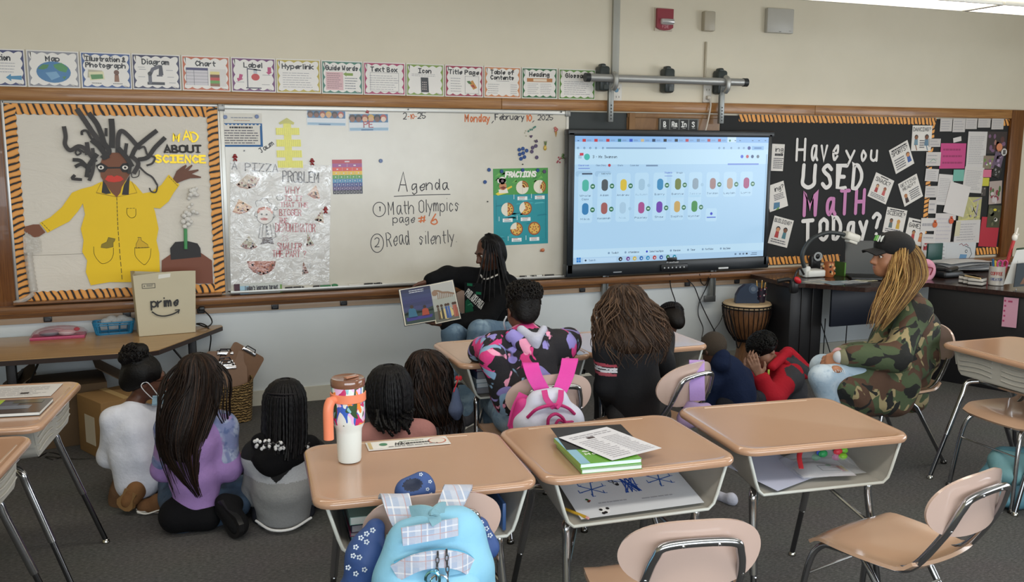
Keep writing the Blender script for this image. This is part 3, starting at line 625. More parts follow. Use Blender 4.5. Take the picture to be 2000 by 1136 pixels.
# statement sheet
M,W_,H_=quad(k3(105,700),k3(490,705),k3(492,990),k3(118,990),D)
s=Sheet(M,W_,H_,.0012,'dfdcd4');s.rect(0,0,1,.7,'2f67a0',1);s.rect(.055,.06,.945,.645,'e3dfd8',2);[s.disc(.06+.088*k,.65,.03,'e3dfd8',2.2,n=10) for k in range(11)]
s.text('Swansbury Fluency Statement'[0:0],.5,.55,.05,'33343c');s.lines(.26,.53,.78,.62,1,'33343c',.3,3,0);s.lines(.1,.08,.92,.52,6,'77757c',.22,3,.15);s.lines(.3,.83,.8,.9,1,'8c93a2',.2,1,0);s.lines(.36,.76,.72,.8,1,'b58a5a',.2,1,0);s.rect(.02,.82,.12,.96,'d8c982',1)
tag(s.build('statement_sheet'),'typed sheet with a blue scalloped border at the whiteboard\'s top left','paper')
# yellow arrow tower
m=MB('ded83a');
YEL=finish(.35,var=.12,vs=60,coat=.3)
ar=thing('paper_arrow','yellow woven paper arrow pointing up, above the pizza poster','paper arrow',A(565,320,-.018))
px_prism([k3(630,785),k3(700,742),k3(765,785),k3(755,802),k3(720,790),k3(680,790),k3(640,800)],.0195,.0015,'b9b43a').build('arrow_head',YEL,ar,sharp=None)
px_prism([k3(668,790),k3(735,790),k3(748,1130),k3(690,1130)],.0175,.0015,'ded83a').build('shaft',YEL,ar,sharp=None)
for i,(y,x0,x1) in enumerate(((828,605,805),(928,610,818),(1020,612,826),(1108,620,835))):
    c=px_prism([k3(x0,y),k3(x1,y),k3(x1+4,y+60),k3(x0+3,y+60)],.0195,.0015,'e4de3e')
    for k in range(12):px_strip([k3(x0+(x1-x0)*k/12+8,y+4),k3(x0+(x1-x0)*k/12+8,y+56)],.0211,.0025,'c9c42c',c,.0004)
    c.build('crossbar',YEL,ar,sharp=None)
# schedule cards
def sched(c4,word,wc,label,tiltcol):
    M,W_,H_=quad(*c4,D);s=Sheet(M,W_,H_,.0015,'d5dbe2');s.rect(.02,.5,.98,.98,'3b6c96',1);s.rect(.02,.04,.98,.2,'8fb0c9',1);s.rect(.3,.04,.6,.12,'3b6c96',2)
    for k,(sk,hr) in enumerate((('8a5a3a','3a2418'),('7a4a30','1d1a1c'),('d9a882','8f3a24'),('d0a070','c9a040'),('6b4430','15151c'),('e0c4b0','b04a38'))):
        x=.09+.155*k;s.disc(x,.76,.2,hr,2);s.disc(x,.68,.15,sk,3)
    s.text(word,.5,.22,.34,wc,fit=.12*len(word)+.02,align='c',wd=.006,L=4)
    return tag(s.build('schedule_card',LAMIN),label,'card','laminated schedule cards')
sched((k3(868,678),k3(1205,685),k3(1205,815),k3(870,805)),'LUNCH'[0:0],'e8eef2','laminated card with cartoon children\'s heads, left of the PE card',0)
sched((k3(1225,708),k3(1560,708),k3(1580,855),k3(1232,858)),'PE','a8353c','laminated card reading PE under a row of cartoon heads',1)
m=MB('a8353c');P=A(*k3(1388,690),-.022);m.ball(P,(.010,.005,.010),8);m.tube([P+V3(-.006,0,.012),P,P+V3(.008,0,-.01)],.003,6);m.tube([P+V3(.012,0,.004),P+V3(-.012,0,-.006)],.003,6);tag(m.build('star_magnet',MG()),'tiny red star magnet above the PE card','magnet')
# pizza poster
M,W_,H_=quad((445,316),(638,322),(651,556),(454,556),.018)
def crinkle():
    m,nt,b=nodes('clear_wrap_over_paper');at=N(nt,'Attribute',attribute_name='pigment');nt.links.new(at.outputs['Color'],b.inputs['Base Color']);b.inputs['Roughness'].default_value=.4
    b.inputs['Coat Weight'].default_value=1;b.inputs['Coat Roughness'].default_value=.1;n=noise(nt,11,5,.6,None,1.2);bn=N(nt,'Bump');bn.inputs['Strength'].default_value=1;bn.inputs['Distance'].default_value=.013;b.inputs['Coat IOR'].default_value=2
    nt.links.new(n.outputs[0],bn.inputs['Height']);nt.links.new(bn.outputs[0],b.inputs['Coat Normal']);return m
s=Sheet(M,W_,H_,.002,'d0cecb');uv=lambda x,y:((x-85)/(845-105),1-(y-92)/(975-92))
PR,PB='a8383f','3a3438'
def pt(t,x0,x1,yb,yt,col,wd=.005):(u0,v0),(u1,_),(_,v1)=uv(x0,yb),uv(x1,yb),uv(x0,yt);s.text(t,u0,v0,v1-v0,col,wd,fit=u1-u0,L=5,jit=.2)
pt('A',98,145,142,95,PB,.006);pt('PIZZA',192,440,152,98,PB,.006);pt('PROBLEM',465,745,220,145,PB,.007)
for t,x0,x1,yb,yt in (('WHY',485,600,305,255),('IS IT',480,620,358,322),('THAT THE',450,660,402,370),('BIGGER',443,610,465,420),('THE',440,505,518,484),('DENOMINATOR',415,718,582,522),('SMALLER',430,615,712,665),('THE PART ?',395,650,768,722)):pt(t,x0,x1,yb,yt,PR)
pt('IS',460,515,648,612,'c3a9aa');pt('1/8',690,712,640,615,'aaa6a4',.002);pt('1/12',655,685,850,815,'aaa6a4',.002);pt('1/2',160,182,880,850,'b2aeac',.002)
def slice_(pts,crust,cheese,dots):
    p=[uv(*q) for q in pts];s.poly(p,'e4ded6',1);c=np.mean(p,0);rr_=rng;g=lambda k:[tuple(c+(np.array(q)-c)*k) for q in p];s.poly(g(.94),crust,2);s.poly([tuple(np.array(q)+(0,.006)) for q in g(.84)],cheese,3)
    P=np.array(p)
    for k in range(dots):
        e_=rng.uniform(0,len(P));i_=int(e_);q=P[i_]*(1-e_+i_)+P[(i_+1) % len(P)]*(e_-i_);q=c+(q-c)*.80*math.sqrt(rng.uniform(.02,1));s.disc(q[0],q[1],.0085,('7a3026','3a3a2c','8c4a3a')[k % 3] if cheese != 'a03a2c' else '8c2a22',4,n=8)
slice_([(120,255),(205,175),(305,200),(270,262),(210,285),(150,275)],'8f5a3c','b8a58c',16)
slice_([(97,450),(145,352),(248,408),(205,448),(150,464)],'a8643c','d0a880',10)
slice_([(645,310),(713,235),(750,338),(700,340)],'a8573c','c8a080',8)
slice_([(702,492),(765,415),(778,516),(735,510)],'a06848','bcae94',9)
slice_([(152,692),(220,612),(285,695),(245,716),(190,712)],'8a4638','a8a088',14)
slice_([(645,690),(652,588),(708,682)],'8a4638','8c8a64',7)
slice_([(198,796),(425,794),(415,850),(370,890),(310,906),(250,882),(212,845)],'84402c','b06a50',22)
slice_([(614,900),(622,798),(668,886)],'7a3a2a','8c5a44',6)
# the drawn cook
K=lambda *p:[uv(*q) for q in spline([np.array(q) for q in p],5)]
s.poly(K((280,440),(285,500),(310,528),(350,530),(385,505),(395,440),(370,412),(305,412)),'ded9d4',1)
for q in (((265,440),(262,470),(280,480)),((280,440),(282,500),(335,532),(390,500),(398,445)),((275,405),(268,370),(300,360),(320,345),(350,350),(362,372),(385,385),(370,405)),((395,455),(410,470),(398,485)),((305,530),(290,630)),((325,530),(315,620)),((395,525),(418,620)),((375,530),(390,620)),((430,355),(420,335),(440,320),(465,335),(460,352),(435,355)),((400,420),(415,405),(430,418),(410,428),(400,420)),((290,630),(320,635)),((418,620),(395,635)),((345,530),(345,620))):s.stroke(K(*q),.0032,PB,4)
s.poly([uv(*q) for q in ((275,445),(290,415),(335,405),(340,425),(305,435),(285,455))],'b8623c',3);s.poly([uv(*q) for q in ((345,405),(375,415),(395,445),(390,458),(370,435),(348,425))],'b8623c',3)
s.poly([uv(*q) for q in ((298,492),(330,482),(362,492),(345,502),(310,502))],'b04a3c',3);s.poly([uv(*q) for q in ((315,625),(390,625),(400,665),(405,675),(360,668),(300,678),(318,655))],'4a3834',3)
for x,y in ((312,460),(348,460),(350,550),(352,578),(358,602)):s.disc(*uv(x,y),.008,'3a3438',5,n=8)
tag(s.build('pizza_poster',crinkle()),'handmade pizza problem poster wrapped in shiny crinkled plastic','poster')
def ginger(q,label):
    P=A(*q,-.026);m=MB('8f1d24');m.ball(P+V3(0,0,.016),(.010,.006,.011),10);m.ball(P,(.008,.006,.014),10)
    for dx,dz in ((.015,.008),(-.015,.008),(.011,-.018),(-.011,-.018)):m.tube([P+V3(dx*.2,0,dz*.4),P+V3(dx,0,dz)],.0055,8)
    tag(m.build('gingerbread_magnet',MG()),label,'magnet','red gingerbread magnets')
ginger(k4(143,68),'red gingerbread shaped magnet at the pizza poster\'s upper left');ginger(k4(695,98),'red gingerbread shaped magnet at the pizza poster\'s upper right');ginger(k4(792,443),'red magnet on the pizza poster\'s right edge beside a slice')
# rainbow fraction chart
M,W_,H_=quad((648,312),(706,311),(709,378),(651,379),D);s=Sheet(M,W_,H_,.0012,'2a2a40')
for i,cc in enumerate(('b3243c','9a3f86','d8432f','e3b823','4f9a3f','3a86b0','2b3f86','4a3170','1d1b22')):
    s.rect(0 if i<8 else .02,1-(i+1)/9,1 if i<7 else .93,1-i/9,cc,1)
    for k in range(i+1):
        s.rect((k+.42)/(i+1),1-(i+.68)/9,(k+.58)/(i+1),1-(i+.36)/9,'d8d0d8',2)
        if k:s.rect(k/(i+1)-.004,1-(i+1)/9,k/(i+1)+.004,1-i/9,'c9c3cc',2)
tag(s.build('fraction_chart',LAMIN),'small rainbow striped fraction chart right of the pizza poster','chart')
# teal poster
M,W_,H_=quad(k6(1152,125),k6(1620,123),k6(1615,760),k6(1152,790),D);s=Sheet(M,W_,H_,.0012,'2a93a0')
s.rect(0,.66,1,1,'4f9a4c',1)
for k in range(26):s.poly([(a:=random.random()*.9,b:=.68+random.random()*.26),(a+.1,b+.02),(a+.07,b+.05)],random.choice(('6fb257','3d8040','62a850')),2)
for k in range(22):s.poly([(a:=random.random()*.8,b:=.08+random.random()*.5),(a+.2,b+.012),(a+.15,b+.028),(a+.02,b+.02)],random.choice(('3fa8b4','1d7f90','4fb0ba')),2)
s.text('FRACTIONS',.22,.89,.065,'f2f0ea',.011,fit=.56,L=4,slant=.15)
f6=lambda x,y:((x-1152)/466,1-(y-125)/650)
for x,y,a0,a1 in ((1397,287,0,90),(1546,284,-60,60),(1270,469,-90,90),(1423,466,-135,105),(1345,640,-180,90),(1498,640,-180,180)):
    u,v=f6(x,y);s.disc(u,v,.088,'e8e2d2',3);s.disc(u,v,.088,'a0522a',4,a0=a0,a1=a1,pie=a1-a0<360);s.disc(u,v,.072,'e0b45c',5,a0=a0,a1=a1,pie=a1-a0<360)
    for k in range(10):
        t=math.radians(a0+(a1-a0)*(k+.5)/10);r=.025+.033*(k % 2);s.disc(u+r*s.h/s.w*math.cos(t),v+r*math.sin(t),.009,('a8402c','5c3420')[k % 2],6,n=8)
    if a1-a0<360:s.stroke([(u,v-.085),(u,v+.085)],.0015,'b5ae9c',4)
    s.rect(u-.09,v-.165,u+.09,v-.118,'e8eef0',3);s.lines(u-.06,v-.135,u+.05,v-.122,1,'b8553c',.3,4);s.lines(u-.06,v-.16,u+.07,v-.143,1,'8a9aa0',.3,4);s.rect(u-.16,v-.15,u-.15,v-.09,'d8e8ea',3)
u=f6
s.poly([u(1170,335),u(1205,315),u(1270,318),u(1270,330),u(1190,350)],'e8d23c',3);s.poly([u(1240,300),u(1305,270),u(1312,282),u(1260,310)],'e8c83c',3);s.poly([u(1195,300),u(1265,290),u(1278,330),u(1200,332)],'ece6dc',4)
s.disc(*u(1232,272),.052,'c98a60',5);s.disc(*u(1228,225),.05,'ece8e2',5);s.poly([u(1190,245),u(1185,215),u(1215,205),u(1255,210),u(1262,240)],'ece8e2',5);s.poly([u(1205,285),u(1235,272),u(1262,285),u(1235,300)],'7a2e24',6);s.disc(*u(1228,228),.02,'6a5560',6,n=10)
s.stroke([u(1175,385),u(1175,560)],.002,'1d6f80',3);s.stroke([u(1597,350),u(1597,735),u(1560,735)],.002,'1d6f80',3)
tag(s.build('fractions_poster',LAMIN),'teal and green fractions poster with pizzas, at the whiteboard\'s right','poster')
# things along the tray
M,W_,H_=rect4(*k4(135,970),*k4(480,1028),.03);s=Sheet(M,W_,H_,.0012,'c8ccc8');s.rect(0,0,.12,1,'4a2c38',1);s.rect(.12,0,.3,1,'9fc3d8',1);s.rect(.96,0,1,1,'6f9a4a',1);s.text("Today's learning target",.22,.35,.5,'4a4a52',fit=.7,L=3);s.rect(.12,.78,1,1,'c8ccc8',4)
tag(s.build('target_sign'),'narrow paper strip on the marker tray under the pizza poster','sign')
for x,y,cc,L,lb in ((540,1005,'2a2a2e',.07,'black marker below the pizza poster\'s centre'),(600,1003,'2a2a2e',.07,'black marker right of the pizza poster\'s middle on the tray'),(735,995,'2a2a2e',.06,'short black marker left of the green marker'),(805,988,'2f7a4f',.11,'green marker near the pizza poster\'s corner on the tray'),(1010,995,'d5d2cc',.10,'white marker in the middle of the tray'),(1112,972,'2a2a2e',.085,'white barrelled marker with black end on the tray'),(1175,970,'1c1c20',.04,'short black marker cap right of the white marker')):
    P=A(*k4(x,y),-.06);P[2]=.797;m=MB(cc);m.tube([P-V3(L/2,0,0),P-V3(L*.2,0,0),P+V3(L*.2,0,0),P+V3(L/2,0,0)],[.008,.009,.009,.006],10);m.tube([P+V3(L*.2,0,0),P+V3(L*.24,0,0)],.0094,10,col='d0d0d0');tag(m.build('marker',PLAS()),lb,'marker','markers on the tray')
P=A(*k4(856,985),-.06);P[2]=.80;m=MB('2f7a4f');m.ball(P,(.024,.012,.011),12);tag(m.build('marker_cap',PLAS()),'rounded green marker cap beside the green marker on the tray','cap')
for x,L,cc,lb in ((1405,.05,'1c1c20','black marker on the tray right of the braided reader, leftmost'),(1450,.06,'d8d8d4','white marker on the tray right of the reader'),(1490,.05,'2a2a2e','dark marker on the tray between two white ones'),(1535,.07,'d8d8d4','second white marker on the tray right of the reader'),(1630,.07,'1c1c20','black marker at the right end of the tray')):
    P=A(*k6(x,1048),-.06);P[2]=.797;m=MB(cc);m.tube([P-V3(L/2,0,0),P+V3(L/2,0,0)],.0085,10);m.tube([P+V3(L*.4,0,0),P+V3(L*.5,0,0)],.009,10,col='33333a');tag(m.build('marker',PLAS()),lb,'marker','markers on the tray')

# ------------------------------------------------------------ chalkboard panels, brown panel, black board
ch=MB('2b3132');ch.box((2.99,-.006,1.38),(.47,.012,1.2));struct(ch.build('wall_back_panel',finish(.6,var=.15,vs=4)))
m=MB();m.box((3.63,-.006,1.38),(.80,.012,1.2));m.box((3.26,-.02,1.38),(.05,.04,1.2),bev=.003);m.box((3.63,-.012,1.962),(.8,.024,.03),bev=.002);struct(m.build('trim_6',BROWNPANEL))
bk=thing('bulletin_board','black bulletin board asking about using math today, right of the screen','bulletin board',(5.5,0,zb1))
m=MB('1b1c1d');m.box((5.53,-.0075,1.38),(2.98,.011,1.19));m.build('backing_paper',finish(.75,var=.12,vs=3,bmp=.08,bs=5),bk)
tb=thing('bulletin_border','orange and black tiger striped border around the black board','border',(5.5,-.014,zb1))
b0=A(1443,228,-.014)[0];bm=A(1823,232,-.014)[0];b1=A(1977,240,-.014)[0]
tiger_strip(b0,1.985,bm+.03,1.985,.014,tb,.055,-1);tiger_strip(A(1960,240,-.014)[0],1.985,b1+.02,1.985,.014,tb,.055,-1);tiger_strip(b1+.03,.80,b1+.03,1.98,.015,tb,.055,-1);tiger_strip(bm-.03,.86,bm-.03,1.96,.0125,tb,.05,1)
a=A(1496,507,-.014);tiger_strip(a[0],.79,A(1640,500,-.014)[0],.79,.014,tb,.06,1);tiger_strip(A(1905,490,-.014)[0],.79,b1+.02,.79,.014,tb,.06,1)
lt=thing('board_lettering','white and pink cut-out words asking have you used math today','lettering',A(1640,470,-.016))
CUT=finish(.5,var=.02)
def word(txt,p0,p1,h,wd,col):letters(txt,p0,p1,h,col,wd,.016,.0025,lt,CUT,1.5)
word('Have',r1(462,396),r1(730,392),41,.021,'e2dedb');word('you',r1(800,400),r1(1000,398),29,.021,'e2dedb')
word('USED',r1(512,582),r1(895,586),43,.033,'e2dedb');word('MaTH',r1(524,772),r1(915,756),45,.031,'c67cb0');word('TODay?',r1(510,950),r1(1025,898),40,.033,'e2dedb')
def qcard(c4,words,label,art,text_rows=3):
    M,W_,H_=quad(*c4,.016);s=Sheet(M,W_,H_,.0012,'e0dbd5')
    for t,x,y,h,fit,al in words:s.text(t,x,y,h,'26242a',h*s.h*.14,fit=fit,align=al,L=4)
    art(s);return tag(s.build('question_card'),label,'card','question cards on the black board')
def kid(s,x,y,k,shirt,skin,hair):s.poly([(x-.09*k,y-.2*k),(x+.09*k,y-.2*k),(x+.07*k,y+.02*k),(x-.07*k,y+.02*k)],shirt,3);s.disc(x,y+.09*k,.085*k,hair,3,n=12);s.disc(x,y+.065*k,.07*k,skin,4,n=12)
tl=lambda s,x0=.2,x1=.8,y0=.06,y1=.25,n=3:s.lines(x0,y0,x1,y1,n,'6a686e',.24,3,.1)
# the left column is half hidden by the screen: the cards run on behind its edge
qcard(((1497,280),r1(362,287),r1(345,470),(1492,333)),(('ing',.98,.72,.17,.5,'r'),),'tall white card partly hidden by the screen\'s right edge, upper one',lambda s:(tl(s,.45,.98,.08,.5,6),s.lines(.5,.55,.95,.66,1,'26242a',.4,3,0)))
qcard(((1496,365),r1(352,533),r1(382,710),(1502,414)),(('ing?',.98,.70,.18,.55,'r'),),'tilted white card behind the screen\'s right edge with a blue picture at its foot',lambda s:(tl(s,.35,.9,.35,.6,4),s.poly([(.2,.05),(.55,.06),(.6,.25),(.3,.3)],'4a7a9a',3),s.poly([(.3,.0),(.5,.0),(.5,.1)],'6a9a4a',4)))
qcard((r1(282,768),r1(425,815),r1(372,990),r1(252,968)),(('BUILDING?',.5,.80,.13,.88,'c'),),'tilted white card reading building with two cartoon children',lambda s:(kid(s,.33,.48,1.1,'b03a38','c98a60','1d1a1c'),kid(s,.7,.5,1.1,'4a7a86','7a4a30','1d1a1c'),tl(s,.1,.9,.06,.22,2)))
qcard((r1(1237,158),r1(1372,158),r1(1360,332),r1(1225,332)),(('DANCING?',.5,.78,.14,.9,'c'),),'white card reading dancing at the top of the black board',lambda s:(kid(s,.22,.45,1.1,'6f8fa0','8a5a3a','3a2a22'),kid(s,.75,.45,1.2,'5f7f96','7a4a30','2a2024'),tl(s,.4,.66,.1,.45,4),s.stroke([(.2,.24),(.28,.04)],.008,'8a5a3a',3),s.stroke([(.74,.24),(.82,.04)],.008,'4f6f86',3)))
qcard((r1(1070,328),r1(1198,262),r1(1250,412),r1(1125,492)),(('SPORTS?',.5,.68,.16,.86,'c'),),'tilted white card reading sports, below the dancing card',lambda s:(kid(s,.82,.38,1.1,'3a5a9a','c98a5a','6a4020'),tl(s,.1,.64,.08,.55,5),s.lines(.1,.86,.9,.94,1,'26242a',.35,3,0)))
qcard((r1(988,478),r1(1112,538),r1(1050,698),r1(925,640)),(('SNACK?',.5,.70,.16,.8,'c'),),'tilted white card reading snack beside the pink word',lambda s:(kid(s,.3,.46,.9,'a83a38','c99a70','4a2a20'),kid(s,.7,.46,.9,'c05a5a','9a6a48','8a3a30'),tl(s,.1,.9,.06,.24,3),s.lines(.3,.9,.7,.96,1,'26242a',.35,3,0)))
qcard((r1(1135,558),r1(1265,488),r1(1306,640),r1(1182,716)),(('GETTING',.5,.80,.12,.84,'c'),('READY?',.5,.62,.12,.7,'c')),'tilted white card reading getting ready',lambda s:(kid(s,.2,.3,1.0,'3a2a2a','b07a50','b06a30'),tl(s,.4,.92,.1,.52,5)))
qcard((r1(1062,716),r1(1195,738),r1(1170,915),r1(1030,885)),(('SCIENCE?',.5,.72,.15,.9,'c'),),'white card reading science, above the woman\'s cap',lambda s:(kid(s,.32,.42,1,'5a6a6a','8a5a3a','1d1a1c'),kid(s,.68,.42,1,'d0a83a','c9904a','c9902a'),s.lines(.15,.9,.85,.96,1,'26242a',.35,3,0),tl(s,.1,.9,.05,.2,2)))
qcard((r1(1205,788),r1(1330,812),r1(1310,990),r1(1180,960)),(('GAMES?',.5,.66,.16,.84,'c'),),'white card reading games, half behind the woman\'s cap',lambda s:(kid(s,.4,.4,1,'b03a38','b07a50','1d1a1c'),kid(s,.8,.36,1,'c9703a','d09a60','8a3a20'),s.lines(.2,.86,.8,.94,1,'26242a',.35,3,0)))
# papers pinned over the border
def sheet_px(c4,d,col,label,name='paper',fn=None,cat='paper',group='papers pinned to the right of the black board',rows=6,lc='a5a2a6'):
    M,W_,H_=quad(*c4,d);s=Sheet(M,W_,H_,.001,col)
    if fn:fn(s)
    if rows:s.lines(.1,.1,.9,.88,rows,lc,.14,1)
    return tag(s.build(name),label,cat,group)
def Q(x0,y0,x1,y1):return (r1(x0,y0),r1(x1,y0),r1(x1,y1),r1(x0,y1))
for i,(a,b) in enumerate(((1425,1507),(1512,1597),(1600,1678),(1685,1770),(1778,1860))):
    sheet_px(Q(a,110,b,(198,203,182,172,184)[i]),.019+.001*(i % 2),'c6c0bc','small white note in the top row of the crowded board, %s' % ('leftmost','second from left','middle one','second from right','rightmost')[i],'note',rows=4)
sheet_px((r1(1512,245),r1(1568,232),r1(1572,262),r1(1518,276)),.019,'d6d0cc','tiny tilted white slip above the pink sheet','note',rows=0)
sheet_px(Q(1610,200,1740,448),.019,'d0cbc8','long white typed list, upper of two in the tall column',rows=16)
sheet_px((r1(1590,440),r1(1728,446),r1(1706,625),r1(1582,612)),.0205,'cfcac6','white typed page, lower of two in the tall column',rows=12)
sheet_px(Q(1425,280,1598,452),.019,'c2407f','bright pink paper pinned on the black board',rows=3,lc='9a2c62')
sheet_px(Q(1350,248,1428,304),.021,'c4bebb','small white note overlapping the tiger stripe, top of its column','note',rows=2)
sheet_px(Q(1328,340,1428,434),.021,'cbc5c1','small white note with green ink left of the pink paper','note',rows=3,fn=lambda s:s.stroke([(.3,.3),(.5,.5),(.7,.35)],.004,'6a9a7a',3))
sheet_px((r1(1326,452),r1(1416,458),r1(1410,542),r1(1322,538)),.021,'cbc6c4','small white lined note below the green inked note','note',rows=5)
sheet_px(Q(1322,572,1410,650),.021,'c8c3c0','small white note beside the typed page, lower left','note',rows=3)
sheet_px((r1(1420,488),r1(1518,498),r1(1500,705),r1(1390,700)),.0195,'d2cdca','white typed sheet with lists under the blank sheet',rows=14)
sheet_px(Q(1515,460,1588,538),.022,'6fae9f','teal sticky note between white pages','sticky_note',rows=0,cat='sticky note')
sheet_px((r1(1500,538),r1(1628,580),r1(1592,785),r1(1443,752)),.023,'d8d2cf','large tilted nearly blank white sheet',rows=0)
sheet_px(Q(1720,460,1776,512),.0215,'d4708c','pink sticky note beside the photos','sticky_note',rows=0,cat='sticky note')
sheet_px(Q(1716,516,1760,572),.021,'c6bf3e','yellow green sticky note beside the photos','sticky_note',rows=0,cat='sticky note')
def photo(c4,d,col,label,blobs):
    def fn(s):
        for k,(cc,n) in enumerate(blobs):
            for _ in range(n):s.disc(random.uniform(.12,.88),random.uniform(.12,.88),random.uniform(.05,.13),cc,1+k,n=9,ry=random.uniform(.05,.15))
    M,W_,H_=quad(*c4,d);s=Sheet(M,W_,H_,.001,col);fn(s);return tag(s.build('photo_print',LAMIN),label,'photo','pinned photos')
photo(Q(1745,200,1880,350),.018,'3a3234','dark photo print with purple figures at the right of the board',(('7a5a7a',6),('5a3a3a',5),('a87a6a',3)))
photo(Q(1720,365,1795,455),.0195,'8a7a6a','small photo print with green and purple above the pink sticky note',(('6a8a4a',5),('8a5a8a',4),('d0c8c8',2)))
photo((r1(1795,340),r1(1850,345),r1(1850,470),r1(1790,440)),.0205,'6a5a70','purple photo print beneath the round badges',(('a890b0',5),('4a3a50',4)))
photo((r1(1800,430),r1(1850,450),r1(1825,525),r1(1775,495)),.022,'2a2828','tilted black photo print beside the pink sticky note',(('8a8a8a',4),))
photo((r1(1765,540),r1(1850,535),r1(1842,690),r1(1755,700)),.019,'b0a09a','photo print with pink and green leaves',(('8a3a4a',6),('4a6a3a',4),('c9c0c0',3)))
photo((r1(1752,704),r1(1842,706),r1(1832,858),r1(1748,855)),.0205,'4a4a38','photo print with a yellow flower on dark green',(('3a4030',6),('d8c83a',1),('d8d4cc',2),('6a6a50',3)))
photo(Q(1706,582,1738,640),.019,'4a4444','tiny dark photo print between pages',(('9a948e',2),))
m=MB('d0825a');P=A(*r1(1830,306),-.024);m.lathe([(.034,0),(.034,.004)],P,20,axis=(0,-1,0));tag(m.build('round_badge',PAPER()),'round orange paper badge at the upper right of the board','badge')
m=MB('d8d4d0');P=A(*r1(1862,340),-.027);m.lathe([(.032,0),(.032,.004)],P,20,axis=(0,-1,0));m.box(P+V3(0,-.005,0),(.03,.002,.04),col='5a5655');tag(m.build('round_badge',PAPER()),'round white badge overlapping the orange badge','badge')
sheet_px((r1(1590,652),r1(1708,652),r1(1700,805),r1(1520,805)),.0195,'b5b07c','paper coloured with yellow and purple crayon',rows=0,fn=lambda s:[s.stroke([(random.random(),random.random()),(random.random(),random.random())],.01,random.choice(('9a8ab0','c9c27a','a8a468','b8b4a8')),1) for _ in range(16)])
sheet_px(Q(1345,668,1400,760),.0205,'ccc6c3','narrow white note under the small notes column','note',rows=2)
sheet_px(Q(1385,760,1525,965),.0195,'d0cac8','white ruled sheet behind the orange cut-out',rows=6,lc='c0bac0')
sheet_px(Q(1292,792,1392,880),.0215,'d3cecb','white note with a small drawing behind the woman\'s cap','note',rows=1)
sheet_px((r1(1300,905),r1(1388,900),r1(1390,985),r1(1298,975)),.0215,'d3cecb','white note above the red lettered card','note',rows=2)
def f(s):s.text('MYTH',.5,.48,.22,'b8343c',.014,fit=.62,align='c',L=3);s.lines(.2,.76,.85,.9,1,'b8343c',.3,3,0)
sheet_px(Q(1296,950,1385,1060),.023,'dbd6d3','white card with red lettering right of the woman\'s cap',fn=f,rows=0,cat='card')
sheet_px((r1(1525,812),r1(1700,800),r1(1692,962),r1(1520,965)),.0205,'cfcac8','white form below the crayon paper',rows=7)
sheet_px(Q(1522,815,1562,915),.0225,'cdc6a8','narrow cream slip on the white form','note',rows=0)
def f(s):
    s.stroke([(.45,.15),(.75,.22),(.88,.5),(.8,.75),(.62,.85)],.006,'5a6470',3);s.disc(.68,.62,.07,'3a4450',3,n=12);s.disc(.68,.62,.04,'dde2e6',4,n=12);s.poly([(.45,.25),(.68,.2),(.72,.48),(.48,.5)],'6a98c0',3);s.text('open'[0:0],.5,.9,.06,'a03a44');s.stroke([(.42,.9),(.5,.95),(.56,.86),(.66,.93),(.74,.84)],.005,'8a3a48',3)
sheet_px((r1(1470,962),r1(1668,955),r1(1660,1118),r1(1460,1120)),.0225,'cdd0d3','white sheet with a blue round creature drawing near the desk',fn=f,rows=0)
sheet_px((r1(1385,955),r1(1480,958),r1(1475,1120),r1(1372,1110)),.0215,'d0d2d4','white sheet left of the blue drawing',rows=5)
sheet_px((r1(1706,782),r1(1832,790),r1(1815,990),r1(1692,985)),.0185,'b3283a','red paper at the lower right of the black board',rows=0)
def cutout(q,label,colr):
    P=A(*q,-.027);m=MB(colr);m.lathe([(.026,0),(.026,.002)],P-V3(0,0,.006),18,axis=(0,-1,0));m.box(P+V3(0,-.001,.024),(.022,.002,.02));tag(m.build('paper_flask',PAPER()),label,'paper cut-out','orange cut-outs')
cutout(r1(1390,832),'orange paper flask cut-out, left of two','c8602c');cutout(r1(1502,806),'orange paper cut-out with a black ribbon, right of two','cf5530')
m=MB('1d1b1c');m.prism([(0,0),(.034,0),(.05,.19),(.01,.19)],.001,wallM(A(*r1(1495,955),-.0225)[0],A(*r1(1495,955),-.0225)[2],.0225));tag(m.build('black_ribbon',CLOTH()),'black ribbon hanging below the right orange cut-out','ribbon')

# ------------------------------------------------------------ interactive screen
sx0,sx1,sz0,sz1,SD=2.759,4.409,.880,1.808,.124
sc=thing('interactive_display','large black interactive display showing a pale blue class page','screen',((sx0+sx1)/2,-.08,.785))
m=MB('1d2227')
for c,d in ((((sx0+sx1)/2,-.09,sz1+.024),(sx1-sx0+.11,.075,.048)),((sx0-.026,-.09,1.32),(.052,.075,1.03)),((sx1+.018,-.09,1.32),(.036,.075,1.03)),(((sx0+sx1)/2,-.09,sz0-.048),(sx1-sx0+.11,.075,.096))):m.box(c,d,bev=.008)
m.box(((sx0+sx1)/2,-.07,1.32),(sx1-sx0+.06,.05,1.0));m.build('bezel',finish(.35,var=.04),sc)
m=MB('15181c');m.box((3.60,-.134,.825),(.235,.02,.05),rot=None,bev=.006)
for k in range(6):m.box((3.51+.034*k,-.1445,.825),(.010,.002,.010),col='c8ccd0')
m.build('control_panel',PLAS(),sc);m=MB('15181c');m.box((3.58,-.13,.886),(.085,.012,.03),bev=.004);m.build('sensor',PLAS(),sc)
s=Sheet(wallM(3.53,.856,.1278),.12,.016,.0004,'1d2227');s.text('Promethean',.5,.2,.6,'d8dce0',.002,fit=.9,align='c');s.build('logo',PAPER(),sc)
m=MB('d8dcdf');m.box((4.04,-.131,.8),(.09,.010,.014),bev=.003);m.build('marker_holder',PLAS(),sc)
m=MB('8a9098');m.box((3.12,-.129,.808),(.07,.003,.008));m.build('status_marks',PLAS(),sc)
SCR=finish(.25,var=0,emit=.70)
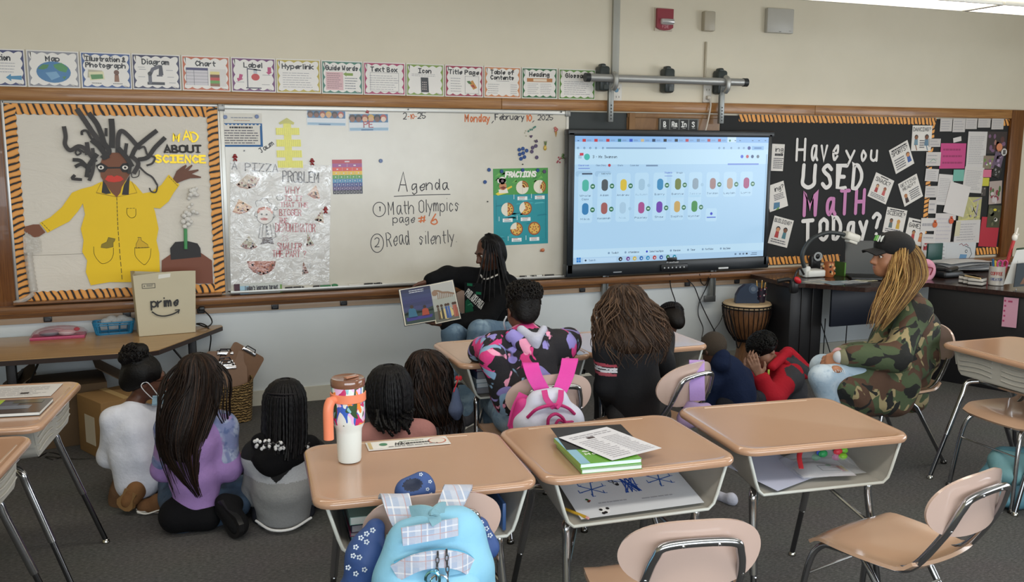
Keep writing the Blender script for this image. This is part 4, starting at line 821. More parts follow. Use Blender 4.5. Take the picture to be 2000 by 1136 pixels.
s=Sheet(wallM(sx0,sz0,SD-.001),sx1-sx0,sz1-sz0,.001,'a9cfec');sw=s.w;sh=s.h
def e(x,y):
    """screen u, v from the photo crop of the screen"""
    l,r_=88-16*(y-58)/989,1582-52*(y-70)/908;t=(x-l)/(r_-l);yt,yb=58+12*t,1047-69*t;v=1-(y-yt)/(yb-yt);return (.93*t+.07*t*t,v)
def bar(v0,v1,cc,L=1):s.rect(0,v0,1,v1,cc,L)
bar(.955,1,'86b4e6');bar(.90,.955,'abd0f0');bar(.78,.90,'b9dcf2');bar(.05,.115,'b8daf0');bar(0,.05,'a5c8e6')
def stext(t,x,y,h,col,fit=None):u,v=e(x,y);s.text(t,u,v,h,col,h*sh*.16,fit=fit,L=4)
tabs=((157,'b8343c'),(247,'c0343c'),(338,'b8343c'),(427,'1d6a7a'),(515,'2f55c0'),(603,'c8b48a'),(690,'16365a'),(777,'15181c'),(863,'15181c'),(946,'b03a48'),(1033,'6a7a94'),(1115,'a83a48'),(1197,'a83a48'))
for x,cc in tabs:
    u,v=e(x,92);s.rect(u-.008,v-.011,u+.008,v+.011,cc,4);s.rect(u+.014,v-.006,u+.034,v+.006,'7aa0cc',3)
u,v=e(1278,94);s.rect(u-.014,.957,u+.034,1,'c3e0f4',2);s.disc(u,v,.009,'2a7a4a',4)
for x in (112,1320,1357,1455,1505,1555):u,v=e(x,94);s.rect(u-.004,v-.003,u+.004,v+.003,'3a5678',4)
for x in (110,158,203,247,300,1195,1231,1288,1347,1386):u,v=e(x,150);s.disc(u,v,.009,'4a6a8c',4,n=6);s.disc(u,v,.005,'abd0f0',5,n=6)
u,v=e(325,150);s.rect(u,v-.006,u+.30,v+.006,'7d9fc0',3);u,v=e(1427,150);s.disc(u,v,.015,'2a3a8a',4);u,v=e(1450,150);s.rect(u,v-.016,u+.065,v+.016,'86b4e0',3);s.rect(u+.012,v-.005,u+.052,v+.005,'4a78b0',4)
u,v=e(178,217);s.disc(u,v,.025,'3fb4a8',4);u,v=e(125,215);[s.rect(u-.008,v-.012+.009*k,u+.008,v-.009+.009*k,'5a7a94',4) for k in range(3)];u,v=e(137,199);s.rect(u-.009,v-.008,u+.009,v+.012,'c03a50',5)
stext('3 - Ms. Swanson',222,226,.020,'1d2a3a',.12)
for t,x,f_ in (('Classroom',112,.052),('Class Story',247,.05),('Chats',412,.028),('Calendar',508,.046),('Dojo Islands'[:0],630,.05)):
    if t:stext(t,x,287,.012,'3a4ac0' if x==112 else '4a6484',f_)
u,v=e(630,283);s.rect(u,v-.006,u+.06,v+.006,'6a88a8',4);u,v=e(112,305);s.rect(u,v-.002,u+.055,v+.002,'3a4ac0',4);u,v=e(349,281);s.disc(u,v,.012,'b03a48',5)
for x,cc in ((1371,'3a5ad0'),(1413,'b8404c'),(1452,'2a4a7a'),(1495,'5a6a7a')):u,v=e(x,214);s.disc(u,v,.014,cc,4)
u,v=e(1260,272);s.rect(u,v-.006,u+.17,v+.006,'6a8ad8',4)
for t,x,f_ in (('Invite text'[:0],140,.05),('Add note',288,.045)):
    u,v=e(x-40,346);s.poly([(u+a/sw*1,v+b/sh*1) for a,b in [(q[0]+.055,q[1]) for q in roundrect(.13,.04,.018)]],'9cc2e0',2)
    if t:stext(t,x,350,.012,'2a3a50',f_)
u,v=e(140,346);s.rect(u,v-.006,u+.05,v+.006,'3a4a60',4)
stext('Students',772,342,.012,'3a4ac0',.04);stext('Groups',863,342,.012,'4a6484',.034);u,v=e(772,362);s.rect(u,v-.001,u+.04,v+.002,'3a4ac0',4)
names=(('Whole',165,520,'4ab0a0'),('Adam',312,516,'4a545a'),('Andrew',455,514,'d0b83c'),('Autumn',594,510,'9cc0d8'),('Barry',735,508,'2f86b8'),('Bennie',872,505,'6a7a3a'),('Jessie',1006,502,'8aa0b0'),('Jordan',1140,500,'9a7a7a'),('Leylah',1272,498,'b09a8a'),('Lyric',1400,494,'a04a78'),('Mika',163,700,'2f7ab0'),('Moniannah',307,694,'9a5a5a'),('Nia',448,690,'a4c6de'),('Paisley',590,688,'a04a8a'),('Shae',728,682,'6a3aa8'),('Sophia',864,678,'c0a05a'),('Wynter',997,675,'3f8a4a'))
for t,x,y,cc in names:
    gray=t in ('Autumn','Jessie','Nia');u,v=e(x,y-8);s.poly([(u+a/sw,v+.07+b/sh) for a,b in roundrect(.115,.19,.02)],'b4d8f0',2)
    s.poly([(u+a/sw,v+.078+b/sh) for a,b in roundrect(.052,.085,.025)],cc,4)
    s.text(t,u,v-.008,.014,'8fb0cc' if gray else '4a6484',.0022,fit=min(.065,.0095*len(t)+.006),align='c',L=5)
    if not gray:s.disc(u+.035,v+.07,.020,'1f6a4a',6);s.rect(u+.029,v+.064,u+.041,v+.076,'b8d8c8',7)
    else:s.disc(u+.036,v+.07,.014,'9fc4de',5)
u,v=e(165,545);s.text('Class',u,v-.002,.014,'4a6484',.0022,fit=.034,align='c',L=5)
u,v=e(1130,650);s.poly([(u+a/sw,v-.01+b/sh) for a,b in roundrect(.10,.10,.015)],'b4d8f0',2);s.disc(u,v,.012,'2a3ac0',5);s.rect(u-.024,v-.034,u+.024,v-.026,'3a5ac8',5)
for t,x,f_ in (('Toolkit',365,.035),('Attendance',492,.055),('Select multiple',655,.072),('Random',838,.038),('Timer',970,.026),('Portfolios',1083,.044),('Big Ideas',1222,.04)):
    u,v=e(x,935-(x-365)*.042);s.text(t,u,.072,.014,'3a4a64',.0022,fit=f_,L=4);s.disc(u-.014,.079,.009,'2a3ac0' if x==655 else '7a9ab8',4)
u,v=e(113,1010);[s.rect(u-.01+.011*a,.014+.0115*2*b*.9,u-.0005+.011*a,.032+.0115*2*b*.9-.0005,'1f78c8',4) for a in (0,1) for b in (0,1)]
u,v=e(148,1005);s.rect(u,.008,u+.165,.044,'b4d4ee',2);s.text('Search',u+.028,.019,.016,'6a86a4',.0022,fit=.034,L=4);s.disc(u+.012,.027,.008,'2a3a50',4)
for x,cc in ((432,'15181c'),(490,'6a3a8a'),(540,'c8b048'),(591,'1f68b0'),(641,'2a88b8'),(692,'b03a38'),(743,'2450a0'),(794,'1d6a40'),(844,'1f8aa8')):u,v=e(x,985);s.disc(u,.027,.017,cc,4);s.disc(u+.001,.025,.006,'c8dcec',5)
for x in (1315,1350,1376,1402):u,v=e(x,955);s.rect(u-.005,.020,u+.005,.034,'5a7490' if x<1400 else '1d2a3a',4)
u,v=e(1440,950);s.rect(u,.028,u+.03,.034,'5a7490',4);s.rect(u-.005,.014,u+.03,.020,'5a7490',4)
u,v=e(1560,300);s.rect(.990,.12,.996,.86,'8fb4d4',4)
s.build('screen',SCR,sc)
# mount: horizontal bar, brackets, uprights
mt=thing('display_mount','aluminium bar on dark brackets with two uprights carrying the display','mount',(3.55,-.06,.9))
a,b=A(1147,152,-.13),A(1455,160,-.13);zb=(a[2]+b[2])/2
m=MB('b4b5b4');m.tube([(a[0],-.13,zb),(b[0],-.13,zb)],.028,20);m.build('bar',DULLMETAL(),mt)
for x in (a[0],b[0]):m=MB('2f3234');m.tube([(x-.018,-.13,zb),(x+.018,-.13,zb)],.032,20);m.build('end_cap',PLAS(),mt)
for px in (1179,1306,1409):
    P=A(px,155,-.07);m=MB('333a3a');m.box((P[0],-.05,zb),(.085,.09,.18),bev=.018);m.box((P[0]-.01,-.06,zb+.09),(.04,.06,.03),bev=.01);m.box((P[0]+.01,-.098,zb-.06),(.04,.006,.03),col='4a5050');m.build('bracket',PLAS(),mt)
for px in (1194,1411):
    P=A(px,200,-.10);m=MB('8f9291');q=(P[0],-.10,0);m.box((P[0],-.085,zb-.16),(.04,.03,.30),bev=.004);m.tube(spline([(P[0],-.13,zb+.034),(P[0],-.168,zb+.01),(P[0],-.165,zb-.05),(P[0],-.135,zb-.075)],5),.019,10,col='b5b6b4')
    for k in range(5):m.box((P[0],-.1008,zb-.19-.024*k),(.010,.002,.010),col='3a3c3c')
    m.box((P[0],-.05,.72),(.045,.035,.36),bev=.004);m.box((P[0]+.013,-.07,.70),(.012,.02,.3),col='6f7274')
    if px>1300:m.box((P[0]-.02,-.06,.55),(.10,.02,.05),col='6f7274',bev=.003)
    m.build('upright',DULLMETAL(),mt)
# ------------------------------------------------------------ on the upper wall
P=A(1202,60,-.02);m=MB('a5a49b');m.box((P[0]+.005,-.014,2.72),(.055,.028,1.1),bev=.004);tag(m.build('cable_raceway',PLAS()),'grey vertical cable raceway rising from the bar to the ceiling','raceway')
P=A(1380,100,-.02);m=MB('b3a893');m.box((P[0],-.008,2.32),(.016,.016,.40),bev=.003);tag(m.build('conduit',PLAS()),'thin beige conduit running down from the beige wall box','conduit')
P=A(1383,42,-.02);m=MB('b3aa98');m.box((P[0],-.025,P[2]),(.095,.05,.145),bev=.008);tag(m.build('junction_box',PLAS()),'small beige wall box high between alarm and white panel','box')
P=A(1297,38,-.02);al=thing('fire_alarm','red fire alarm strobe high on the wall above the screen','fire alarm',P)
m=MB('8f2f3c');m.prism([(-.068,.075),(.068,.075),(.068,-.06),(.04,-.075),(0,-.08),(-.04,-.075),(-.068,-.06)],.04,wallM(P[0],P[2],0));m.box(P+V3(0,.012,0),(.145,.016,.165),col='cbbfae');m.build('housing',finish(.35,var=.03),al)
m=MB('d8d8da');m.lathe([(.012,-.055),(.022,-.05),(.024,0),(.022,.05),(.012,.055)],(P[0]+.012,-.045,P[2]-.018),14,axis=(1,0,0));m.build('strobe_lens',finish(.12,metal=.6,var=.1),al)
s=Sheet(wallM(P[0]-.03,P[2]-.066,.040),.07,.024,.0005,'8f2f3c');s.text('FIRE',.1,.1,.8,'c98a92',.003,fit=.8);s.build('lettering',PAPER(),al)
P=A(1522,41,-.02);m=MB('b7b4ac');m.box((P[0],-.02,P[2]),(.245,.04,.185),bev=.006);m.box((P[0]-.003,-.0405,P[2]-.082),(.02,.003,.005),col='77756f');m.box((P[0]+.09,-.0405,P[2]-.075),(.02,.003,.004),col='8c8a84');tag(m.build('wall_panel',PLAS()),'flat white wireless panel high on the wall at the right','wall panel')
def outlet(px,py,label,extra=None):
    P=A(px,py,-.02);t=thing('wall_socket',label,'socket',P);m=MB('dcd8d0');m.box(P+V3(0,.008,0),(.072,.018,.13),bev=.004);m.build('plate',PLAS(),t)
    m=MB('8f8a82');[m.box(P+V3(dx,-.0015,dz),(.006,.002,.014)) for dz in (.03,-.03) for dx in (-.01,.012)];m.build('slots',PLAS(),t);return P
P=outlet(1382,183,'white wall socket with a plug, under the bar\'s right bracket');outlet(1206,181,'white wall plate with a blue port behind the left upright')
m=MB('5a8aa8');q=A(1204,176,-.023);m.lathe([(.016,0),(.016,.004)],q,12,axis=(0,-1,0));tag(m.build('port',PLAS()),'round blue port on the wall plate beside the left upright','port')
m=MB('c8c0b4');m.box(P+V3(0,-.018,-.03),(.034,.03,.03),bev=.006);m.tube(spline([P+V3(.002,-.03,-.035),P+V3(.006,-.04,-.09),P+V3(-.012,-.04,-.2),P+V3(-.05,-.05,-.34),P+V3(-.06,-.05,-.5)],6),.006,8);tag(m.build('charging_lead',PLAS()),'cream power lead hanging from the wall socket behind the screen','cord')
# element-style letter tiles
P0,P1=A(1289,243,-.03),A(1363,243,-.03);t=thing('letter_tiles','grey rail of four black tiles reading BRaInS above the screen','sign',(P0+P1)/2)
w4=(P1[0]-P0[0])/4;m=MB('6a6c6b');m.box(((P0[0]+P1[0])/2,-.02,P0[2]),(P1[0]-P0[0]+.012,.024,.093),bev=.003);m.build('rail',PLAS(),t)
for i,tx in enumerate(('B','Ra','In','S')):s=Sheet(wallM(P0[0]+w4*i+.007,P0[2]-.038,.033),w4-.014,.076,.002,'1d1f20');s.text(tx,.5,.3,.48,'e8e8e6',.008,fit=.28*len(tx)+.1,align='c');s.lines(.3,.1,.7,.2,1,'b8b8b6',.25,3,0);s.build('tile',PAPER(),t)
# ------------------------------------------------------------ pupil desks and chairs
TAN,TAN2,GREYB,RIM='b58f74','bd9a80','aeaba3','ced1cb'
def rz(a):return np.array([[math.cos(a),-math.sin(a)],[math.sin(a),math.cos(a)]])
def desk_proto(loc,rot,label,embossed=True):
    """desk local frame: the pupil sits on the -y side; the closed back faces +y"""
    t=thing('school_desk',label,'desk',(0,0,0),'pupil desks')
    w_,d_,zt=.69,.545,.72;pr=roundrect(w_,d_,.065,6);k=len(pr);v=[]
    for e,z in ((.014,zt-.026),(.003,zt-.024),(0,zt-.016),(.001,zt-.008),(.006,zt-.001),(.014,zt+.001),(.022,zt-.001),(.03,zt-.0015)):
        v+=[(x*(1-2*e/w_),y*(1-2*e/d_),z) for x,y in pr]
    m=MB(TAN);m.add(v,[[i*k+j,i*k+(j+1) % k,(i+1)*k+(j+1) % k,(i+1)*k+j] for i in range(7) for j in range(k)]+[list(range(k))[::-1],[7*k+j for j in range(k)]])
    m.build('desktop',LAM(),t,sharp=50)
    m=MB('c8ab92');m.box((0,d_/2-.032,zt-.0008),(.46,.007,.003),bev=.001);m.build('groove_highlight',LAM(),t)  # pencil groove as a strip; its light line is painted in as paler colour
    # book box: a folded shell open to the pupil
    hw,bw,z0=.305,.262,.545;prof=[(-hw,zt-.022),(-bw-.012,z0+.05),(-bw,z0+.018),(-bw+.02,z0),(bw-.02,z0),(bw,z0+.018),(bw+.012,z0+.05),(hw,zt-.022)]
    def shell(u,vv):
        i=u*(len(prof)-1);a=min(int(i),len(prof)-2);f_=i-a;x=prof[a][0]*(1-f_)+prof[a+1][0]*f_;z=prof[a][1]*(1-f_)+prof[a+1][1]*f_
        kk=1-.10*vv;return (x*kk,-.245+.47*vv,z+.03*vv*(1 if z<.62 else 0))
    m=MB(GREYB);m.grid(shell,28,4,thick=.006)
    back=[(x*.9,(z+(.03 if z<.62 else 0))) for x,z in prof];m.prism(back,.006,np.array([[1,0,0,0],[0,0,1,.222],[0,1,0,0],[0,0,0,1]]))
    if embossed:
        for i in range(4):
            for s_ in (-1,1):m.tube(spline([(s_*(.03+.2*q),.231,.60+.025*i+s_*.006*math.sin(q*4)) for q in (0,.33,.66,1)],4),.005,6,flat=.8)
    m.build('book_box',finish(.45,var=.12,vs=7),t,sharp=40)
    m=MB(RIM);m.tube([(x,-.247,z) for x,z in prof],.0055,8);m.build('box_rim',PLAS(),t)
    for sx in (-1,1):
        for sy in (-1,1):
            top=V3(sx*.20,sy*.12,z0-.014);kn=V3(sx*.235,sy*.165,z0-.03);ft=V3(sx*.265,sy*.335 if sy>0 else -.27,.012)
            m=MB('b4b5b8');p=spline([top,kn,kn+(ft-kn)*.12,kn+(ft-kn)*.55],5);m.tube(p,.0145,12);m.tube([kn+(ft-kn)*.5,ft],.0110,12,col='77787c')
            q=kn+(ft-kn)*.56;m.ball(q+V3(0,-.012,0),.005,6,col='e8e8ea');lg=m.build('leg',CHROME(),t)
            m=MB('b4b2aa');m.lathe([(.006,.02),(.011,.018),(.017,.008),(.017,.0)],ft-V3(0,0,.012),12);m.build('glide',CHROME(),lg)
    for sx in (-1,1):
        m=MB('b9babd');a=V3(sx*.247,-.2,.36);b=V3(sx*.06,.10,z0+.02);m.tube(spline([a,a*.75+b*.25,b],4),.0075,8);m.build('brace',CHROME(),t)
    for sy in (-1,1):
        m=MB('b9babd');m.tube([(-.2,sy*.12,z0-.012),(.2,sy*.12,z0-.012)],.012,10);m.build('cross_tube',CHROME(),t)
    t.location=loc;t.rotation_euler=(0,0,rot);return t
def chair_proto(loc,rot,label):
    """chair local frame: the sitter faces +y"""
    t=thing('school_chair',label,'chair',(0,0,0),'pupil chairs')
    def seat(u,v):
        a_,b_=u*2-1,v*2-1;x,y=a_*math.sqrt(1-.42*b_*b_*.5)*.215,b_*math.sqrt(1-.42*a_*a_*.5)*.21;wf=1-.10*(1-v);r=max(0,abs(u-.5)*2-.75)/.25;fr=max(0,v-.82)/.18;bk=max(0,.14-v)/.14
        return (x*wf,y,.435-.014*math.cos((u-.5)*PI)*math.sin(PI*min(1,v*1.1))**1-.03*fr**2+.03*bk**2+.006*r)
    m=MB(TAN2);m.grid(seat,16,16,thick=.012);m.build('seat',LAM(),t,sharp=60)
    def back(u,v):
        th=(u-.5)*2;hx=.205;th=math.sin(th*PI/2);hh=.105*max(0,1-abs(th)**2.6)**.5;zz=(v-.5)*2*max(hh,.004)*(1.0 if v>.5 else 1.0)
        x=hx*th;y=-.225-.05*(1-th*th)-.10*(zz+.1)*.35;return (x,y-.015,.658+zz+(.014*(1-th*th) if v<.5 else 0))
    m=MB('c6aca0');m.grid(back,24,8,thick=.011);o=m.build('backrest',LAM(),t,sharp=60)
    # bent chrome tube: back hoop, seat rails, front legs
    zt=.708;hoop=[(-.13,-.06,.405),(-.145,-.17,.44),(-.137,-.265,.58),(-.12,-.303,.67),(-.085,-.316,zt),(.085,-.316,zt),(.12,-.303,.67),(.137,-.265,.58),(.145,-.17,.44),(.13,-.06,.405)]
    m=MB('b0b1b5');m.tube(spline(hoop,6),.0125,12)
    for x,z in ((-.05,zt+.001),(.05,zt+.001),(-.137,.60),(.137,.60)):m.ball((x,-.326 if abs(x)<.1 else -.284,z),.0065,8,col='e4e4e6')
    m.build('back_frame',CHROME(),t)
    for sx in (-1,1):
        m=MB('b0b1b5');m.tube(spline([(sx*.13,-.07,.406),(sx*.14,.10,.400),(sx*.15,.165,.385),(sx*.168,.20,.30),(sx*.19,.235,.012)],6),.0115,12);lg=m.build('leg',CHROME(),t)
        m=MB('5a5856');m.lathe([(.012,.02),(.017,.012),(.017,0)],(sx*.19,.235,0),10);m.build('glide',CHROME(),lg)
        m=MB('9fa0a4');m.tube([(sx*.125,.02,.402),(sx*.145,-.06,.33),(sx*.18,-.25,.012)],.0115,12);lg=m.build('leg',CHROME(),t)
        m=MB('5a5856');m.lathe([(.012,.02),(.017,.012),(.017,0)],(sx*.18,-.25,0),10);m.build('glide',CHROME(),lg)
    for y,z,x in ((-.095,.29,.15),(.21,.27,.17)):
        m=MB('b9babd');m.tube([(-x,y,z),(x,y,z)],.0045,8);m.build('stretcher',CHROME(),t)
    t.location=loc;t.rotation_euler=(0,0,rot);return t
RD=math.radians
DK=desk_proto((.715,-3.43,0),RD(-4.5),'tan pupil desk in front left with a tall floral tumbler on it')
D2=dup(DK,(1.415,-3.465,0),RD(-2.5),'tan pupil desk in front centre with green workbooks and a white sheet on it')
D3=dup(DK,(2.16,-3.455,0),RD(-5.2),'tan pupil desk, empty top, with a bag of beads in its open box')
D4=dup(DK,(1.60,-1.93,0),RD(0),'tan pupil desk at which the girl in the splashy pink hoodie leans')
D5=dup(DK,(2.275,-1.93,0),RD(0),'tan pupil desk at which the girl with long brown hair sits')
DR=dup(DK,(4.07,-2.885,0),RD(90),'tan pupil desk at the right edge with its grey wavy back panel showing')
DA=dup(DK,(-.70,-2.225,0),RD(-98),'tan pupil desk at the left edge with a sheet and a workbook on it')
DB=dup(DK,(-.80,-2.99,0),RD(-98),'tan pupil desk in the lower left corner with a bare top')
CH=chair_proto((.70,-3.53,0),RD(-5),'pupil chair carrying the light blue backpack')
C2=dup(CH,(1.335,-3.95,-.0),RD(-11),'empty pupil chair with pinkish backrest, at the bottom centre')
C3=dup(CH,(2.235,-3.93,0),RD(13),'empty pupil chair with shiny seat, at the bottom right')
C4=dup(CH,(1.53,-2.37,0),RD(0),'pupil chair carrying the pink and white backpack')
C5=dup(CH,(2.11,-2.41,0),RD(22),'pupil chair with a lavender bag hung on its backrest')
C6=dup(CH,(3.74,-2.28,0),RD(90),'pupil chair under the woman in the camouflage jacket')
C7=dup(CH,(3.98,-2.93,0),RD(90),'pupil chair pushed under the desk at the right edge')
C8=dup(CH,(1.86,-.50,0),RD(150),'chair by the wall under the reader with braids')

# ------------------------------------------------------------ on and in the desks
def on_desk(t,x,y,z=.0):c=rz(t.rotation_euler[2])@np.array((x,y));return V3(t.location[0]+c[0],t.location[1]+c[1],z)
ZT=.7205
# tumbler
P=Z(683,899,ZT);tm=thing('tumbler','tall white floral tumbler with an orange handle and brown lid','tumbler',P)
P=V3(*P)
def floral():
    m,nt,b=nodes('tumbler_print');tc=N(nt,'TexCoord');cur=None
    at=N(nt,'Attribute',attribute_name='pigment');cur=at.outputs['Color']
    sep=N(nt,'SeparateXYZ');nt.links.new(tc.outputs['Object'],sep.inputs[0])
    for i,(sc_,cc,lo) in enumerate(((30,'e8b8e0',.66),(34,'3a62c0',.655),(27,'c82a68',.69),(36,'f08a3c',.68),(32,'33502f',.70),(44,'8ac0c8',.70))):
        mp=N(nt,'Mapping');mp.inputs['Location'].default_value=(i*3.7,i*1.9,i*5.1);mp.inputs['Rotation'].default_value=(.5*i,.3,.8*i);mp.inputs['Scale'].default_value=(1,1,.55)
        nt.links.new(tc.outputs['Object'],mp.inputs[0]);n=N(nt,'TexNoise');n.inputs['Scale'].default_value=sc_;n.inputs['Detail'].default_value=0;n.inputs['Distortion'].default_value=.6
        nt.links.new(mp.outputs[0],n.inputs['Vector']);gt=N(nt,'Math',operation='GREATER_THAN');gt.inputs[1].default_value=lo-.06;nt.links.new(n.outputs[0],gt.inputs[0])
        g2=N(nt,'Math',operation='GREATER_THAN');g2.inputs[1].default_value=ZT+.132;nt.links.new(sep.outputs[2],g2.inputs[0]);ml=N(nt,'Math',operation='MULTIPLY');nt.links.new(gt.outputs[0],ml.inputs[0]);nt.links.new(g2.outputs[0],ml.inputs[1])
        mx=N(nt,'Mix',data_type='RGBA');nt.links.new(ml.outputs[0],mx.inputs[0]);nt.links.new(cur,mx.inputs[6]);mx.inputs[7].default_value=lin(cc);cur=mx.outputs[2]
    nt.links.new(cur,b.inputs['Base Color']);b.inputs['Roughness'].default_value=.35;b.inputs['Coat Weight'].default_value=.3;return m
m=MB('dfe4e0');m.lathe([(.030,0),(.036,.002),(.0385,.010),(.0415,.10),(.043,.112),(.0515,.132),(.0535,.145),(.0545,.25),(.053,.256)],P,36);m.build('cup',floral(),tm)
m=MB('7d5440');m.lathe([(.0545,.254),(.0555,.258),(.0555,.274),(.052,.281),(.046,.279),(.02,.277)],P,32);m.box(P+V3(.012,.005,.281),(.05,.018,.006),rot=.5,col='a8745a',bev=.002);m.build('lid',finish(.12,var=.05,coat=.8),tm)
m=MB('ef8a66');m.lathe([(.0545,.205),(.0575,.207),(.0575,.232),(.0545,.234)],P,32)
hd=nrm(V3(-.86,-.5,0));m.tube(spline([P+hd*.050+V3(0,0,.218),P+hd*.072+V3(0,0,.216),P+hd*.083+V3(0,0,.19),P+hd*.084+V3(0,0,.13),P+hd*.084+V3(0,0,.098),P+hd*.084+V3(0,0,.092)],5),[.013]*5+[.0165]*18+[.014,.009,.004],12);m.build('handle',PLAS(),tm)
# name tag strip in its sleeve
def flat_sheet(c,w_,h_,ang,z,col,t=.0012,tilt=0):
    M=np.array([[math.cos(ang),-math.sin(ang),0,c[0]],[math.sin(ang),math.cos(ang),0,c[1]],[0,0,1,z],[0,0,0,1]])@np.array(Matrix.Rotation(tilt,4,'X'));M[:3,3]-=M[:3,:3]@V3(w_/2,h_/2,0);return Sheet(M,w_,h_,t,col)
c=Z(797,866,ZT);s=flat_sheet(c,.285,.085,RD(-4),ZT+.0005,'dddad6',.002);s.rect(.02,.08,.98,.92,'e6e4e0',1);s.text('Mika',.34,.34,.30,'26262a',.005,fit=.17,L=3,slant=.2);s.text('Nelson'[:0],.5,.3,.3,'26262a');s.lines(.52,.36,.76,.56,1,'2a2a2e',.4,3,0);s.lines(.25,.12,.85,.28,1,'8a888c',.3,3,0);s.lines(.4,.68,.7,.8,1,'7a8a78',.3,3,0);s.disc(.2,.55,.17,'2f7a55',3);s.disc(.86,.5,.38,'c9705c',2,.38);s.disc(.86,.5,.32,'e0d6cc',3);s.rect(.02,.08,.06,.92,'c8b078',2)
tag(s.build('name_tag',LAMIN),'laminated paper name tag lying beside the tumbler','name tag')
# workbooks and sheets
def book(name,c,w_,h_,t,ang,z,cover,label,pages='dfe6e4',deco=None,group=None):
    b=thing(name,label,'book',(c[0],c[1],z),group);m=MB(pages);m.box((c[0],c[1],z+t/2),(w_-.004,h_-.004,t-.002),rot=ang);m.build('pages',PAPER(),b)
    s=flat_sheet(c,w_,h_,ang,z+t-.001,cover,.0012)
    if deco:deco(s)
    m=s.m;e=np.array([math.cos(ang),math.sin(ang),0]);m.box((c[0]-e[0]*w_/2,c[1]-e[1]*w_/2,z+t/2),(.002,h_,t),rot=ang,col=cover);m.box((c[0],c[1],z+.0006),(w_,h_,.0012),rot=ang,col=cover);s.build('cover',LAM(),b);return b
c=Z(1168,893,ZT);q=RD(-6)
book('workbook',c,.205,.27,.014,q,ZT,'5f9a3a','green workbook at the bottom of the pile on the centre desk',group='workbooks on the centre desk')
c=Z(1165,882,ZT+.015)
book('workbook',c,.21,.27,.014,q+.02,ZT+.0145,'6aa83c','green and blue workbook on top of the pile on the centre desk','dff0f0',lambda s:(s.rect(0,0,.16,1,'8fc0d8',1),s.text('Green',.22,.38,.05,'e8f0e0',.005,fit=.4),s.text('Move',.22,.28,.05,'e8f0e0',.005,fit=.36),s.rect(.16,.72,1,1,'2f3a26',1),s.rect(.16,.64,1,.74,'b89a6a',2)),'workbooks on the centre desk')
c=Z(1162,852,ZT+.030);s=flat_sheet(c,.26,.24,RD(-10),ZT+.0295,'1c1c20',.001);tag(s.build('black_folder',PLAS()),'thin black folder under the white sheet on the workbook pile','folder')
c=Z(1190,864,ZT+.034);ang=math.atan2(*( (Z(1210,833,ZT)-Z(1092,838,ZT))[[1,0]] ));s=flat_sheet(c,.216,.279,RD(-4)+.32,ZT+.0335,'d9d9e0',.0008)
s.lines(.1,.05,.52,.72,12,'a6a5ae',.2,1);s.lines(.56,.05,.94,.72,14,'a6a5ae',.2,1);s.lines(.1,.8,.9,.92,2,'9a99a2',.2,1,0);s.rect(.34,.74,.48,.80,'4a3c40',2);tag(s.build('worksheet'),'white printed worksheet on top of the green workbooks','paper')
# drawing in the centre desk's box
c=on_desk(D2,.01,-.075);s=flat_sheet(c,.45,.32,RD(-2.5)+.02,.598,'d2d6dc',.001,.24)
s.h*=.74
def snow(s,u,v,r,n):[s.stroke([(u,v),(u+r*math.cos(a)/s.w,v+r*.8*math.sin(a)/s.h)],.004,'2a5aa8',2) for a in [2*PI*k/n+.3 for k in range(n)]];
for u,v in ((.22,.62),(.80,.66)):
    snow(s,u,v,.05,6)
    for k in range(6):a=2*PI*k/6+.3;b=(u+.05*math.cos(a)/s.w,v+.04*math.sin(a)/s.h);s.stroke([(b[0],b[1]+.06),b,(b[0]+.02,b[1])],.003,'2a5aa8',2)
for k in range(12):s.stroke([(.48+.14*random.random(),.78),(.46+.16*random.random(),.45)],.004,'2350a8',2)
s.stroke([(.36,.8),(.48,.72),(.6,.6)],.003,'2350a8',2)
for k in range(4):s.stroke([(.36+.025*k+.018*math.cos(t),.88-.06*k+.03*math.sin(t)) for t in np.linspace(0,2*PI,10)],.003,'26262c',2)
s.disc(.44,.66,.03,'26262c',3)
for k in range(5):s.disc(.13+.02*random.random(),.34+.1*random.random(),.02,('2f6a3a','a83a3a')[k % 2],3,n=8)
s.disc(.21,.12,.08,'e2e4e6',2);[s.disc(.21+dx,.12+dy,.028,'1d1b1e',3,n=8) for dx,dy in ((-.025,.02),(.03,.03),(0,-.05),(-.02,-.06))];s.lines(.2,.26,.45,.32,1,'a8abb4',.2,2);s.lines(.55,.24,.9,.30,1,'a8abb4',.2,2)
tag(s.build('child_drawing'),'child\'s drawing of blue snowflakes inside the centre desk','drawing')
m=MB('c9a030');a,b=on_desk(D2,-.235,-.15,.566),on_desk(D2,-.195,-.238,.566);m.tube([a,b],.005,6);m.tube([b,b+nrm(b-a)*.01],[.005,.004],6,col='d8a0a0');tag(m.build('pencil',PLAS()),'yellow pencil beside the snowflake drawing in the centre desk','pencil')
# papers and bead bag in the third desk
c=on_desk(D3,-.12,-.10);s=flat_sheet(c,.27,.24,RD(18),.575,'c3c8de',.001,.12);tag(s.build('loose_paper'),'bluish white paper in the open box of the empty desk','paper')
c=on_desk(D3,.06,-.12);s=flat_sheet(c,.2,.18,RD(-14),.572,'d3d2da',.001);s.stroke([(.5,.3),(.5,.6),(.9,.6),(.9,.3),(.5,.3)],.004,'3a3a40',2);s.rect(.84,.22,.9,.55,'c83a3a',3);s.rect(.9,.22,.96,.55,'d8b83a',3);s.disc(.72,.6,.06,'3a8a5a',3);tag(s.build('game_sheet'),'small printed game sheet in front of the bead bag in the desk box','paper')
bb_=thing('bead_bag','clear zip bag of coloured beads with a red band in the desk box','bag',on_desk(D3,.06,0,.57))
def bag_s(u,v):c=on_desk(D3,-.06+.26*u,-.21+.2*v);return (c[0],c[1],.572+.08*math.sin(PI*u)**.5*math.sin(PI*v)**.6*(.7+.3*math.sin(5*u+7*v)))
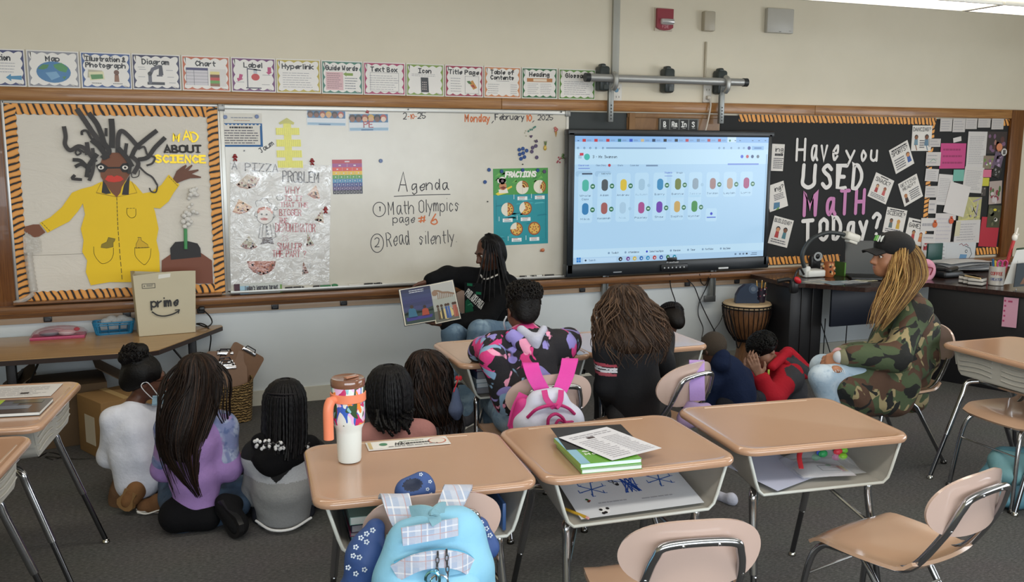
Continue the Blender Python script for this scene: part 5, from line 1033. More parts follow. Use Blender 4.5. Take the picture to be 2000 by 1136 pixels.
m=MB('e4e8ee');m.grid(bag_s,18,14);m.build('bag_film',finish(.1,var=0,alpha=.3,bmp=.6,bs=20),bb_)
for k,cc in enumerate(('2f9a5a','d83a4a','3a5ac0','7ac03a','2f9a5a','c03a8a','3fae6a','8ac83a')):
    c=on_desk(D3,.05+.12*random.random(),-.14+.08*random.random(),.60+.04*random.random());m=MB(cc);m.ball(c,(.02,.014,.014),8);m.build('bead',PLAS(),bb_)
m=MB('c8343c');m.tube(spline([on_desk(D3,-.06,-.19,.605),on_desk(D3,-.045,-.15,.635),on_desk(D3,-.01,-.11,.65)],5),.009,8,flat=.4);m.build('zip_band',PLAS(),bb_)
# books inside the first desk
for k,(cc,tt,lb) in enumerate((('20242c',.012,'dark folder at the bottom of the pile in the tumbler desk'),('5a8a9a',.012,'teal edged book low in the pile in the tumbler desk'),('8a3a5a',.012,'maroon book in the middle of the pile in the tumbler desk'),('2a3040',.022,'dark blue binder near the top of the tumbler desk pile'),('9fc4bc',.024,'pale green thick workbook on top of the tumbler desk pile'))):
    z=.556+sum((.012,.012,.012,.022,.024)[:k])+.001*k;c=on_desk(DK,-.10,-.06);book('desk_book',c,.27,.30,tt,RD(-4.5)+.02*(k % 2),z,cc,lb,'d5dcd8' if k in (1,4) else '8a8a92',group='books inside the tumbler desk')
m=MB('16181c');c=on_desk(DK,-.145,-.225,.583);m.box(c,(.05,.03,.05),rot=RD(-5),bev=.004);tag(m.build('black_box',PLAS()),'small black box in front of the books in the tumbler desk','box')
m=MB('c8b49a');a,b=on_desk(DK,-.16,-.238,.560),on_desk(DK,-.02,-.238,.564);m.tube([a,b],.006,8);m.tube([a,a+(b-a)*.12],.0065,8,col='d8d8da');tag(m.build('pen',PLAS()),'patterned pen lying at the mouth of the tumbler desk','pen')
m=MB('3a5a8c');c=on_desk(DK,.24,-.1,.60);m.box(c,(.012,.26,.09),rot=RD(-5),bev=.003);m.box(c+V3(-.02,0,-.03),(.01,.24,.04),rot=RD(-12),col='9fb4c8',bev=.002);tag(m.build('blue_folder',PLAS()),'blue folder standing at the right inside the tumbler desk','folder')
# books in the hoodie girl's desk
for k,(cc,tt,lb) in enumerate((('6a6870',.03,'grey book at the bottom of the pile in the hoodie girl\'s desk'),('9fb4c4',.022,'pale blue book low in the pile of the hoodie girl\'s desk'),('aebcc0',.02,'pale grey book in the middle of the hoodie girl\'s pile'),('3a4a6a',.036,'navy book high in the hoodie girl\'s pile'),('7a2a4a',.012,'maroon folder on top of the hoodie girl\'s pile'))):
    z=.556+sum((.03,.022,.02,.036,.012)[:k])+.0008*k;c=on_desk(D4,-.10,-.07);book('desk_book',c,.30,.28,tt,.015*(k % 2),z,cc,lb,'cfd6dc' if k in (1,2) else '8a8a92',group='books inside the hoodie girl\'s desk')
c=on_desk(D5,.1,-.1,.572)
for k,(cc,lb) in enumerate((('a83a3a','red'),('d8d8e0','white'),('c8707a','pink'),('5a8ac0','blue'),('d0d4e0','pale grey'))):
    m=MB(cc);q=c+V3(.03*k-.05,.02*(k % 2),0);m.tube([q+V3(-.02,0,0),q+V3(.015,.01,.02)],[.012,.014],8);tag(m.build('desk_toy',PLAS()),'small %s toy piece in the open box of the long-haired girl\'s desk' % lb,'toy','toy pieces in the desk box')
# left edge desk papers
ang=RD(-98)+PI/2
c=Z(38,764,ZT);s=flat_sheet(c,.29,.2,RD(-8),ZT,'d4d2d2',.0008);s.lines(.1,.1,.9,.85,9,'aaa8ac',.2,1);s.rect(.55,.25,.66,.36,'3a3436',2);tag(s.build('worksheet'),'white printed worksheet on the left edge desk','paper')
c=Z(18,800,ZT);book('workbook',c,.27,.2,.013,RD(-8),ZT,'2c3236','dark glossy workbook with green patches on the left edge desk','e2e2de',lambda s:(s.rect(.1,.55,.6,.85,'4a5a6a',1),s.rect(.3,.3,.8,.55,'6a7a8a',1),s.rect(0,.6,.35,1,'a8c83a',2),s.rect(.05,.05,.4,.2,'9ab83a',2),s.rect(.5,.7,.9,.9,'3a4a3a',2)))
# ------------------------------------------------------------ soft bodies: smooth unions of tapered forms, meshed by surface nets
def smin(a,b,k):
    h=np.maximum(k-np.abs(a-b),0)/k;return np.minimum(a,b)-h*h*k*.25
def cap(a,b,ra,rb=None,k=.03):return ('c',np.asarray(a,float),np.asarray(b,float),ra,ra if rb is None else rb,k)
def ell(c,r,R=None,k=.03):return ('e',np.asarray(c,float),np.array((r,r,r) if np.isscalar(r) else r,float),R,k)
def cut(p):return ('x',)+p
def _d(p,X,Y,Zc):
    if p[0]=='c':
        _,a,b,ra,rb,_k=p;ab=b-a;L=ab@ab+1e-12
        t=np.clip(((X-a[0])*ab[0]+(Y-a[1])*ab[1]+(Zc-a[2])*ab[2])/L,0,1)
        return np.sqrt((X-a[0]-t*ab[0])**2+(Y-a[1]-t*ab[1])**2+(Zc-a[2]-t*ab[2])**2)-(ra+(rb-ra)*t)
    _,c,r,R,_k=p;x,y,z=X-c[0],Y-c[1],Zc-c[2]
    if R is not None:x,y,z=(R[0][0]*x+R[0][1]*y+R[0][2]*z,R[1][0]*x+R[1][1]*y+R[1][2]*z,R[2][0]*x+R[2][1]*y+R[2][2]*z)
    k0=np.sqrt((x/r[0])**2+(y/r[1])**2+(z/r[2])**2);k1_=np.sqrt((x/r[0]**2)**2+(y/r[1]**2)**2+(z/r[2]**2)**2)+1e-9
    return k0*(k0-1)/k1_
def _bb(p):
    if p[0]=='c':return np.minimum(p[1]-p[3],p[2]-p[4]),np.maximum(p[1]+p[3],p[2]+p[4])
    m=p[2].max() if p[3] is not None else p[2];return p[1]-m,p[1]+m
def sdf_mesh(prims,res=.007,disp=None,zmin=None):
    add=[p for p in prims if p[0] != 'x'];lo=np.min([_bb(p)[0] for p in add],0)-res*3;hi=np.max([_bb(p)[1] for p in add],0)+res*3
    n=np.ceil((hi-lo)/res).astype(int)+1;ax=[lo[i]+res*np.arange(n[i]) for i in range(3)];D=np.full(n,.15)
    for p in prims:
        q=p[1:] if p[0]=='x' else p;k=q[-1];a,b=_bb(q);i0=np.clip(((a-k-.02-lo)/res).astype(int),0,n-1);i1=np.clip(((b+k+.02-lo)/res).astype(int)+2,1,n)
        if (i1 <= i0).any():continue
        sl=tuple(slice(i0[i],i1[i]) for i in range(3));d=_d(q,ax[0][sl[0]][:,None,None],ax[1][sl[1]][None,:,None],ax[2][sl[2]][None,None,:])
        D[sl]=-smin(-D[sl],d,k) if p[0]=='x' else smin(D[sl],d,k)
    if disp is not None:D=D+disp(ax[0][:,None,None],ax[1][None,:,None],ax[2][None,None,:])
    if zmin is not None:D=np.maximum(D,zmin-ax[2][None,None,:])
    S=D<0;S[0]=S[-1]=False;S[:,0]=S[:,-1]=False;S[:,:,0]=S[:,:,-1]=False;D=np.where(S,np.minimum(D,-1e-6),np.maximum(D,1e-6))
    sh=tuple(m-1 for m in n);cnt=np.zeros(sh,int);pos=np.zeros(sh+(3,));num=np.zeros(sh)
    for dx in (0,1):
        for dy in (0,1):
            for dz in (0,1):cnt+=S[dx:dx+sh[0],dy:dy+sh[1],dz:dz+sh[2]]
    act=(cnt>0) & (cnt<8);I=np.argwhere(act);idx=np.full(sh,-1);idx[tuple(I.T)]=np.arange(len(I))
    acc=np.zeros((len(I),3));m_=np.zeros(len(I))
    g=lambda o:D[I[:,0]+o[0],I[:,1]+o[1],I[:,2]+o[2]]
    for axis in range(3):
        for u in (0,1):
            for v in (0,1):
                o=[0,0,0];others=[q for q in range(3) if q != axis];o[others[0]]=u;o[others[1]]=v;o2=list(o);o2[axis]=1
                a,b=g(o),g(o2);c=(a<0) != (b<0);t=np.where(c,a/(a-b+1e-12*(a==b)),0)
                P=np.zeros((len(I),3));P[:]=o;P[:,axis]=t;acc+=P*c[:,None];m_+=c
    V=lo+res*(I+acc/np.maximum(m_,1)[:,None]);F=[]
    for axis in range(3):
        o1,o2=[(1,2),(2,0),(0,1)][axis];sl0=[slice(None)]*3;sl1=[slice(None)]*3;sl0[axis]=slice(0,-1);sl1[axis]=slice(1,None)
        a,b=S[tuple(sl0)],S[tuple(sl1)];E=np.argwhere(a != b);ins=a[tuple(E.T)]
        q=[]
        for d1,d2 in ((0,0),(-1,0),(-1,-1),(0,-1)):
            e=E.copy();e[:,o1]+=d1;e[:,o2]+=d2;q.append(e)
        ok=np.all([(e >= 0).all(1) & (e<np.array(sh)).all(1) for e in q],0)
        ii=np.stack([idx[tuple(np.clip(e,0,np.array(sh)-1).T)] for e in q],1);ok &= (ii >= 0).all(1)
        F.append(np.where(ins[ok,None],ii[ok],ii[ok][:,::-1]))
    F=np.vstack(F);f=F.ravel()          # one light smoothing pass
    nb=np.zeros_like(V);ct=np.zeros(len(V))
    for a,b in ((0,1),(1,2),(2,3),(3,0)):
        for s_,t_ in ((a,b),(b,a)):np.add.at(nb,F[:,s_],V[F[:,t_]]);np.add.at(ct,F[:,s_],1)
    V=V*.5+.5*nb/np.maximum(ct,1)[:,None]
    return V,F
def soft(name,prims,col,mat,parent=None,res=.008,disp=None,zmin=None,colfn=None):
    V,F=sdf_mesh(prims,res,disp,zmin);me=bpy.data.meshes.new(name);me.from_pydata(V.tolist(),[],F.tolist());me.update()
    c=np.tile(np.array(lin(col),np.float32),(len(F),1))
    if colfn:
        for cc,msk in colfn(V[F].mean(1)):c[msk]=lin(cc)
    at=me.attributes.new('pigment','FLOAT_COLOR','FACE');at.data.foreach_set('color',c.ravel());me.polygons.foreach_set('use_smooth',[True]*len(me.polygons))
    o=bpy.data.objects.new(name,me);me.materials.append(mat);COL.objects.link(o)
    if parent is not None:adopt(o,parent)
    return o
def wrinkle(amp,f=38,seed=0):
    r=np.random.default_rng(seed);a,b,c=(nrm(r.normal(size=3)) for _ in range(3))
    def fn(X,Y,Zc):
        p=f*(a[0]*X+a[1]*Y+a[2]*Zc);q=f*.6*(b[0]*X+b[1]*Y+b[2]*Zc);s_=f*.45*(c[0]*X+c[1]*Y+c[2]*Zc)
        return amp*(np.sin(p+2.2*np.sin(q))*.6+np.sin(s_+1.7*np.sin(p*.5))*.8)
    return fn
RTH,FWH,UP=nrm(V3(RT[0],RT[1],0)),nrm(V3(FW[0],FW[1],0)),V3(0,0,1)
def ppm(P):return FPX/CAMD(P)
def frame(f,u=UP):
    f=nrm(f);r=nrm(np.cross(f,u));return f,np.cross(r,f),r
def head(c,f,u,s=1.0,ears=True,sock=True):
    """c: middle of the skull; s = 1 for a 0.22 m adult head"""
    f,u,r=frame(f,u);R=np.array([r,f,u]);h=lambda a,b,d:c+s*(r*a+f*b+u*d)
    p=[ell(h(0,-.012,.025),(.074*s,.092*s,.088*s),R,.03*s),ell(h(0,.030,-.035),(.058*s,.060*s,.072*s),R,.04*s),ell(h(0,.062,-.085),(.026*s,.024*s,.022*s),R,.035*s),ell(h(.036,.05,-.035),.026*s,None,.03*s),ell(h(-.036,.05,-.035),.026*s,None,.03*s),
         cap(h(-.035,.078,.020),h(.035,.078,.020),.012*s,k=.02*s),cap(h(0,.086,.008),h(0,.108,-.032),.008*s,.0125*s,.014*s),ell(h(.011,.098,-.036),.0085*s,None,.01*s),ell(h(-.011,.098,-.036),.0085*s,None,.01*s),
         cap(h(-.016,.083,-.060),h(.016,.083,-.060),.0085*s,k=.012*s),cap(h(-.014,.080,-.070),h(.014,.080,-.070),.009*s,k=.012*s)]
    if ears:
        for sx in (-1,1):p+=[ell(h(sx*.076,-.012,-.012),(.008*s,.018*s,.028*s),R,.01*s),cut(ell(h(sx*.084,-.006,-.010),(.005*s,.009*s,.015*s),R,.006*s))]
    if sock:
        for sx in (-1,1):p.append(cut(ell(h(sx*.031,.094,.002),(.016*s,.014*s,.010*s),R,.012*s)))
    return p
def face_parts(t,c,f,u,s,lip,brow='1c1512',iris='2a1a12',closed=0):
    f,u,r=frame(f,u);R=np.array([r,f,u]);h=lambda a,b,d:c+s*(r*a+f*b+u*d)
    for sx in (-1,1):
        m=MB('e4ddd8');q=h(sx*.031,.074,.002);m.ball(q,.0125*s,14);m.ball(q+f*.0075*s-u*.002*s,.0064*s,10,col=iris);m.build('eye',finish(.15,var=0),t)
        m=MB(brow);m.tube(spline([h(sx*.014,.092,.020),h(sx*.030,.0935,.027),h(sx*.050,.078,.021)],4),[.003*s]*4+[.0028*s]*4+[.0012*s],6);m.build('eyebrow',HAIR(),t)
        m=MB('1a1210');m.tube(spline([h(sx*.016,.0855,.004-.004*closed),h(sx*.031,.0885,.010-.008*closed),h(sx*.048,.074,.003-.004*closed)],4),.0018*s,6);m.build('eyelid',HAIR(),t)
    m=MB(lip);m.tube(spline([h(-.022,.080,-.0635),h(-.008,.0915,-.0595),h(0,.0925,-.061),h(.008,.0915,-.0595),h(.022,.080,-.0635)],4),[.002*s]+[.0048*s]*15+[.002*s],8,flat=.8)
    m.tube(spline([h(-.021,.080,-.065),h(0,.0895,-.071),h(.021,.080,-.065)],5),[.002*s]+[.0056*s]*9+[.002*s],8);m.build('lips',finish(.35,var=.05),t)
def hand_p(w_,d,n,s=1.0,curl=.5,spread=.12,side=1,thumb=.6,k=.007):
    """w_: wrist, d: finger direction, n: way the palm faces; side +1/-1: which side the thumb leaves"""
    d=nrm(d);n=nrm(n-d*(n@d));sd=np.cross(d,n)*side;p=[]
    for i in range(4):
        o=(1.5-i)*.0185*s;kn=w_+d*(.088-.004*abs(i-1.2))*s+sd*o;p.append(cap(w_+sd*o*.45+d*.008*s,kn,.0135*s,.0105*s,.014))
        a=kn;dr=nrm(d+sd*spread*(1.5-i)*.5)
        for j,L in enumerate((.040,.026,.020)):
            L*=(.96,1.06,.98,.80)[i]*s;c_=curl*(.55,1.0,.8)[j];dr=nrm(dr*math.cos(c_)+(n-dr*(n@dr))*math.sin(c_));b=a+dr*L;p.append(cap(a,b,(.0095,.0085,.0075)[j]*s,(.0085,.0075,.0066)[j]*s,k));a=b
    a=w_+d*.022*s+sd*.024*s;b=a+nrm(d*.6+sd*.8+n*.25)*.036*s;c=b+nrm(d*.85+sd*.45+n*(.2+thumb*.4))*.030*s;e=c+nrm(d*.9+sd*.15+n*(.3+thumb*.4))*.024*s
    return p+[cap(a,b,.0145*s,.011*s,.014),cap(b,c,.0105*s,.009*s,k),cap(c,e,.009*s,.0072*s,k)]
def nails(t,prims,col):pass
def body_p(j,s=1.0,k=.035):
    """skin surface from a dictionary of joints"""
    p=[cap(j['pel'],j['bel'],.088*s,.080*s,k),cap(j['bel'],j['che'],.080*s,.092*s,k),cap(j['che'],j['nek'],.075*s,.045*s,k),cap(j['nek'],j['hed'],.042*s,.040*s,k)]
    for a in 'LR':
        if a+'s' in j:
            p.append(cap(j['che']*.4+j['nek']*.6,j[a+'s'],.05*s,.045*s,k));p.append(cap(j[a+'s'],j[a+'e'],.042*s,.034*s,k));p.append(cap(j[a+'e'],j[a+'w'],.034*s,.0225*s,.02))
        if a+'k' in j:p.append(cap(j[a+'h'],j[a+'k'],.072*s,.050*s,k));p.append(cap(j[a+'k'],j[a+'a'],.050*s,.032*s,k))
    return p
def top_p(j,s=1.0,t=.018,k=.04,hem=0,sleeve=1.0,loose=0):
    p=[cap(j['pel']+V3(0,0,-hem),j['bel'],.098*s+t,.088*s+t+loose,k),cap(j['bel'],j['che'],.088*s+t+loose,.100*s+t+loose*.5,k),cap(j['che'],j['nek']-nrm(j['nek']-j['che'])*.015,.085*s+t,.050*s+t*.3,k)]
    for a in 'LR':
        if a+'s' in j:
            e,w_=j[a+'e'],j[a+'w'];p.append(cap(j['che']*.4+j['nek']*.6,j[a+'s'],.058*s+t,.050*s+t,k));p.append(cap(j[a+'s'],e,.050*s+t,.042*s+t,k))
            if sleeve>.5:p.append(cap(e,e+(w_-e)*(sleeve*2-1)*.97,.042*s+t,.030*s+t*.9,.025))
    return p
def leg_p(j,s=1.0,t=.012,k=.035):
    p=[cap(j['pel'],j['pel']+V3(0,0,.04),.10*s+t,k=k)]
    for a in 'LR':
        if a+'k' in j:p+=[cap(j['pel']*.5+j[a+'h']*.5,j[a+'h'],.085*s+t,.078*s+t,k),cap(j[a+'h'],j[a+'k'],.078*s+t,.055*s+t,k),cap(j[a+'k'],j[a+'a'],.055*s+t,.042*s+t,.03)]
    return p
def shoe(t,heel,toe,up,col,sole='d8d4cc',s=1.0,name='shoe'):
    d=nrm(toe-heel);up=nrm(up-d*(up@d));sd=np.cross(d,up);L=np.linalg.norm(toe-heel)
    o=soft(name,[cap(heel+up*.03*s,toe-d*.05*s+up*.028*s,.034*s,.036*s,.02),cap(heel+up*.028*s+d*.02*s,toe-d*.03*s+up*.02*s,.03*s,.03*s,.02),ell(heel+up*.06*s+d*.02*s,.034*s)],col,CLOTH(),t,.007)
    m=MB(sole);pts=[heel+d*(x*L)+sd*y*s for x,y in ((0,.018),(.05,.03),(.35,.028),(.7,.042),(.9,.034),(1,.014),(1,-.014),(.9,-.034),(.7,-.042),(.35,-.028),(.05,-.03),(0,-.018))]
    k=len(pts);m.add([p-up*.004 for p in pts]+[p+up*.018*s for p in pts],[[i,(i+1) % k,k+(i+1) % k,k+i] for i in range(k)]+[list(range(k))[::-1],[k+i for i in range(k)]]);so=m.build('sole',PLAS(),o);return o
# hair
def ring_px(x,y,Y,hw,ry,lean=0):P=A(x,y,Y);return (P,hw/ppm(P),ry)
def loft_rings(rings,n=8):
    q=spline([np.concatenate([r[0],[r[1],r[2]]]) for r in rings],n);return [(v[:3],max(v[3],.002),max(v[4],.002)) for v in q]
def hair_shell(name,rings,col,t,mat=None,n=28,sub=7,label=None):
    L=loft_rings(rings,sub);m=MB(col);v=[]
    for c,rx,ry in L:v+=[c+RTH*rx*math.cos(a)+FWH*ry*math.sin(a) for a in np.arange(n)*2*PI/n]
    k=len(L);m.add(v,[[i*n+j,(i+1)*n+j,(i+1)*n+(j+1) % n,i*n+(j+1) % n] for i in range(k-1) for j in range(n)]+[list(range(n)),[(k-1)*n+j for j in range(n)][::-1]]);return m.build(name,mat or HAIR(),t,sharp=80)
def strands(rings,col,m,num,r,a0=0,a1=360,wave=0,wf=3,lo=.02,hi=(.8,1.0),jit=.05,knots=0,nseg=18,sides=5,cols=None,seed=1,push=1.02,taper=True):
    rg=np.random.default_rng(seed);L=loft_rings(rings,6);K=len(L)-1
    for i in range(num):
        a=math.radians(a0+(a1-a0)*(i+rg.uniform(-.3,.3)+.5)/num);e=rg.uniform(*hi);st=rg.uniform(0,lo)+.01;ph=rg.uniform(0,6.28);wv=wave*rg.uniform(.4,1.3);j=push+rg.uniform(-jit,jit);da=rg.uniform(-.12,.12);pts=[]
        for q in range(nseg+1):
            t_=(st+(e-st)*q/nseg)*K;b=min(int(t_),K-1);f_=t_-b;c=L[b][0]*(1-f_)+L[b+1][0]*f_;rx=L[b][1]*(1-f_)+L[b+1][1]*f_;ry=L[b][2]*(1-f_)+L[b+1][2]*f_
            aa=a+da*q/nseg+wv*math.sin(wf*q/nseg*6.28+ph);jj=j+wv*.5*math.cos(wf*q/nseg*6.28+ph);pts.append(c+RTH*rx*jj*math.cos(aa)+FWH*ry*jj*math.sin(aa))
        if knots:pts=spline(pts,knots);rad=[r*(1+.22*math.sin(k_*1.9)) for k_ in range(len(pts))]
        else:rad=[r*(1-.75*(q/nseg)**2) if taper else r for q in range(nseg+1)]
        m.tube(pts,rad,sides,col=(cols[i % len(cols)] if cols else col))
    return m
def curls(m,c,rad,num,r,col,seed=2,R=None,turns=2.2,cr=.011,zlo=-.3):
    rg=np.random.default_rng(seed)
    for i in range(num):
        d=nrm(rg.normal(size=3))
        if d[2]<zlo:d[2]=-d[2]
        q=d*np.array(rad);p0=np.asarray(c)+(q if R is None else np.array(R).T@q);n=nrm(p0-c);e1=nrm(np.cross(n,rg.normal(size=3)));e2=np.cross(n,e1)
        m.tube([p0-n*.006+n*.012*k/10+e1*cr*math.cos(k*turns*.628)+e2*cr*math.sin(k*turns*.628) for k in range(11)],[r]*10+[r*.4],5,col=col)
    return m
def blotch(name,base,layers,rough=.85,ctx='Object'):
    m,nt,b=nodes(name);cur=None;tc=N(nt,'TexCoord');rgb=N(nt,'RGB');rgb.outputs[0].default_value=lin(base);cur=rgb.outputs[0]
    for i,(cc,sc_,lo,hi,dist) in enumerate(layers):
        mp=N(nt,'Mapping');mp.inputs['Location'].default_value=(i*3.1+1,i*7.7,i*2.3);nt.links.new(tc.outputs['Object'],mp.inputs[0]);n=N(nt,'TexNoise')
        for k,v in (('Scale',sc_),('Detail',2),('Roughness',.45),('Distortion',dist)):n.inputs[k].default_value=v
        nt.links.new(mp.outputs[0],n.inputs['Vector']);r=N(nt,'MapRange');r.inputs[1].default_value=lo;r.inputs[2].default_value=hi;nt.links.new(n.outputs[0],r.inputs[0])
        mx=N(nt,'Mix',data_type='RGBA');nt.links.new(r.outputs[0],mx.inputs[0]);nt.links.new(cur,mx.inputs[6]);mx.inputs[7].default_value=lin(cc);cur=mx.outputs[2]
    nt.links.new(cur,b.inputs['Base Color']);b.inputs['Roughness'].default_value=rough;bump(nt,b,noise(nt,45,4,.6).outputs[0],.3);return m
CAMO=blotch('camouflage','48553a',(('9a8b66',8,.575,.585,.9),('523a2c',7,.545,.555,.8),('1c1d1b',9,.575,.585,1.0)))
SPLASH=blotch('splash_print','1d1b21',(('d23a80',9,.56,.57,.8),('e89ab8',11,.61,.63,.6),('8f86c8',8,.59,.61,.9),('86aacb',10,.62,.64,.7)))
TIEDYE=blotch('tie_dye','7d86b0',(('a9b2cc',16,.50,.62,.6),('5f6e9c',20,.56,.64,.4),('a884b8',12,.58,.68,.5)))
DENIM=blotch('denim','5f7a94',(('8fa8bc',7,.45,.7,.4),('4a6480',30,.5,.8,.2)))
DENIMD=blotch('dark_denim','33455c',(('4a6078',8,.45,.7,.4),('26364a',30,.5,.8,.2)))
DENIML=blotch('light_denim','9fb4c6',(('c3d0da',8,.45,.7,.4),('7f98b0',30,.55,.85,.2)))
HEATHER=blotch('heather_grey','8f9091',(('a8a8a8',160,.4,.65,0),('747678',120,.5,.7,0)))
def seated_floor(cx,cy,zs,lean,side=1):pass
# ------------------------------------------------------------ people
def person(label,at):return thing('person',label,'person',at)
def J(x,y,Y):return A(x,y,Y)
# --- girl kneeling in a white shirt
Y0=-1.58;t=person('child kneeling in a white shirt with a high bun and a face mask',Z(270,995))
hc=J(284,738,Y0+.03);hf=RTH*.86+FWH*.48-UP*.12;hu=UP*.97+RTH*.12
j=dict(pel=J(268,925,Y0),bel=J(262,885,Y0),che=J(258,840,Y0+.01),nek=J(262,792,Y0+.02),hed=J(275,765,Y0+.03),Ls=J(226,818,Y0),Le=J(216,890,Y0+.05),Lw=J(240,920,Y0+.24),Rs=J(312,815,Y0+.05),Re=J(334,850,Y0+.2),Rw=J(330,792,Y0+.10),
    Lh=J(250,972,Y0+.05),Lk=J(262,985,Y0+.42),La=J(240,1000,Y0+.02),Rh=J(292,972,Y0+.05),Rk=J(310,985,Y0+.42),Ra=J(290,1000,Y0+.02))
for q in ('Lk','La','Rk','Ra'):j[q][2]=.07
SK1='5a3625'
soft('body',body_p(j,.86)+head(hc,hf,hu,.93)+hand_p(j['Rw'],UP*.9+RTH*.05,RTH*.8-FWH*.6,.85,.15,.3,-1,.3),SK1,SKIN(),t,.006,colfn=lambda P:[('8c5f4c',(np.linalg.norm(P-(j['Rw']+UP*.08),axis=1)<.1))])
face_parts(t,hc,hf,hu,.93,'5a2c28')
soft('shirt',top_p(j,.88,.018,k=.022,hem=.03,sleeve=.62,loose=.012),'d8dae4',CLOTH(),t,.007,wrinkle(.006,34,3))
soft('trousers',leg_p(j,.85,.012),'6a4f3a',CLOTH(),t,.009,wrinkle(.003,40,4))
f_,u_,r_=frame(hf,hu)
m=MB('0d0a09');o=soft('hair',[ell(hc-f_*.018+u_*.032,(.083,.094,.088),np.array([r_,f_,u_])),ell(hc-f_*.07-u_*.02,.045),ell(J(262,690,Y0+.01),(.058,.055,.042),None,.03),ell(J(240,700,Y0+.01),.025),ell(J(278,682,Y0),.025)],'0d0a09',HAIR(),t,.007,wrinkle(.003,120,5))
m=MB('0d0a09');curls(m,J(262,690,Y0+.01),(.062,.058,.045),70,.0035,'0f0b0a',5,cr=.012,zlo=-1);m.build('hair_bun',HAIR(),t)
m=MB('a8c8d8');h=lambda a,b,d:hc+.93*(r_*a+f_*b+u_*d)
def maskf(u,v):a=(u-.5)*3.1;return h(.075*math.sin(a),.03+.080*math.cos(a),-.075-.055*v+.01*math.sin(v*9))
m.grid(maskf,12,6,thick=.004);mk=m.build('mask',CLOTH(),t)
m=MB('e6e6e8')
for sx in (-1,1):m.tube(spline([h(sx*.066,.062,-.078),h(sx*.084,.0,-.0),h(sx*.085,-.03,-.012),h(sx*.082,-.012,-.045),h(sx*.066,.060,-.118)],5),.0022,6)
m.build('ear_loop',CLOTH(),mk)
m=MB('2a2422')
for sx in (-1,1):m.tube(spline([h(sx*.078,-.01,.004),h(sx*.066,.075,.006),h(sx*.05,.10,.006)],4),.0018,6);m.tube([h(sx*.031+.022*math.cos(q),.100,.002+.018*math.sin(q)) for q in np.linspace(0,6.28,15)],.0018,6)
m.build('glasses',CHROME(),t)
shoe(t,J(256,958,-1.72),V3(*Z(240,1006))+V3(0,.0,.03),FWH*.9+UP*.2+RTH*.35,'7a5636','80603c',1.1)
shoe(t,V3(*Z(318,1000))+V3(0,.02,.0),V3(*Z(268,1000))+V3(0,.02,.0),V3(0,-.1,.9),'6e4e34','dcd8d0',.95)
m=MB('dcdad4');m.tube(spline([Z(268,998,.02),Z(285,1003,.01),Z(312,995,.02)],4),.006,6,flat=.5);m.build('shoelace',CLOTH(),t)
# --- girl with long dark hair and a lilac top
Y0=-1.95;t=person('child with very long dark hair in a lilac top with tie-dye shoulders',Z(395,1025))
hc=J(388,742,Y0+.02);hf=FWH*.9-RTH*.42-UP*.1
j=dict(pel=J(382,985,Y0),bel=J(382,930,Y0),che=J(380,860,Y0),nek=J(384,806,Y0+.02),hed=J(388,775,Y0+.02),Ls=J(335,838,Y0+.02),Le=J(322,915,Y0+.10),Lw=J(350,930,Y0+.26),Rs=J(432,836,Y0+.02),Re=J(447,916,Y0-.01),Rw=J(464,908,Y0+.04),
    Lh=J(355,1005,Y0),Lk=J(340,980,Y0+.35),La=J(350,1020,Y0-.02),Rh=J(412,1000,Y0),Rk=J(490,945,Y0+.22),Ra=J(468,1015,Y0-.02))
j['La'][2]=.06;j['Ra'][2]=.08;j['Lk'][2]=.10
soft('body',body_p(j,.88)+head(hc,hf,UP,.93)+hand_p(j['Rw'],RTH*.55+FWH*.4+UP*.25,FWH*.5+UP*.3-RTH*.6,.85,.7,.05,1,.4),'b08070',SKIN(),t,.006)
face_parts(t,hc,hf,UP,.93,'a86a62')
P1,P2=j['Re'],j['Rs']
def lil(P):
    q=np.array([(p-P2)@RTH for p in P]);zz=P[:,2];return []
soft('top',top_p(j,.9,.017,hem=.005,sleeve=.95,loose=.008),'a080ba',CLOTH(),t,.008,wrinkle(.004,36,6))
for a in 'LR':soft('tie_dye_sleeve',[cap(j['che']*.35+j['nek']*.65,j[a+'s'],.075,.0765,.03),cap(j[a+'s'],j[a+'s']*.25+j[a+'e']*.75,.0705,.0625,.03)],'7d86b0',TIEDYE,t,.008,wrinkle(.003,40,7))
j['Rh'],j['Rk']=J(418,992,Y0+.03),J(478,955,Y0+.10);soft('jeans',leg_p(j,.98,.014)[2:],'33455c',DENIMD,t,.008,wrinkle(.004,34,8))
soft('black_shorts',[cap(j['pel'],J(345,1005,Y0-.02),.10,.08),cap(J(345,1010,Y0-.05),J(405,1012,Y0-.06),.062,.058)],'0c0c0f',CLOTH(),t,.009,None,.004)
shoe(t,J(424,985,Y0-.10),V3(*Z(468,1060))+V3(.0,.02,.03),FWH*.9+UP*.35-RTH*.15,'101012','151517',1.25)
R2=[ring_px(386,690,Y0+.02,8,.02),ring_px(386,702,Y0+.02,30,.07),ring_px(386,735,Y0+.02,43,.098),ring_px(374,790,Y0-.01,50,.105),ring_px(358,840,Y0-.05,47,.08),ring_px(352,885,Y0-.08,37,.05),ring_px(370,935,Y0-.10,17,.03),ring_px(390,972,Y0-.10,5,.012)]
hs=hair_shell('hair',R2[:5]+[ring_px(354,875,Y0-.07,32,.05),ring_px(360,900,Y0-.09,14,.02)],'1a110c',t)
m=MB('1f140f');strands(R2,'1f140f',m,230,.0042,wave=.06,wf=1.4,hi=(.72,1.0),jit=.05,cols=('1f140f','170e0a','33231a','1a110d'),seed=3)
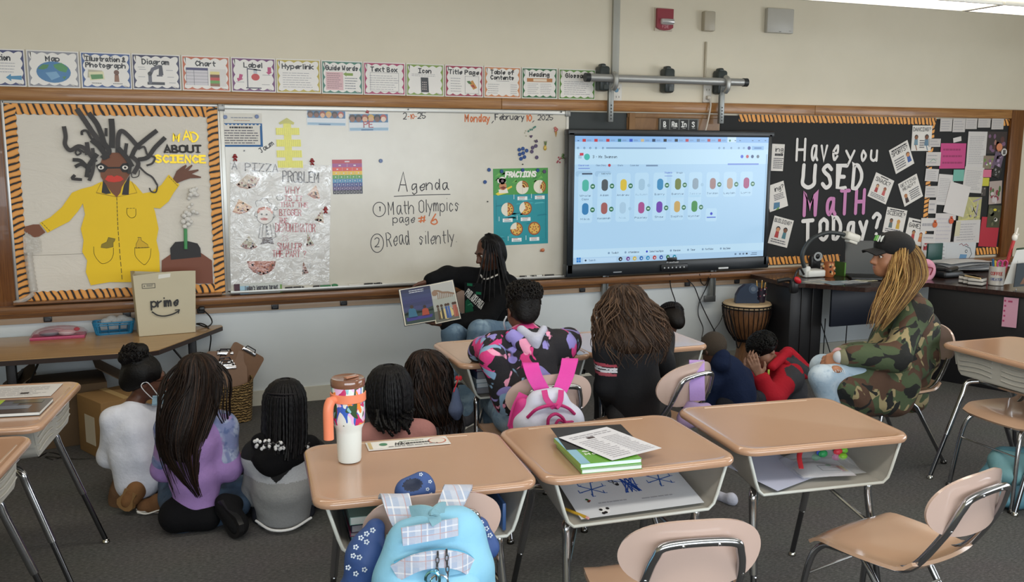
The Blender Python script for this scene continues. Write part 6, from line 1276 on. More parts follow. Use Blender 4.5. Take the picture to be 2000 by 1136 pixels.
strands([ring_px(386,690,Y0+.02,12,.02),ring_px(400,735,Y0+.02,46,.10),ring_px(424,795,Y0-.02,22,.09),ring_px(444,845,Y0+.06,8,.03),ring_px(456,895,Y0+.08,4,.02)],'',m,14,.0030,-70,40,wave=.12,wf=1.5,hi=(.8,1),cols=('1f140f','170e0a'),seed=4)
strands([ring_px(386,690,Y0+.02,12,.02),ring_px(370,735,Y0+.02,44,.10),ring_px(340,800,Y0-.03,30,.09),ring_px(338,880,Y0-.06,24,.06),ring_px(365,975,Y0-.1,22,.03)],'',m,26,.0030,150,300,wave=.14,wf=1.5,hi=(.7,1),cols=('1f140f','170e0a'),seed=5)
m.build('hair_strands',HAIR(),t)
# --- girl with beaded braids
Y0=-2.05;t=person('child in a black and grey hooded top with white beads on her braids',Z(555,1030))
hc=J(557,790,Y0+.03);hf=FWH*.97-RTH*.15-UP*.15
j=dict(pel=J(552,1000,Y0+.02),bel=J(552,950,Y0),che=J(555,898,Y0+.02),nek=J(557,850,Y0+.03),hed=J(557,818,Y0+.03),Ls=J(508,888,Y0+.04),Le=J(502,958,Y0+.12),Lw=J(525,985,Y0+.30),Rs=J(604,888,Y0+.04),Re=J(612,958,Y0+.12),Rw=J(590,985,Y0+.30),
    Lh=J(528,1008,Y0+.06),Lk=J(500,985,Y0+.38),La=J(545,1000,Y0+.34),Rh=J(580,1008,Y0+.06),Rk=J(610,985,Y0+.38),Ra=J(565,1000,Y0+.34))
for q in ('La','Ra'):j[q][2]=.06
for q in ('Lk','Rk'):j[q][2]=.12
soft('body',body_p(j,.84)+head(hc,hf,UP,.92),'4a2d20',SKIN(),t,.007)
soft('trousers',leg_p(j,.84,.012),'2a2c34',CLOTH(),t,.009,None,.004)
def bands(P):
    zz=P[:,2];a,b=A(557,918,Y0-.12)[2],A(557,945,Y0-.14)[2];x=(P-j['che'])@RTH
    v=a+.9*np.abs(x)-.055*(np.abs(x)<.2);v=np.minimum(v,A(557,903,Y0-.1)[2]);return [('0e0e11',zz>v),('8b8c8d',zz<b),('a7aab0',(zz <= v) & (zz >= b))]
soft('hooded_top',top_p(j,.92,.030,hem=.03,sleeve=.9,loose=.025),'0e0e11',finish(.9,var=.18,vs=160,bmp=.3,bs=50),t,.0048,wrinkle(.004,32,9),.006,bands)
soft('hood',[ell(J(548,893,Y0-.075),(.125,.055,.062)),ell(J(535,905,Y0-.09),(.07,.045,.055)),cap(J(512,862,Y0-.02),J(604,868,Y0-.02),.045,.045)],'0c0c0f',CLOTH(),t,.007,wrinkle(.004,40,10))
m=MB('dcdcdc');q=spline([Z(500,1018,.03),Z(530,1036,.018),Z(570,1034,.018),Z(608,1012,.03)],6);m.tube([p+V3(0,0,.004) for p in q],.006,8);m.build('hem_trim',CLOTH(),t)
R3=[ring_px(557,741,Y0+.03,8,.02),ring_px(557,748,Y0+.03,24,.06),ring_px(557,770,Y0+.03,37,.095),ring_px(557,800,Y0+.02,39,.10),ring_px(557,845,Y0-.0,40,.105),ring_px(556,880,Y0-.03,38,.105)]
hair_shell('hair',R3[:4]+[ring_px(557,830,Y0+.02,34,.085),ring_px(557,850,Y0+.02,28,.06)],'0b0a0c',t)
m=MB('0c0b0d');strands(R3,'0c0b0d',m,44,.0062,0,360,hi=(.94,1.04),jit=.02,knots=3,nseg=12,sides=6,cols=('0c0b0d','110f12','080808'),seed=6)
strands(R3,'',m,26,.0058,190,350,hi=(.9,1.0),jit=.02,knots=3,nseg=12,sides=6,cols=('0f0d11','0a090b'),seed=7,push=1.08)
for yy in (766,772,778):m.tube([J(557+36*math.cos(a),yy+4*math.sin(a),Y0+.03-.095*math.sin(a)*.9-.01) for a in np.linspace(.3,2.8,16)],.0045,6,col='1d1a1d')
m.build('braids',HAIR(),t)
b0={};rg=np.random.default_rng(4);BEAD=finish(.2,var=0,coat=.5)
for cc in ('e2e2e4','1d1d20'):q=MB(cc);q.ball((0,0,0),(.0078,.0078,.0085),8);b0[cc]=q.build('hair_bead',BEAD).data;bpy.data.objects.remove(COL.objects[-1])
for i in range(62):
    x=rg.uniform(497,556) if i<40 else rg.uniform(586,604);y=866+rg.uniform(-8,12)+(8 if i >= 40 else 6*abs(x-530)/26*-.3);Yb=Y0-.135 if i<40 else Y0-.08
    cc='e2e2e4' if rg.random()<.78 else '1d1d20';o=bpy.data.objects.new('hair_bead',b0[cc]);COL.objects.link(o);adopt(o,t);o.location=J(x,y,Yb+rg.uniform(-.01,.01))
# --- girl with dark braids in pink
Y0=-2.42;t=person('child with short dark braids in a dusty pink top beyond the tumbler',Z(765,1052))
hc=J(762,770,Y0+.03);hf=FWH*.9+RTH*.35-UP*.05
j=dict(pel=J(768,1010,Y0+.02),bel=J(770,950,Y0),che=J(772,880,Y0+.01),nek=J(768,826,Y0+.02),hed=J(763,798,Y0+.03),Ls=J(722,858,Y0+.02),Le=J(712,945,Y0+.1),Lw=J(745,975,Y0+.26),Rs=J(820,850,Y0+.02),Re=J(830,940,Y0+.1),Rw=J(800,975,Y0+.26),
    Lh=J(745,1020,Y0+.04),Lk=J(720,985,Y0+.36),La=J(760,1000,Y0+.34),Rh=J(795,1020,Y0+.04),Rk=J(815,985,Y0+.36),Ra=J(775,1000,Y0+.34))
for q in ('La','Ra'):j[q][2]=.06
for q in ('Lk','Rk'):j[q][2]=.11
soft('body',body_p(j,.86)+head(hc,hf,UP,.93),'4f3022',SKIN(),t,.007)
soft('trousers',leg_p(j,.86,.012),'2c2e38',CLOTH(),t,.009,None,.004);soft('top',top_p(j,.88,.020,hem=.02,sleeve=.95,loose=.012),'b5807c',CLOTH(),t,.008,wrinkle(.005,36,11))
R4=[ring_px(760,714,Y0+.03,8,.02),ring_px(760,722,Y0+.03,28,.07),ring_px(760,748,Y0+.03,42,.10),ring_px(762,785,Y0+.02,43,.105),ring_px(764,812,Y0+.01,40,.095),ring_px(768,835,Y0-.03,30,.09)]
hair_shell('hair',R4[:4]+[ring_px(762,805,Y0+.02,36,.08),ring_px(763,818,Y0+.02,22,.05)],'0b0a0c',t)
m=MB('0b0a0c');strands(R4,'',m,70,.0062,0,360,hi=(.86,1.0),jit=.03,knots=3,nseg=12,sides=6,cols=('0b0a0c','110f12','080708'),seed=8,lo=.05)
for x0,y0,x1,y1,x2,y2 in ((735,800,742,825,750,846),(745,805,752,828,762,838),(758,810,766,830,775,846),(770,812,785,825,797,842),(775,805,792,815,808,820),(785,800,800,806,810,798),(740,800,736,822,732,834),(780,812,795,835,800,848),(752,812,757,838,768,852)):
    p=spline([J(x0,y0,Y0-.06),J(x1,y1,Y0-.115),J(x2,y2,Y0-.125)],10);m.tube(p,[.0068*(1+.2*math.sin(k*1.9)) for k in range(len(p))],6)
m.build('braids',HAIR(),t)
# --- girl with long dark curls beside her
Y0=-2.02;t=person('child with long wavy dark hair sitting between the pink child and the desk',Z(842,980))
hc=J(838,735,Y0+.03);hf=FWH*.95+RTH*.2-UP*.1
j=dict(pel=J(850,960,Y0+.02),bel=J(848,915,Y0),che=J(846,850,Y0+.01),nek=J(842,792,Y0+.02),hed=J(839,764,Y0+.03),Ls=J(805,828,Y0+.02),Le=J(800,900,Y0+.1),Lw=J(825,935,Y0+.24),Rs=J(882,826,Y0+.02),Re=J(888,900,Y0+.1),Rw=J(865,935,Y0+.24),
    Lh=J(830,970,Y0+.04),Lk=J(815,945,Y0+.34),La=J(845,955,Y0+.32),Rh=J(868,970,Y0+.04),Rk=J(885,945,Y0+.34),Ra=J(858,955,Y0+.32))
for q in ('La','Ra'):j[q][2]=.06
for q in ('Lk','Rk'):j[q][2]=.11
soft('body',body_p(j,.82)+head(hc,hf,UP,.92),'8a5f4a',SKIN(),t,.007)
soft('trousers',leg_p(j,.82,.012),'3a3c44',CLOTH(),t,.009,None,.004);soft('top',top_p(j,.84,.018,hem=.02,sleeve=.95),'77757a',CLOTH(),t,.008,wrinkle(.005,36,12))
R5=[ring_px(832,684,Y0+.03,8,.02),ring_px(833,693,Y0+.03,28,.07),ring_px(836,720,Y0+.03,42,.105),ring_px(838,760,Y0+.01,46,.115),ring_px(846,800,Y0-.02,50,.115),ring_px(854,835,Y0-.04,46,.10),ring_px(862,860,Y0-.05,32,.08)]
hair_shell('hair',R5[:5]+[ring_px(850,818,Y0-.02,36,.08),ring_px(852,835,Y0-.02,14,.03)],'140d0b',t)
m=MB('180f0c');strands(R5,'',m,150,.0048,wave=.10,wf=3,hi=(.74,1.0),jit=.07,cols=('180f0c','18100d','2b1e18','35241c'),seed=9);m.build('hair_strands',HAIR(),t)
# --- reader with braids on the chair by the wall
Y0=-.52;t=person('person with long braids in a black hooded sweatshirt reading a picture book aloud',Z(950,790))
hc=J(956,492,Y0-.01);hf=-RTH*.80-FWH*.45-UP*.30;hu=UP*.95-RTH*.2
j=dict(pel=J(962,655,Y0),bel=J(960,618,Y0),che=J(955,570,Y0),nek=J(962,532,Y0+.02),hed=J(960,510,Y0),Ls=J(912,545,Y0+.04),Le=J(872,540,Y0-.02),Lw=J(840,549,Y0-.10),Rs=J(990,558,Y0-.06),Re=J(948,622,Y0-.20),Rw=J(868,633,Y0-.24),
    Lh=J(945,655,Y0-.02),Lk=J(884,650,Y0-.26),La=J(872,742,Y0-.26),Rh=J(985,650,Y0-.06),Rk=J(935,645,Y0-.40),Ra=J(905,745,Y0-.36))
for q in ('La','Ra'):j[q][2]=.07
SKR='5b392a'
soft('body',body_p(j,.9)+head(hc,hf,hu,.96)+hand_p(j['Lw'],-RTH*.75-UP*.35-FWH*.3,-UP*.5+RTH*.1-FWH*.8,.92,.35,.25,-1,.5)+hand_p(j['Rw'],-RTH*.95+UP*.05,FWH*.25+UP*.9,.92,.35,.15,1,.3),SKR,SKIN(),t,.0055)
face_parts(t,hc,hf,hu,.96,'6b3c35',closed=1)
soft('jeans',leg_p(j,.9,.016),'6a86a0',DENIM,t,.008,wrinkle(.004,32,13))
soft('sweatshirt',top_p(j,.92,.026,hem=.0,sleeve=.97,loose=.012)+[ell(J(968,536,Y0+.06),(.10,.06,.045))],'0a0b0e',CLOTH(),t,.007,wrinkle(.005,34,14))
m=MB('dcd8d2');m.tube(spline([J(938,536,Y0-.10),J(948,545,Y0-.115),J(975,535,Y0-.12)],4),.010,8,flat=.5);m.build('collar',CLOTH(),t)
# print on the chest: follows the sweatshirt's front
cfr=nrm(-FWH*.85-RTH*.45);cr_=nrm(np.cross(UP,-cfr));P=J(922,585,Y0-.155);cr_=nrm(np.cross(cfr,UP))*-1
Mx=np.eye(4);Mx[:3,0]=cr_;Mx[:3,1]=nrm(np.cross(cfr,cr_));Mx[:3,2]=cfr;Mx[:3,3]=P-cr_*.055-Mx[:3,1]*.10
s=Sheet(Mx,.13,.21,.003,'14161a');s.text('PHILADELPHIA',.02,.62,.24,'d8d8d6',.0045,fit=1.15,L=3,rot=-.62);s.rect(.16,.90,.46,.98,'1f6a4c',2);s.rect(.66,.66,.96,.74,'1f6a4c',2);s.poly([(.04,.06),(.4,.02),(.52,.15),(.42,.36),(.2,.5),(.06,.42)],'1c5a42',2);s.stroke([(.2,.3),(.4,.36),(.5,.28)],.006,'4a8a70',3);s.build('chest_print',CLOTH(),t)
f_,u_,r_=frame(hf,hu)
soft('hair',[ell(hc-f_*.022+u_*.030,(.080,.092,.086),np.array([r_,f_,u_])),ell(hc-f_*.06-u_*.03,(.066,.05,.08),np.array([r_,f_,u_]))],'0b0a0c',HAIR(),t,.007,wrinkle(.002,110,5))
m=MB('0c0b0d');rg=np.random.default_rng(12)
for i in range(64):
    a=rg.uniform(-.9,2.6);e=rg.uniform(.2,1.3);d=nrm(r_*math.sin(a)*1.0-f_*math.cos(a)*.75+u_*e*.9) if i % 2 else nrm(-r_*rg.uniform(-.5,1)-f_*rg.uniform(.2,.9)+u_*rg.uniform(.1,1.2))
    p0=hc+u_*.05-f_*.01;p1=hc+d*.093+u_*.02;dn=V3(d[0],d[1],0);L=rg.uniform(.24,.40)
    p2=hc+nrm(dn)*.098-UP*.06;p3=p2+nrm(dn)*.012-UP*L*.5+RTH*.008;p4=p2+nrm(dn)*.010-UP*L+RTH*rg.uniform(.0,.05)
    if (p3-hc)@f_>.05:continue
    p=spline([hc+u_*.108-f_*.01+d*.01,p1,p2,p3,p4],7);m.tube(p,[.0052*(1+.2*math.sin(k*1.9)) for k in range(len(p))],6,col=('0c0b0d','110f12','080708','2a262a')[i % 4])
for x0,x1,y1 in ((948,935,575),(952,944,585),(958,955,592),(965,965,596),(972,980,590),(978,992,575),(982,1003,562),(940,925,560)):
    p=spline([hc+u_*.10,J((x0+956)/2,478,Y0-.095),J(x0,520,Y0-.115),J((x0+x1)/2,550,Y0-.155),J(x1,y1,Y0-.175)],8);m.tube(p,[.0054*(1+.2*math.sin(k*1.9)) for k in range(len(p))],6,col='0d0b0e')
m.build('braids',HAIR(),t)
shoe(t,j['La']+V3(.05,0,-.065),j['La']+V3(-.15,-.1,-.065),UP,'3a3a40','d8d4cc');shoe(t,j['Ra']+V3(.05,0,-.065),j['Ra']+V3(-.12,-.14,-.065),UP,'3a3a40','d8d4cc')
# the open picture book she holds up
bk_=thing('picture_book','open picture book held up by the reader with braids','book',J(840,640,Y0-.3))
sp0,sp1=J(838,556,Y0-.20),J(852,632,Y0-.26)
def leaf(c4,name,col,fn,thick=.006):
    P=[np.asarray(q,float) for q in c4];ex=P[1]-P[0];ey=P[0]-P[3];w_=np.linalg.norm(ex);hh=np.linalg.norm(ey);ex=ex/w_;ez=nrm(np.cross(ex,ey));ey=np.cross(ez,ex);M=np.eye(4);M[:3,0]=ex;M[:3,1]=ey;M[:3,2]=ez;M[:3,3]=P[3]
    s=Sheet(M,w_,hh,thick,col);s.m.prism([(-.004,-.004),(w_+.004,-.004),(w_+.004,hh+.004),(-.004,hh+.004)],.002,M,'1d2430',-.003);fn(s);s.build(name,PAPER(),bk_)
def f(s):
    s.rect(.04,.02,1,.98,'2f3a5e',1)
    for k in range(6):s.rect(.04,.98-.10*(k+1),1,.98-.10*k,('2a3050','303a62','363f6c','34386a','2f3560','3a3f6e')[k],2)
    s.rect(.04,.02,1,.34,'2f4440',3);s.poly([(.04,.3),(.3,.4),(.6,.33),(1,.42),(1,.3),(.04,.26)],'2a3c38',3);s.poly([(.16,.18),(.2,.42),(.3,.46),(.42,.40),(.46,.18)],'2f6a8a',4);s.disc(.31,.48,.05,'3a2a24',5);s.poly([(.6,.18),(.63,.36),(.72,.40),(.82,.36),(.84,.18)],'a8442c',4);s.disc(.72,.43,.045,'2a1c18',5);s.poly([(.1,.1),(.9,.12),(.95,.2),(.08,.2)],'3a3488',4);s.lines(.3,.84,.8,.94,2,'c8ccd8',.2,4)
leaf((J(778,566,Y0-.16),sp0,sp1,J(791,636,Y0-.22)),'left_page','e3dccb',f)
def f(s):
    s.rect(.02,.02,.97,.98,'a8aca6',1);s.rect(.02,.62,.97,.98,'b4b5b2',2);s.rect(.02,.02,.97,.3,'6a6a60',2)
    s.stroke([(.12,.72),(.2,.82),(.34,.8),(.5,.74),(.7,.72),(.92,.66)],.012,'8a6f5a',3)
    for k in range(9):s.stroke([(.3+.07*k,.76-.012*k),(.28+.07*k,.60)],.005,'8a6f5a',3)
    s.disc(.18,.76,.07,'927560',4);s.poly([(.15,.12),(.3,.32),(.7,.34),(.85,.16),(.5,.06)],'d8c488',3)
    for x,cc in ((.2,'5a4a3a'),(.52,'3a5a9a'),(.62,'4a6ab0'),(.82,'b06a5a'),(.9,'a85a4a'),(.35,'3a3a3a')):s.poly([(x-.05,.08),(x-.04,.38),(x+.04,.38),(x+.05,.08)],cc,4);s.disc(x,.42,.035,'4a3224',5)
leaf((sp0,J(886,546,Y0-.24),J(902,612,Y0-.32),sp1),'right_page','e3dccb',f)
m=MB('d8cdb4');m.tube([sp0,sp1],.006,8);m.build('spine',PAPER(),bk_)
# --- girl in the splash print hoodie leaning on her desk
Y0=-2.36;t=person('child in a black hoodie with pink and lilac splashes leaning on a desk',V3(1.53,-2.36,0))
hc=J(1021,604,Y0+.13);hf=FWH*.9-RTH*.25-UP*.30
j=dict(pel=J(1035,802,Y0-.02),bel=J(1036,760,Y0-.01),che=J(1034,700,Y0+.04),nek=J(1028,650,Y0+.09),hed=J(1023,628,Y0+.12),Ls=J(968,682,Y0+.07),Le=J(943,695,Y0+.22),Lw=J(985,672,Y0+.40),Rs=J(1092,676,Y0+.07),Re=J(1108,690,Y0+.24),Rw=J(1060,668,Y0+.42),
    Lh=J(1000,812,Y0),Lk=J(965,800,Y0+.38),La=J(975,870,Y0+.36),Rh=J(1068,812,Y0),Rk=J(1075,790,Y0+.38),Ra=J(1072,860,Y0+.36))
for q in ('La','Ra'):j[q][2]=.07
for q in ('Lk','Rk'):j[q][2]=.47
for q in ('Lw','Rw'):j[q][2]=.765
for q in ('Le','Re'):j[q][2]=max(j[q][2],.775)
soft('body',body_p(j,.88)+head(hc,hf,UP,.95)+hand_p(j['Lw'],RTH*.9+FWH*.3,-UP,.85,.3,.1,-1)+hand_p(j['Rw'],-RTH*.9+FWH*.3,-UP,.85,.3,.1,1),'6f4735',SKIN(),t,.007)
face_parts(t,hc,hf,UP,.95,'7a443a')
soft('jeans',leg_p(j,.9,.016),'5f7a94',DENIM,t,.008,wrinkle(.004,32,15))
soft('hoodie',top_p(j,.92,.026,hem=-.01,sleeve=.98,loose=.02)+[cap(J(962,700,Y0-.02),J(1000,800,Y0-.03),.06,.07)],'1d1b21',SPLASH,t,.007,wrinkle(.006,32,16))
soft('hood',[cap(J(1000,656,Y0+.0),J(1040,690,Y0-.04),.030,.040),cap(J(1068,650,Y0+.02),J(1040,690,Y0-.04),.030,.040),ell(J(1042,668,Y0-.015),(.07,.035,.055))],'1d1b21',SPLASH,t,.006,wrinkle(.003,45,17))
soft('hood_lining',[cap(J(1018,644,Y0+.0),J(1042,662,Y0-.055),.022,.022),cap(J(1062,642,Y0+.0),J(1048,664,Y0-.055),.018,.020),cap(J(1044,664,Y0-.05),J(1046,682,Y0-.06),.018,.014)],'b4b6c6',CLOTH(),t,.006)
f_,u_,r_=frame(hf)
soft('hair',[ell(hc-f_*.018+u_*.028,(.080,.094,.090),np.array([r_,f_,u_])),ell(hc-f_*.065-u_*.02,(.055,.04,.06),np.array([r_,f_,u_])),ell(J(1024,572,Y0+.10),(.075,.07,.05))],'0f0c0a',HAIR(),t,.007,wrinkle(.0025,110,18))
m=MB('120e0c');curls(m,J(1024,570,Y0+.10),(.086,.08,.052),240,.0028,'120e0c',19,cr=.012,zlo=-1);curls(m,hc+u_*.02-f_*.02,(.078,.09,.09),110,.0022,'0f0b0a',20,np.array([r_,f_,u_]),cr=.008);m.build('hair_puff',HAIR(),t)
m=MB('d8dcdf');m.tube(spline([J(989,618,Y0+.10),J(984,630,Y0+.13),J(987,642,Y0+.17)],4),.004,6);m.build('mask_loop',CLOTH(),t)
for a,x,y in (('La',-.03,.14),('Ra',.03,.14)):shoe(t,j[a]+V3(0,-.04,-.066),j[a]+V3(x,y,-.066),UP,'c8c4bc')
# --- girl with long brown hair in navy
Y0=-2.36;t=person('child with long wavy brown hair in a navy top with a striped sleeve band',V3(2.13,-2.36,0))
hc=J(1222,605,Y0+.06);hf=FWH*.9+RTH*.1-UP*.45
j=dict(pel=J(1245,800,Y0-.02),bel=J(1240,758,Y0-.02),che=J(1234,695,Y0+.0),nek=J(1228,650,Y0+.03),hed=J(1224,628,Y0+.05),Ls=J(1190,684,Y0),Le=J(1186,752,Y0+.02),Lw=J(1200,790,Y0+.16),Rs=J(1278,676,Y0+.03),Re=J(1292,710,Y0+.10),Rw=J(1298,680,Y0+.24),
    Lh=J(1222,812,Y0),Lk=J(1185,800,Y0+.36),La=J(1175,850,Y0+.34),Rh=J(1275,812,Y0),Rk=J(1275,800,Y0+.38),Ra=J(1275,850,Y0+.36))
for q in ('La','Ra'):j[q][2]=.07
for q in ('Lk','Rk'):j[q][2]=.47
j['Rw'][2]=.775
soft('body',body_p(j,.9)+head(hc,hf,UP,.95)+hand_p(j['Rw'],FWH*.8+UP*.3,-RTH,.85,.5,.1,1)+hand_p(j['Lw'],FWH*.9-UP*.2,RTH,.85,.4,.1,-1),'b58a76',SKIN(),t,.007)
face_parts(t,hc,hf,UP,.95,'a86a62')
soft('trousers',leg_p(j,.9,.014),'3a3a3c',CLOTH(),t,.009,wrinkle(.003,34,21))
SLV=j['Ls']+(j['Le']-j['Ls'])*.42;sd_=nrm(j['Le']-j['Ls'])
def band_(P):
    q=(P-SLV)@sd_;near=np.linalg.norm(P-SLV-np.outer(q,sd_),axis=1)<.105;near &= ((P-SLV)@RTH<.035);o=[]
    for a,b,cc in ((-.030,-.014,'b04a58'),(-.011,.0,'d8d8dc'),(.004,.015,'d8d8dc'),(.018,.034,'a8505c')):o.append((cc,near & (q>a) & (q<b)))
    return o
soft('top',top_p(j,.92,.024,hem=.03,sleeve=.98,loose=.012),'090b12',finish(.85,var=.08,bmp=.2,bs=45),t,.006,wrinkle(.003,34,22),None,band_)
R6=[ring_px(1222,556,Y0+.06,8,.02),ring_px(1222,563,Y0+.06,28,.07),ring_px(1222,590,Y0+.05,44,.10),ring_px(1226,622,Y0+.03,54,.115),ring_px(1230,655,Y0-.01,66,.12),ring_px(1232,685,Y0-.03,66,.115),ring_px(1232,712,Y0-.04,58,.10)]
hair_shell('hair',R6[:5]+[ring_px(1232,678,Y0-.02,60,.105),ring_px(1234,694,Y0-.02,34,.05)],'35271e',t)
m=MB('3d2d22');strands(R6,'',m,210,.0042,wave=.16,wf=2.2,hi=(.72,1.0),jit=.06,cols=('3d2d22','2f221a','4a382b','543f30','33251c'),seed=23)
strands([ring_px(1222,558,Y0+.06,8,.02),ring_px(1250,600,Y0+.04,36,.09),ring_px(1280,640,Y0+.01,28,.08),ring_px(1292,675,Y0-.0,18,.05)],'',m,30,.0036,-80,60,wave=.25,wf=2.2,hi=(.8,1),cols=('4a382b','5a4433','3d2d22'),seed=24)
strands([ring_px(1222,558,Y0+.06,8,.02),ring_px(1195,600,Y0+.04,30,.09),ring_px(1178,645,Y0+.01,20,.07),ring_px(1172,690,Y0-.0,14,.05)],'',m,26,.0036,120,280,wave=.25,wf=2.2,hi=(.8,1),cols=('4a382b','5a4433','3d2d22'),seed=25)
m.build('hair_strands',HAIR(),t)
for a,x,y in (('La',-.04,.14),('Ra',.0,.15)):shoe(t,j[a]+V3(0,-.04,-.066),j[a]+V3(x,y,-.066),UP,'4a4644')
# --- child with cornrows by the wall
Y0=-.85;t=person('child with cornrow braids sitting by the wall behind the navy-topped girl',Z(1306,785))
hc=J(1308,627,Y0);hf=-RTH*.55+FWH*.4-UP*.5;hu=UP*.85+RTH*.1+FWH*.4
def floor_joints(x,Y,top,n=1.0):
    """a child sitting cross-legged on the floor, seen mostly from behind"""
    h=lambda y,dx=0,dy=0:J(x+dx,top+y,Y+dy);k=ppm(J(x,top,Y))/300;hh=lambda y,dx=0,dy=0:h(y*k,dx*k,dy)
    d=dict(pel=hh(135),bel=hh(100),che=hh(62),nek=hh(28),hed=hh(10),Ls=hh(48,-34),Le=hh(100,-42,.06),Lw=hh(120,-20,.2),Rs=hh(48,34),Re=hh(100,42,.06),Rw=hh(120,20,.2),Lh=hh(142,-16),Lk=hh(125,-40,.3),La=hh(138,8,.3),Rh=hh(142,16),Rk=hh(125,40,.3),Ra=hh(138,-8,.3))
    z=d['pel'][2]-.12
    for q in d.values():q[2]-=0
    for q in ('pel','Lh','Rh'):d[q][2]=max(.10,d[q][2]*0+.10)
    for q in ('Lk','Rk'):d[q][2]=.12
    for q in ('La','Ra'):d[q][2]=.06
    d['bel'][2]=.10+(d['che'][2]-.10)*.5;return d
j=floor_joints(1306,Y0,640)
soft('body',body_p(j,.82)+head(hc,hf,hu,.92),'5a3a2b',SKIN(),t,.008);soft('top',top_p(j,.84,.02,sleeve=.95),'3a3f4a',CLOTH(),t,.009,wrinkle(.004,34,26));soft('trousers',leg_p(j,.82,.012),'2a2c34',CLOTH(),t,.01,None,.004)
f_,u_,r_=frame(hf,hu);soft('hair',[ell(hc-f_*.016+u_*.030,(.077,.092,.085),np.array([r_,f_,u_])),ell(hc-f_*.055-u_*.02,(.064,.05,.07),np.array([r_,f_,u_]))],'120d0b',HAIR(),t,.007)
m=MB('141012')
for k in range(13):
    a=(k-6)*.21;p=[hc+.0*f_+(r_*math.sin(a)*.084*math.sin(e)+(f_*math.cos(e)*1.0)*.100-f_*.016+u_*(.032+math.cos(a)*.092*math.sin(e))) for e in np.linspace(.55,2.6,16)];p=[q for q in p];p.append(p[-1]-UP*.05-f_*.004);p=spline(p,3);m.tube(p,[.0072*(1+.22*math.sin(i*1.9)) for i in range(len(p))],6)
m.build('cornrows',HAIR(),t)
# --- child in navy leaning forward
Y0=-1.35;t=person('child with a dark close cap of hair in a navy sweatshirt leaning forward',Z(1400,822))
hc=J(1394,684,Y0+.05);hf=FWH*.75-RTH*.35-UP*.65;hu=UP*.7+FWH*.5-RTH*.2
j=dict(pel=J(1440,800,Y0),bel=J(1435,765,Y0+.02),che=J(1418,730,Y0+.04),nek=J(1400,708,Y0+.06),hed=J(1396,694,Y0+.06),Ls=J(1385,742,Y0+.02),Le=J(1380,785,Y0+.08),Lw=J(1385,800,Y0+.2),Rs=J(1448,736,Y0+.06),Re=J(1466,785,Y0+.1),Rw=J(1450,800,Y0+.2),Lh=J(1420,805,Y0),Lk=J(1385,795,Y0+.3),La=J(1420,800,Y0+.3),Rh=J(1455,805,Y0),Rk=J(1475,790,Y0+.3),Ra=J(1440,800,Y0+.3))
for q in ('pel','Lh','Rh'):j[q][2]=.11
for q in ('Lk','Rk'):j[q][2]=.12
for q in ('La','Ra'):j[q][2]=.06
soft('body',body_p(j,.84)+head(hc,hf,hu,.92),'4a2f22',SKIN(),t,.007);soft('sweatshirt',top_p(j,.88,.026,hem=.02,sleeve=.95,loose=.02)+[cap(hc-u_*.075-f_*.045,hc-u_*.105-f_*.02,.054,.062)],'16223e',CLOTH(),t,.008,wrinkle(.004,34,27));soft('trousers',leg_p(j,.82,.012),'25262c',CLOTH(),t,.01,None,.004)
f_,u_,r_=frame(hf,hu);soft('hair',[ell(hc-f_*.014+u_*.028,(.080,.096,.090),np.array([r_,f_,u_]))],'3a3026',finish(.85,var=.25,vs=150,bmp=.5,bs=200),t,.007)
# --- boy in the red and grey coat hiding his face
Y0=-1.12;t=person('child with curly black hair and red coat, hands over the face',Z(1510,795))
hc=J(1492,684,Y0);hf=-RTH*.78-FWH*.42-UP*.45;hu=UP*.9-RTH*.42
j=dict(pel=J(1535,790,Y0+.05),bel=J(1533,765,Y0+.04),che=J(1526,735,Y0+.02),nek=J(1516,706,Y0+.02),hed=J(1500,692,Y0),Ls=J(1492,736,Y0+.10),Le=J(1462,768,Y0+.02),Lw=J(1462,728,Y0-.03),Rs=J(1545,738,Y0-.08),Re=J(1505,778,Y0-.20),Rw=J(1484,736,Y0-.15),
    Lh=J(1515,798,Y0+.05),Lk=J(1455,785,Y0+.05),La=J(1475,800,Y0+.05),Rh=J(1540,798,Y0-.02),Rk=J(1475,790,Y0-.2),Ra=J(1500,800,Y0-.1))
for q in ('pel','Lh','Rh'):j[q][2]=.10
for q in ('Lk','Rk'):j[q][2]=.10
for q in ('La','Ra'):j[q][2]=.06
f_,u_,r_=frame(hf,hu)
SKB='9a7460'
fa=hc+f_*.088-u_*.04
hA=hand_p(j['Rw'],nrm(J(1470,702,Y0-.12)-j['Rw']),nrm(fa-j['Rw']),.92,.22,.16,-1,.25);hB=hand_p(j['Lw'],nrm(J(1468,700,Y0-.05)-j['Lw']),nrm(fa-j['Lw']),.9,.22,.16,1,.25)
soft('body',body_p(j,.84)+head(hc,hf,hu,.93)+hA+hB,SKB,SKIN(),t,.0055);face_parts(t,hc,hf,hu,.93,'8a5a4e',closed=1)
RED,GRY='a81c2c','3c3d42'
def coat_c(P):
    q=(P-j['nek'])@nrm(RTH*.5+FWH*-.6);s_=P-j['Rs'];a=nrm(j['Re']-j['Rs']);tt=s_@a;dd=np.linalg.norm(s_-np.outer(tt,a),axis=1)
    return [(GRY,((P-j['che'])@RTH>.03) & (P[:,2]<j['nek'][2]-.055) & ((P-j['che'])@FWH<.02)),(GRY,(dd<.095) & (tt>-.02) & (tt<.09) & ((P-j['Rs'])@RTH>-.06))]
soft('coat',top_p(j,.90,.036,hem=.02,sleeve=.92,loose=.03),RED,CLOTH(),t,.007,wrinkle(.005,34,28),.004,coat_c)
soft('coat_collar',[cap(J(1508,716,Y0-.09),J(1536,690,Y0-.02),.030,.034),cap(J(1536,690,Y0-.02),J(1530,690,Y0+.08),.03,.03)],'b01f2f',CLOTH(),t,.006)
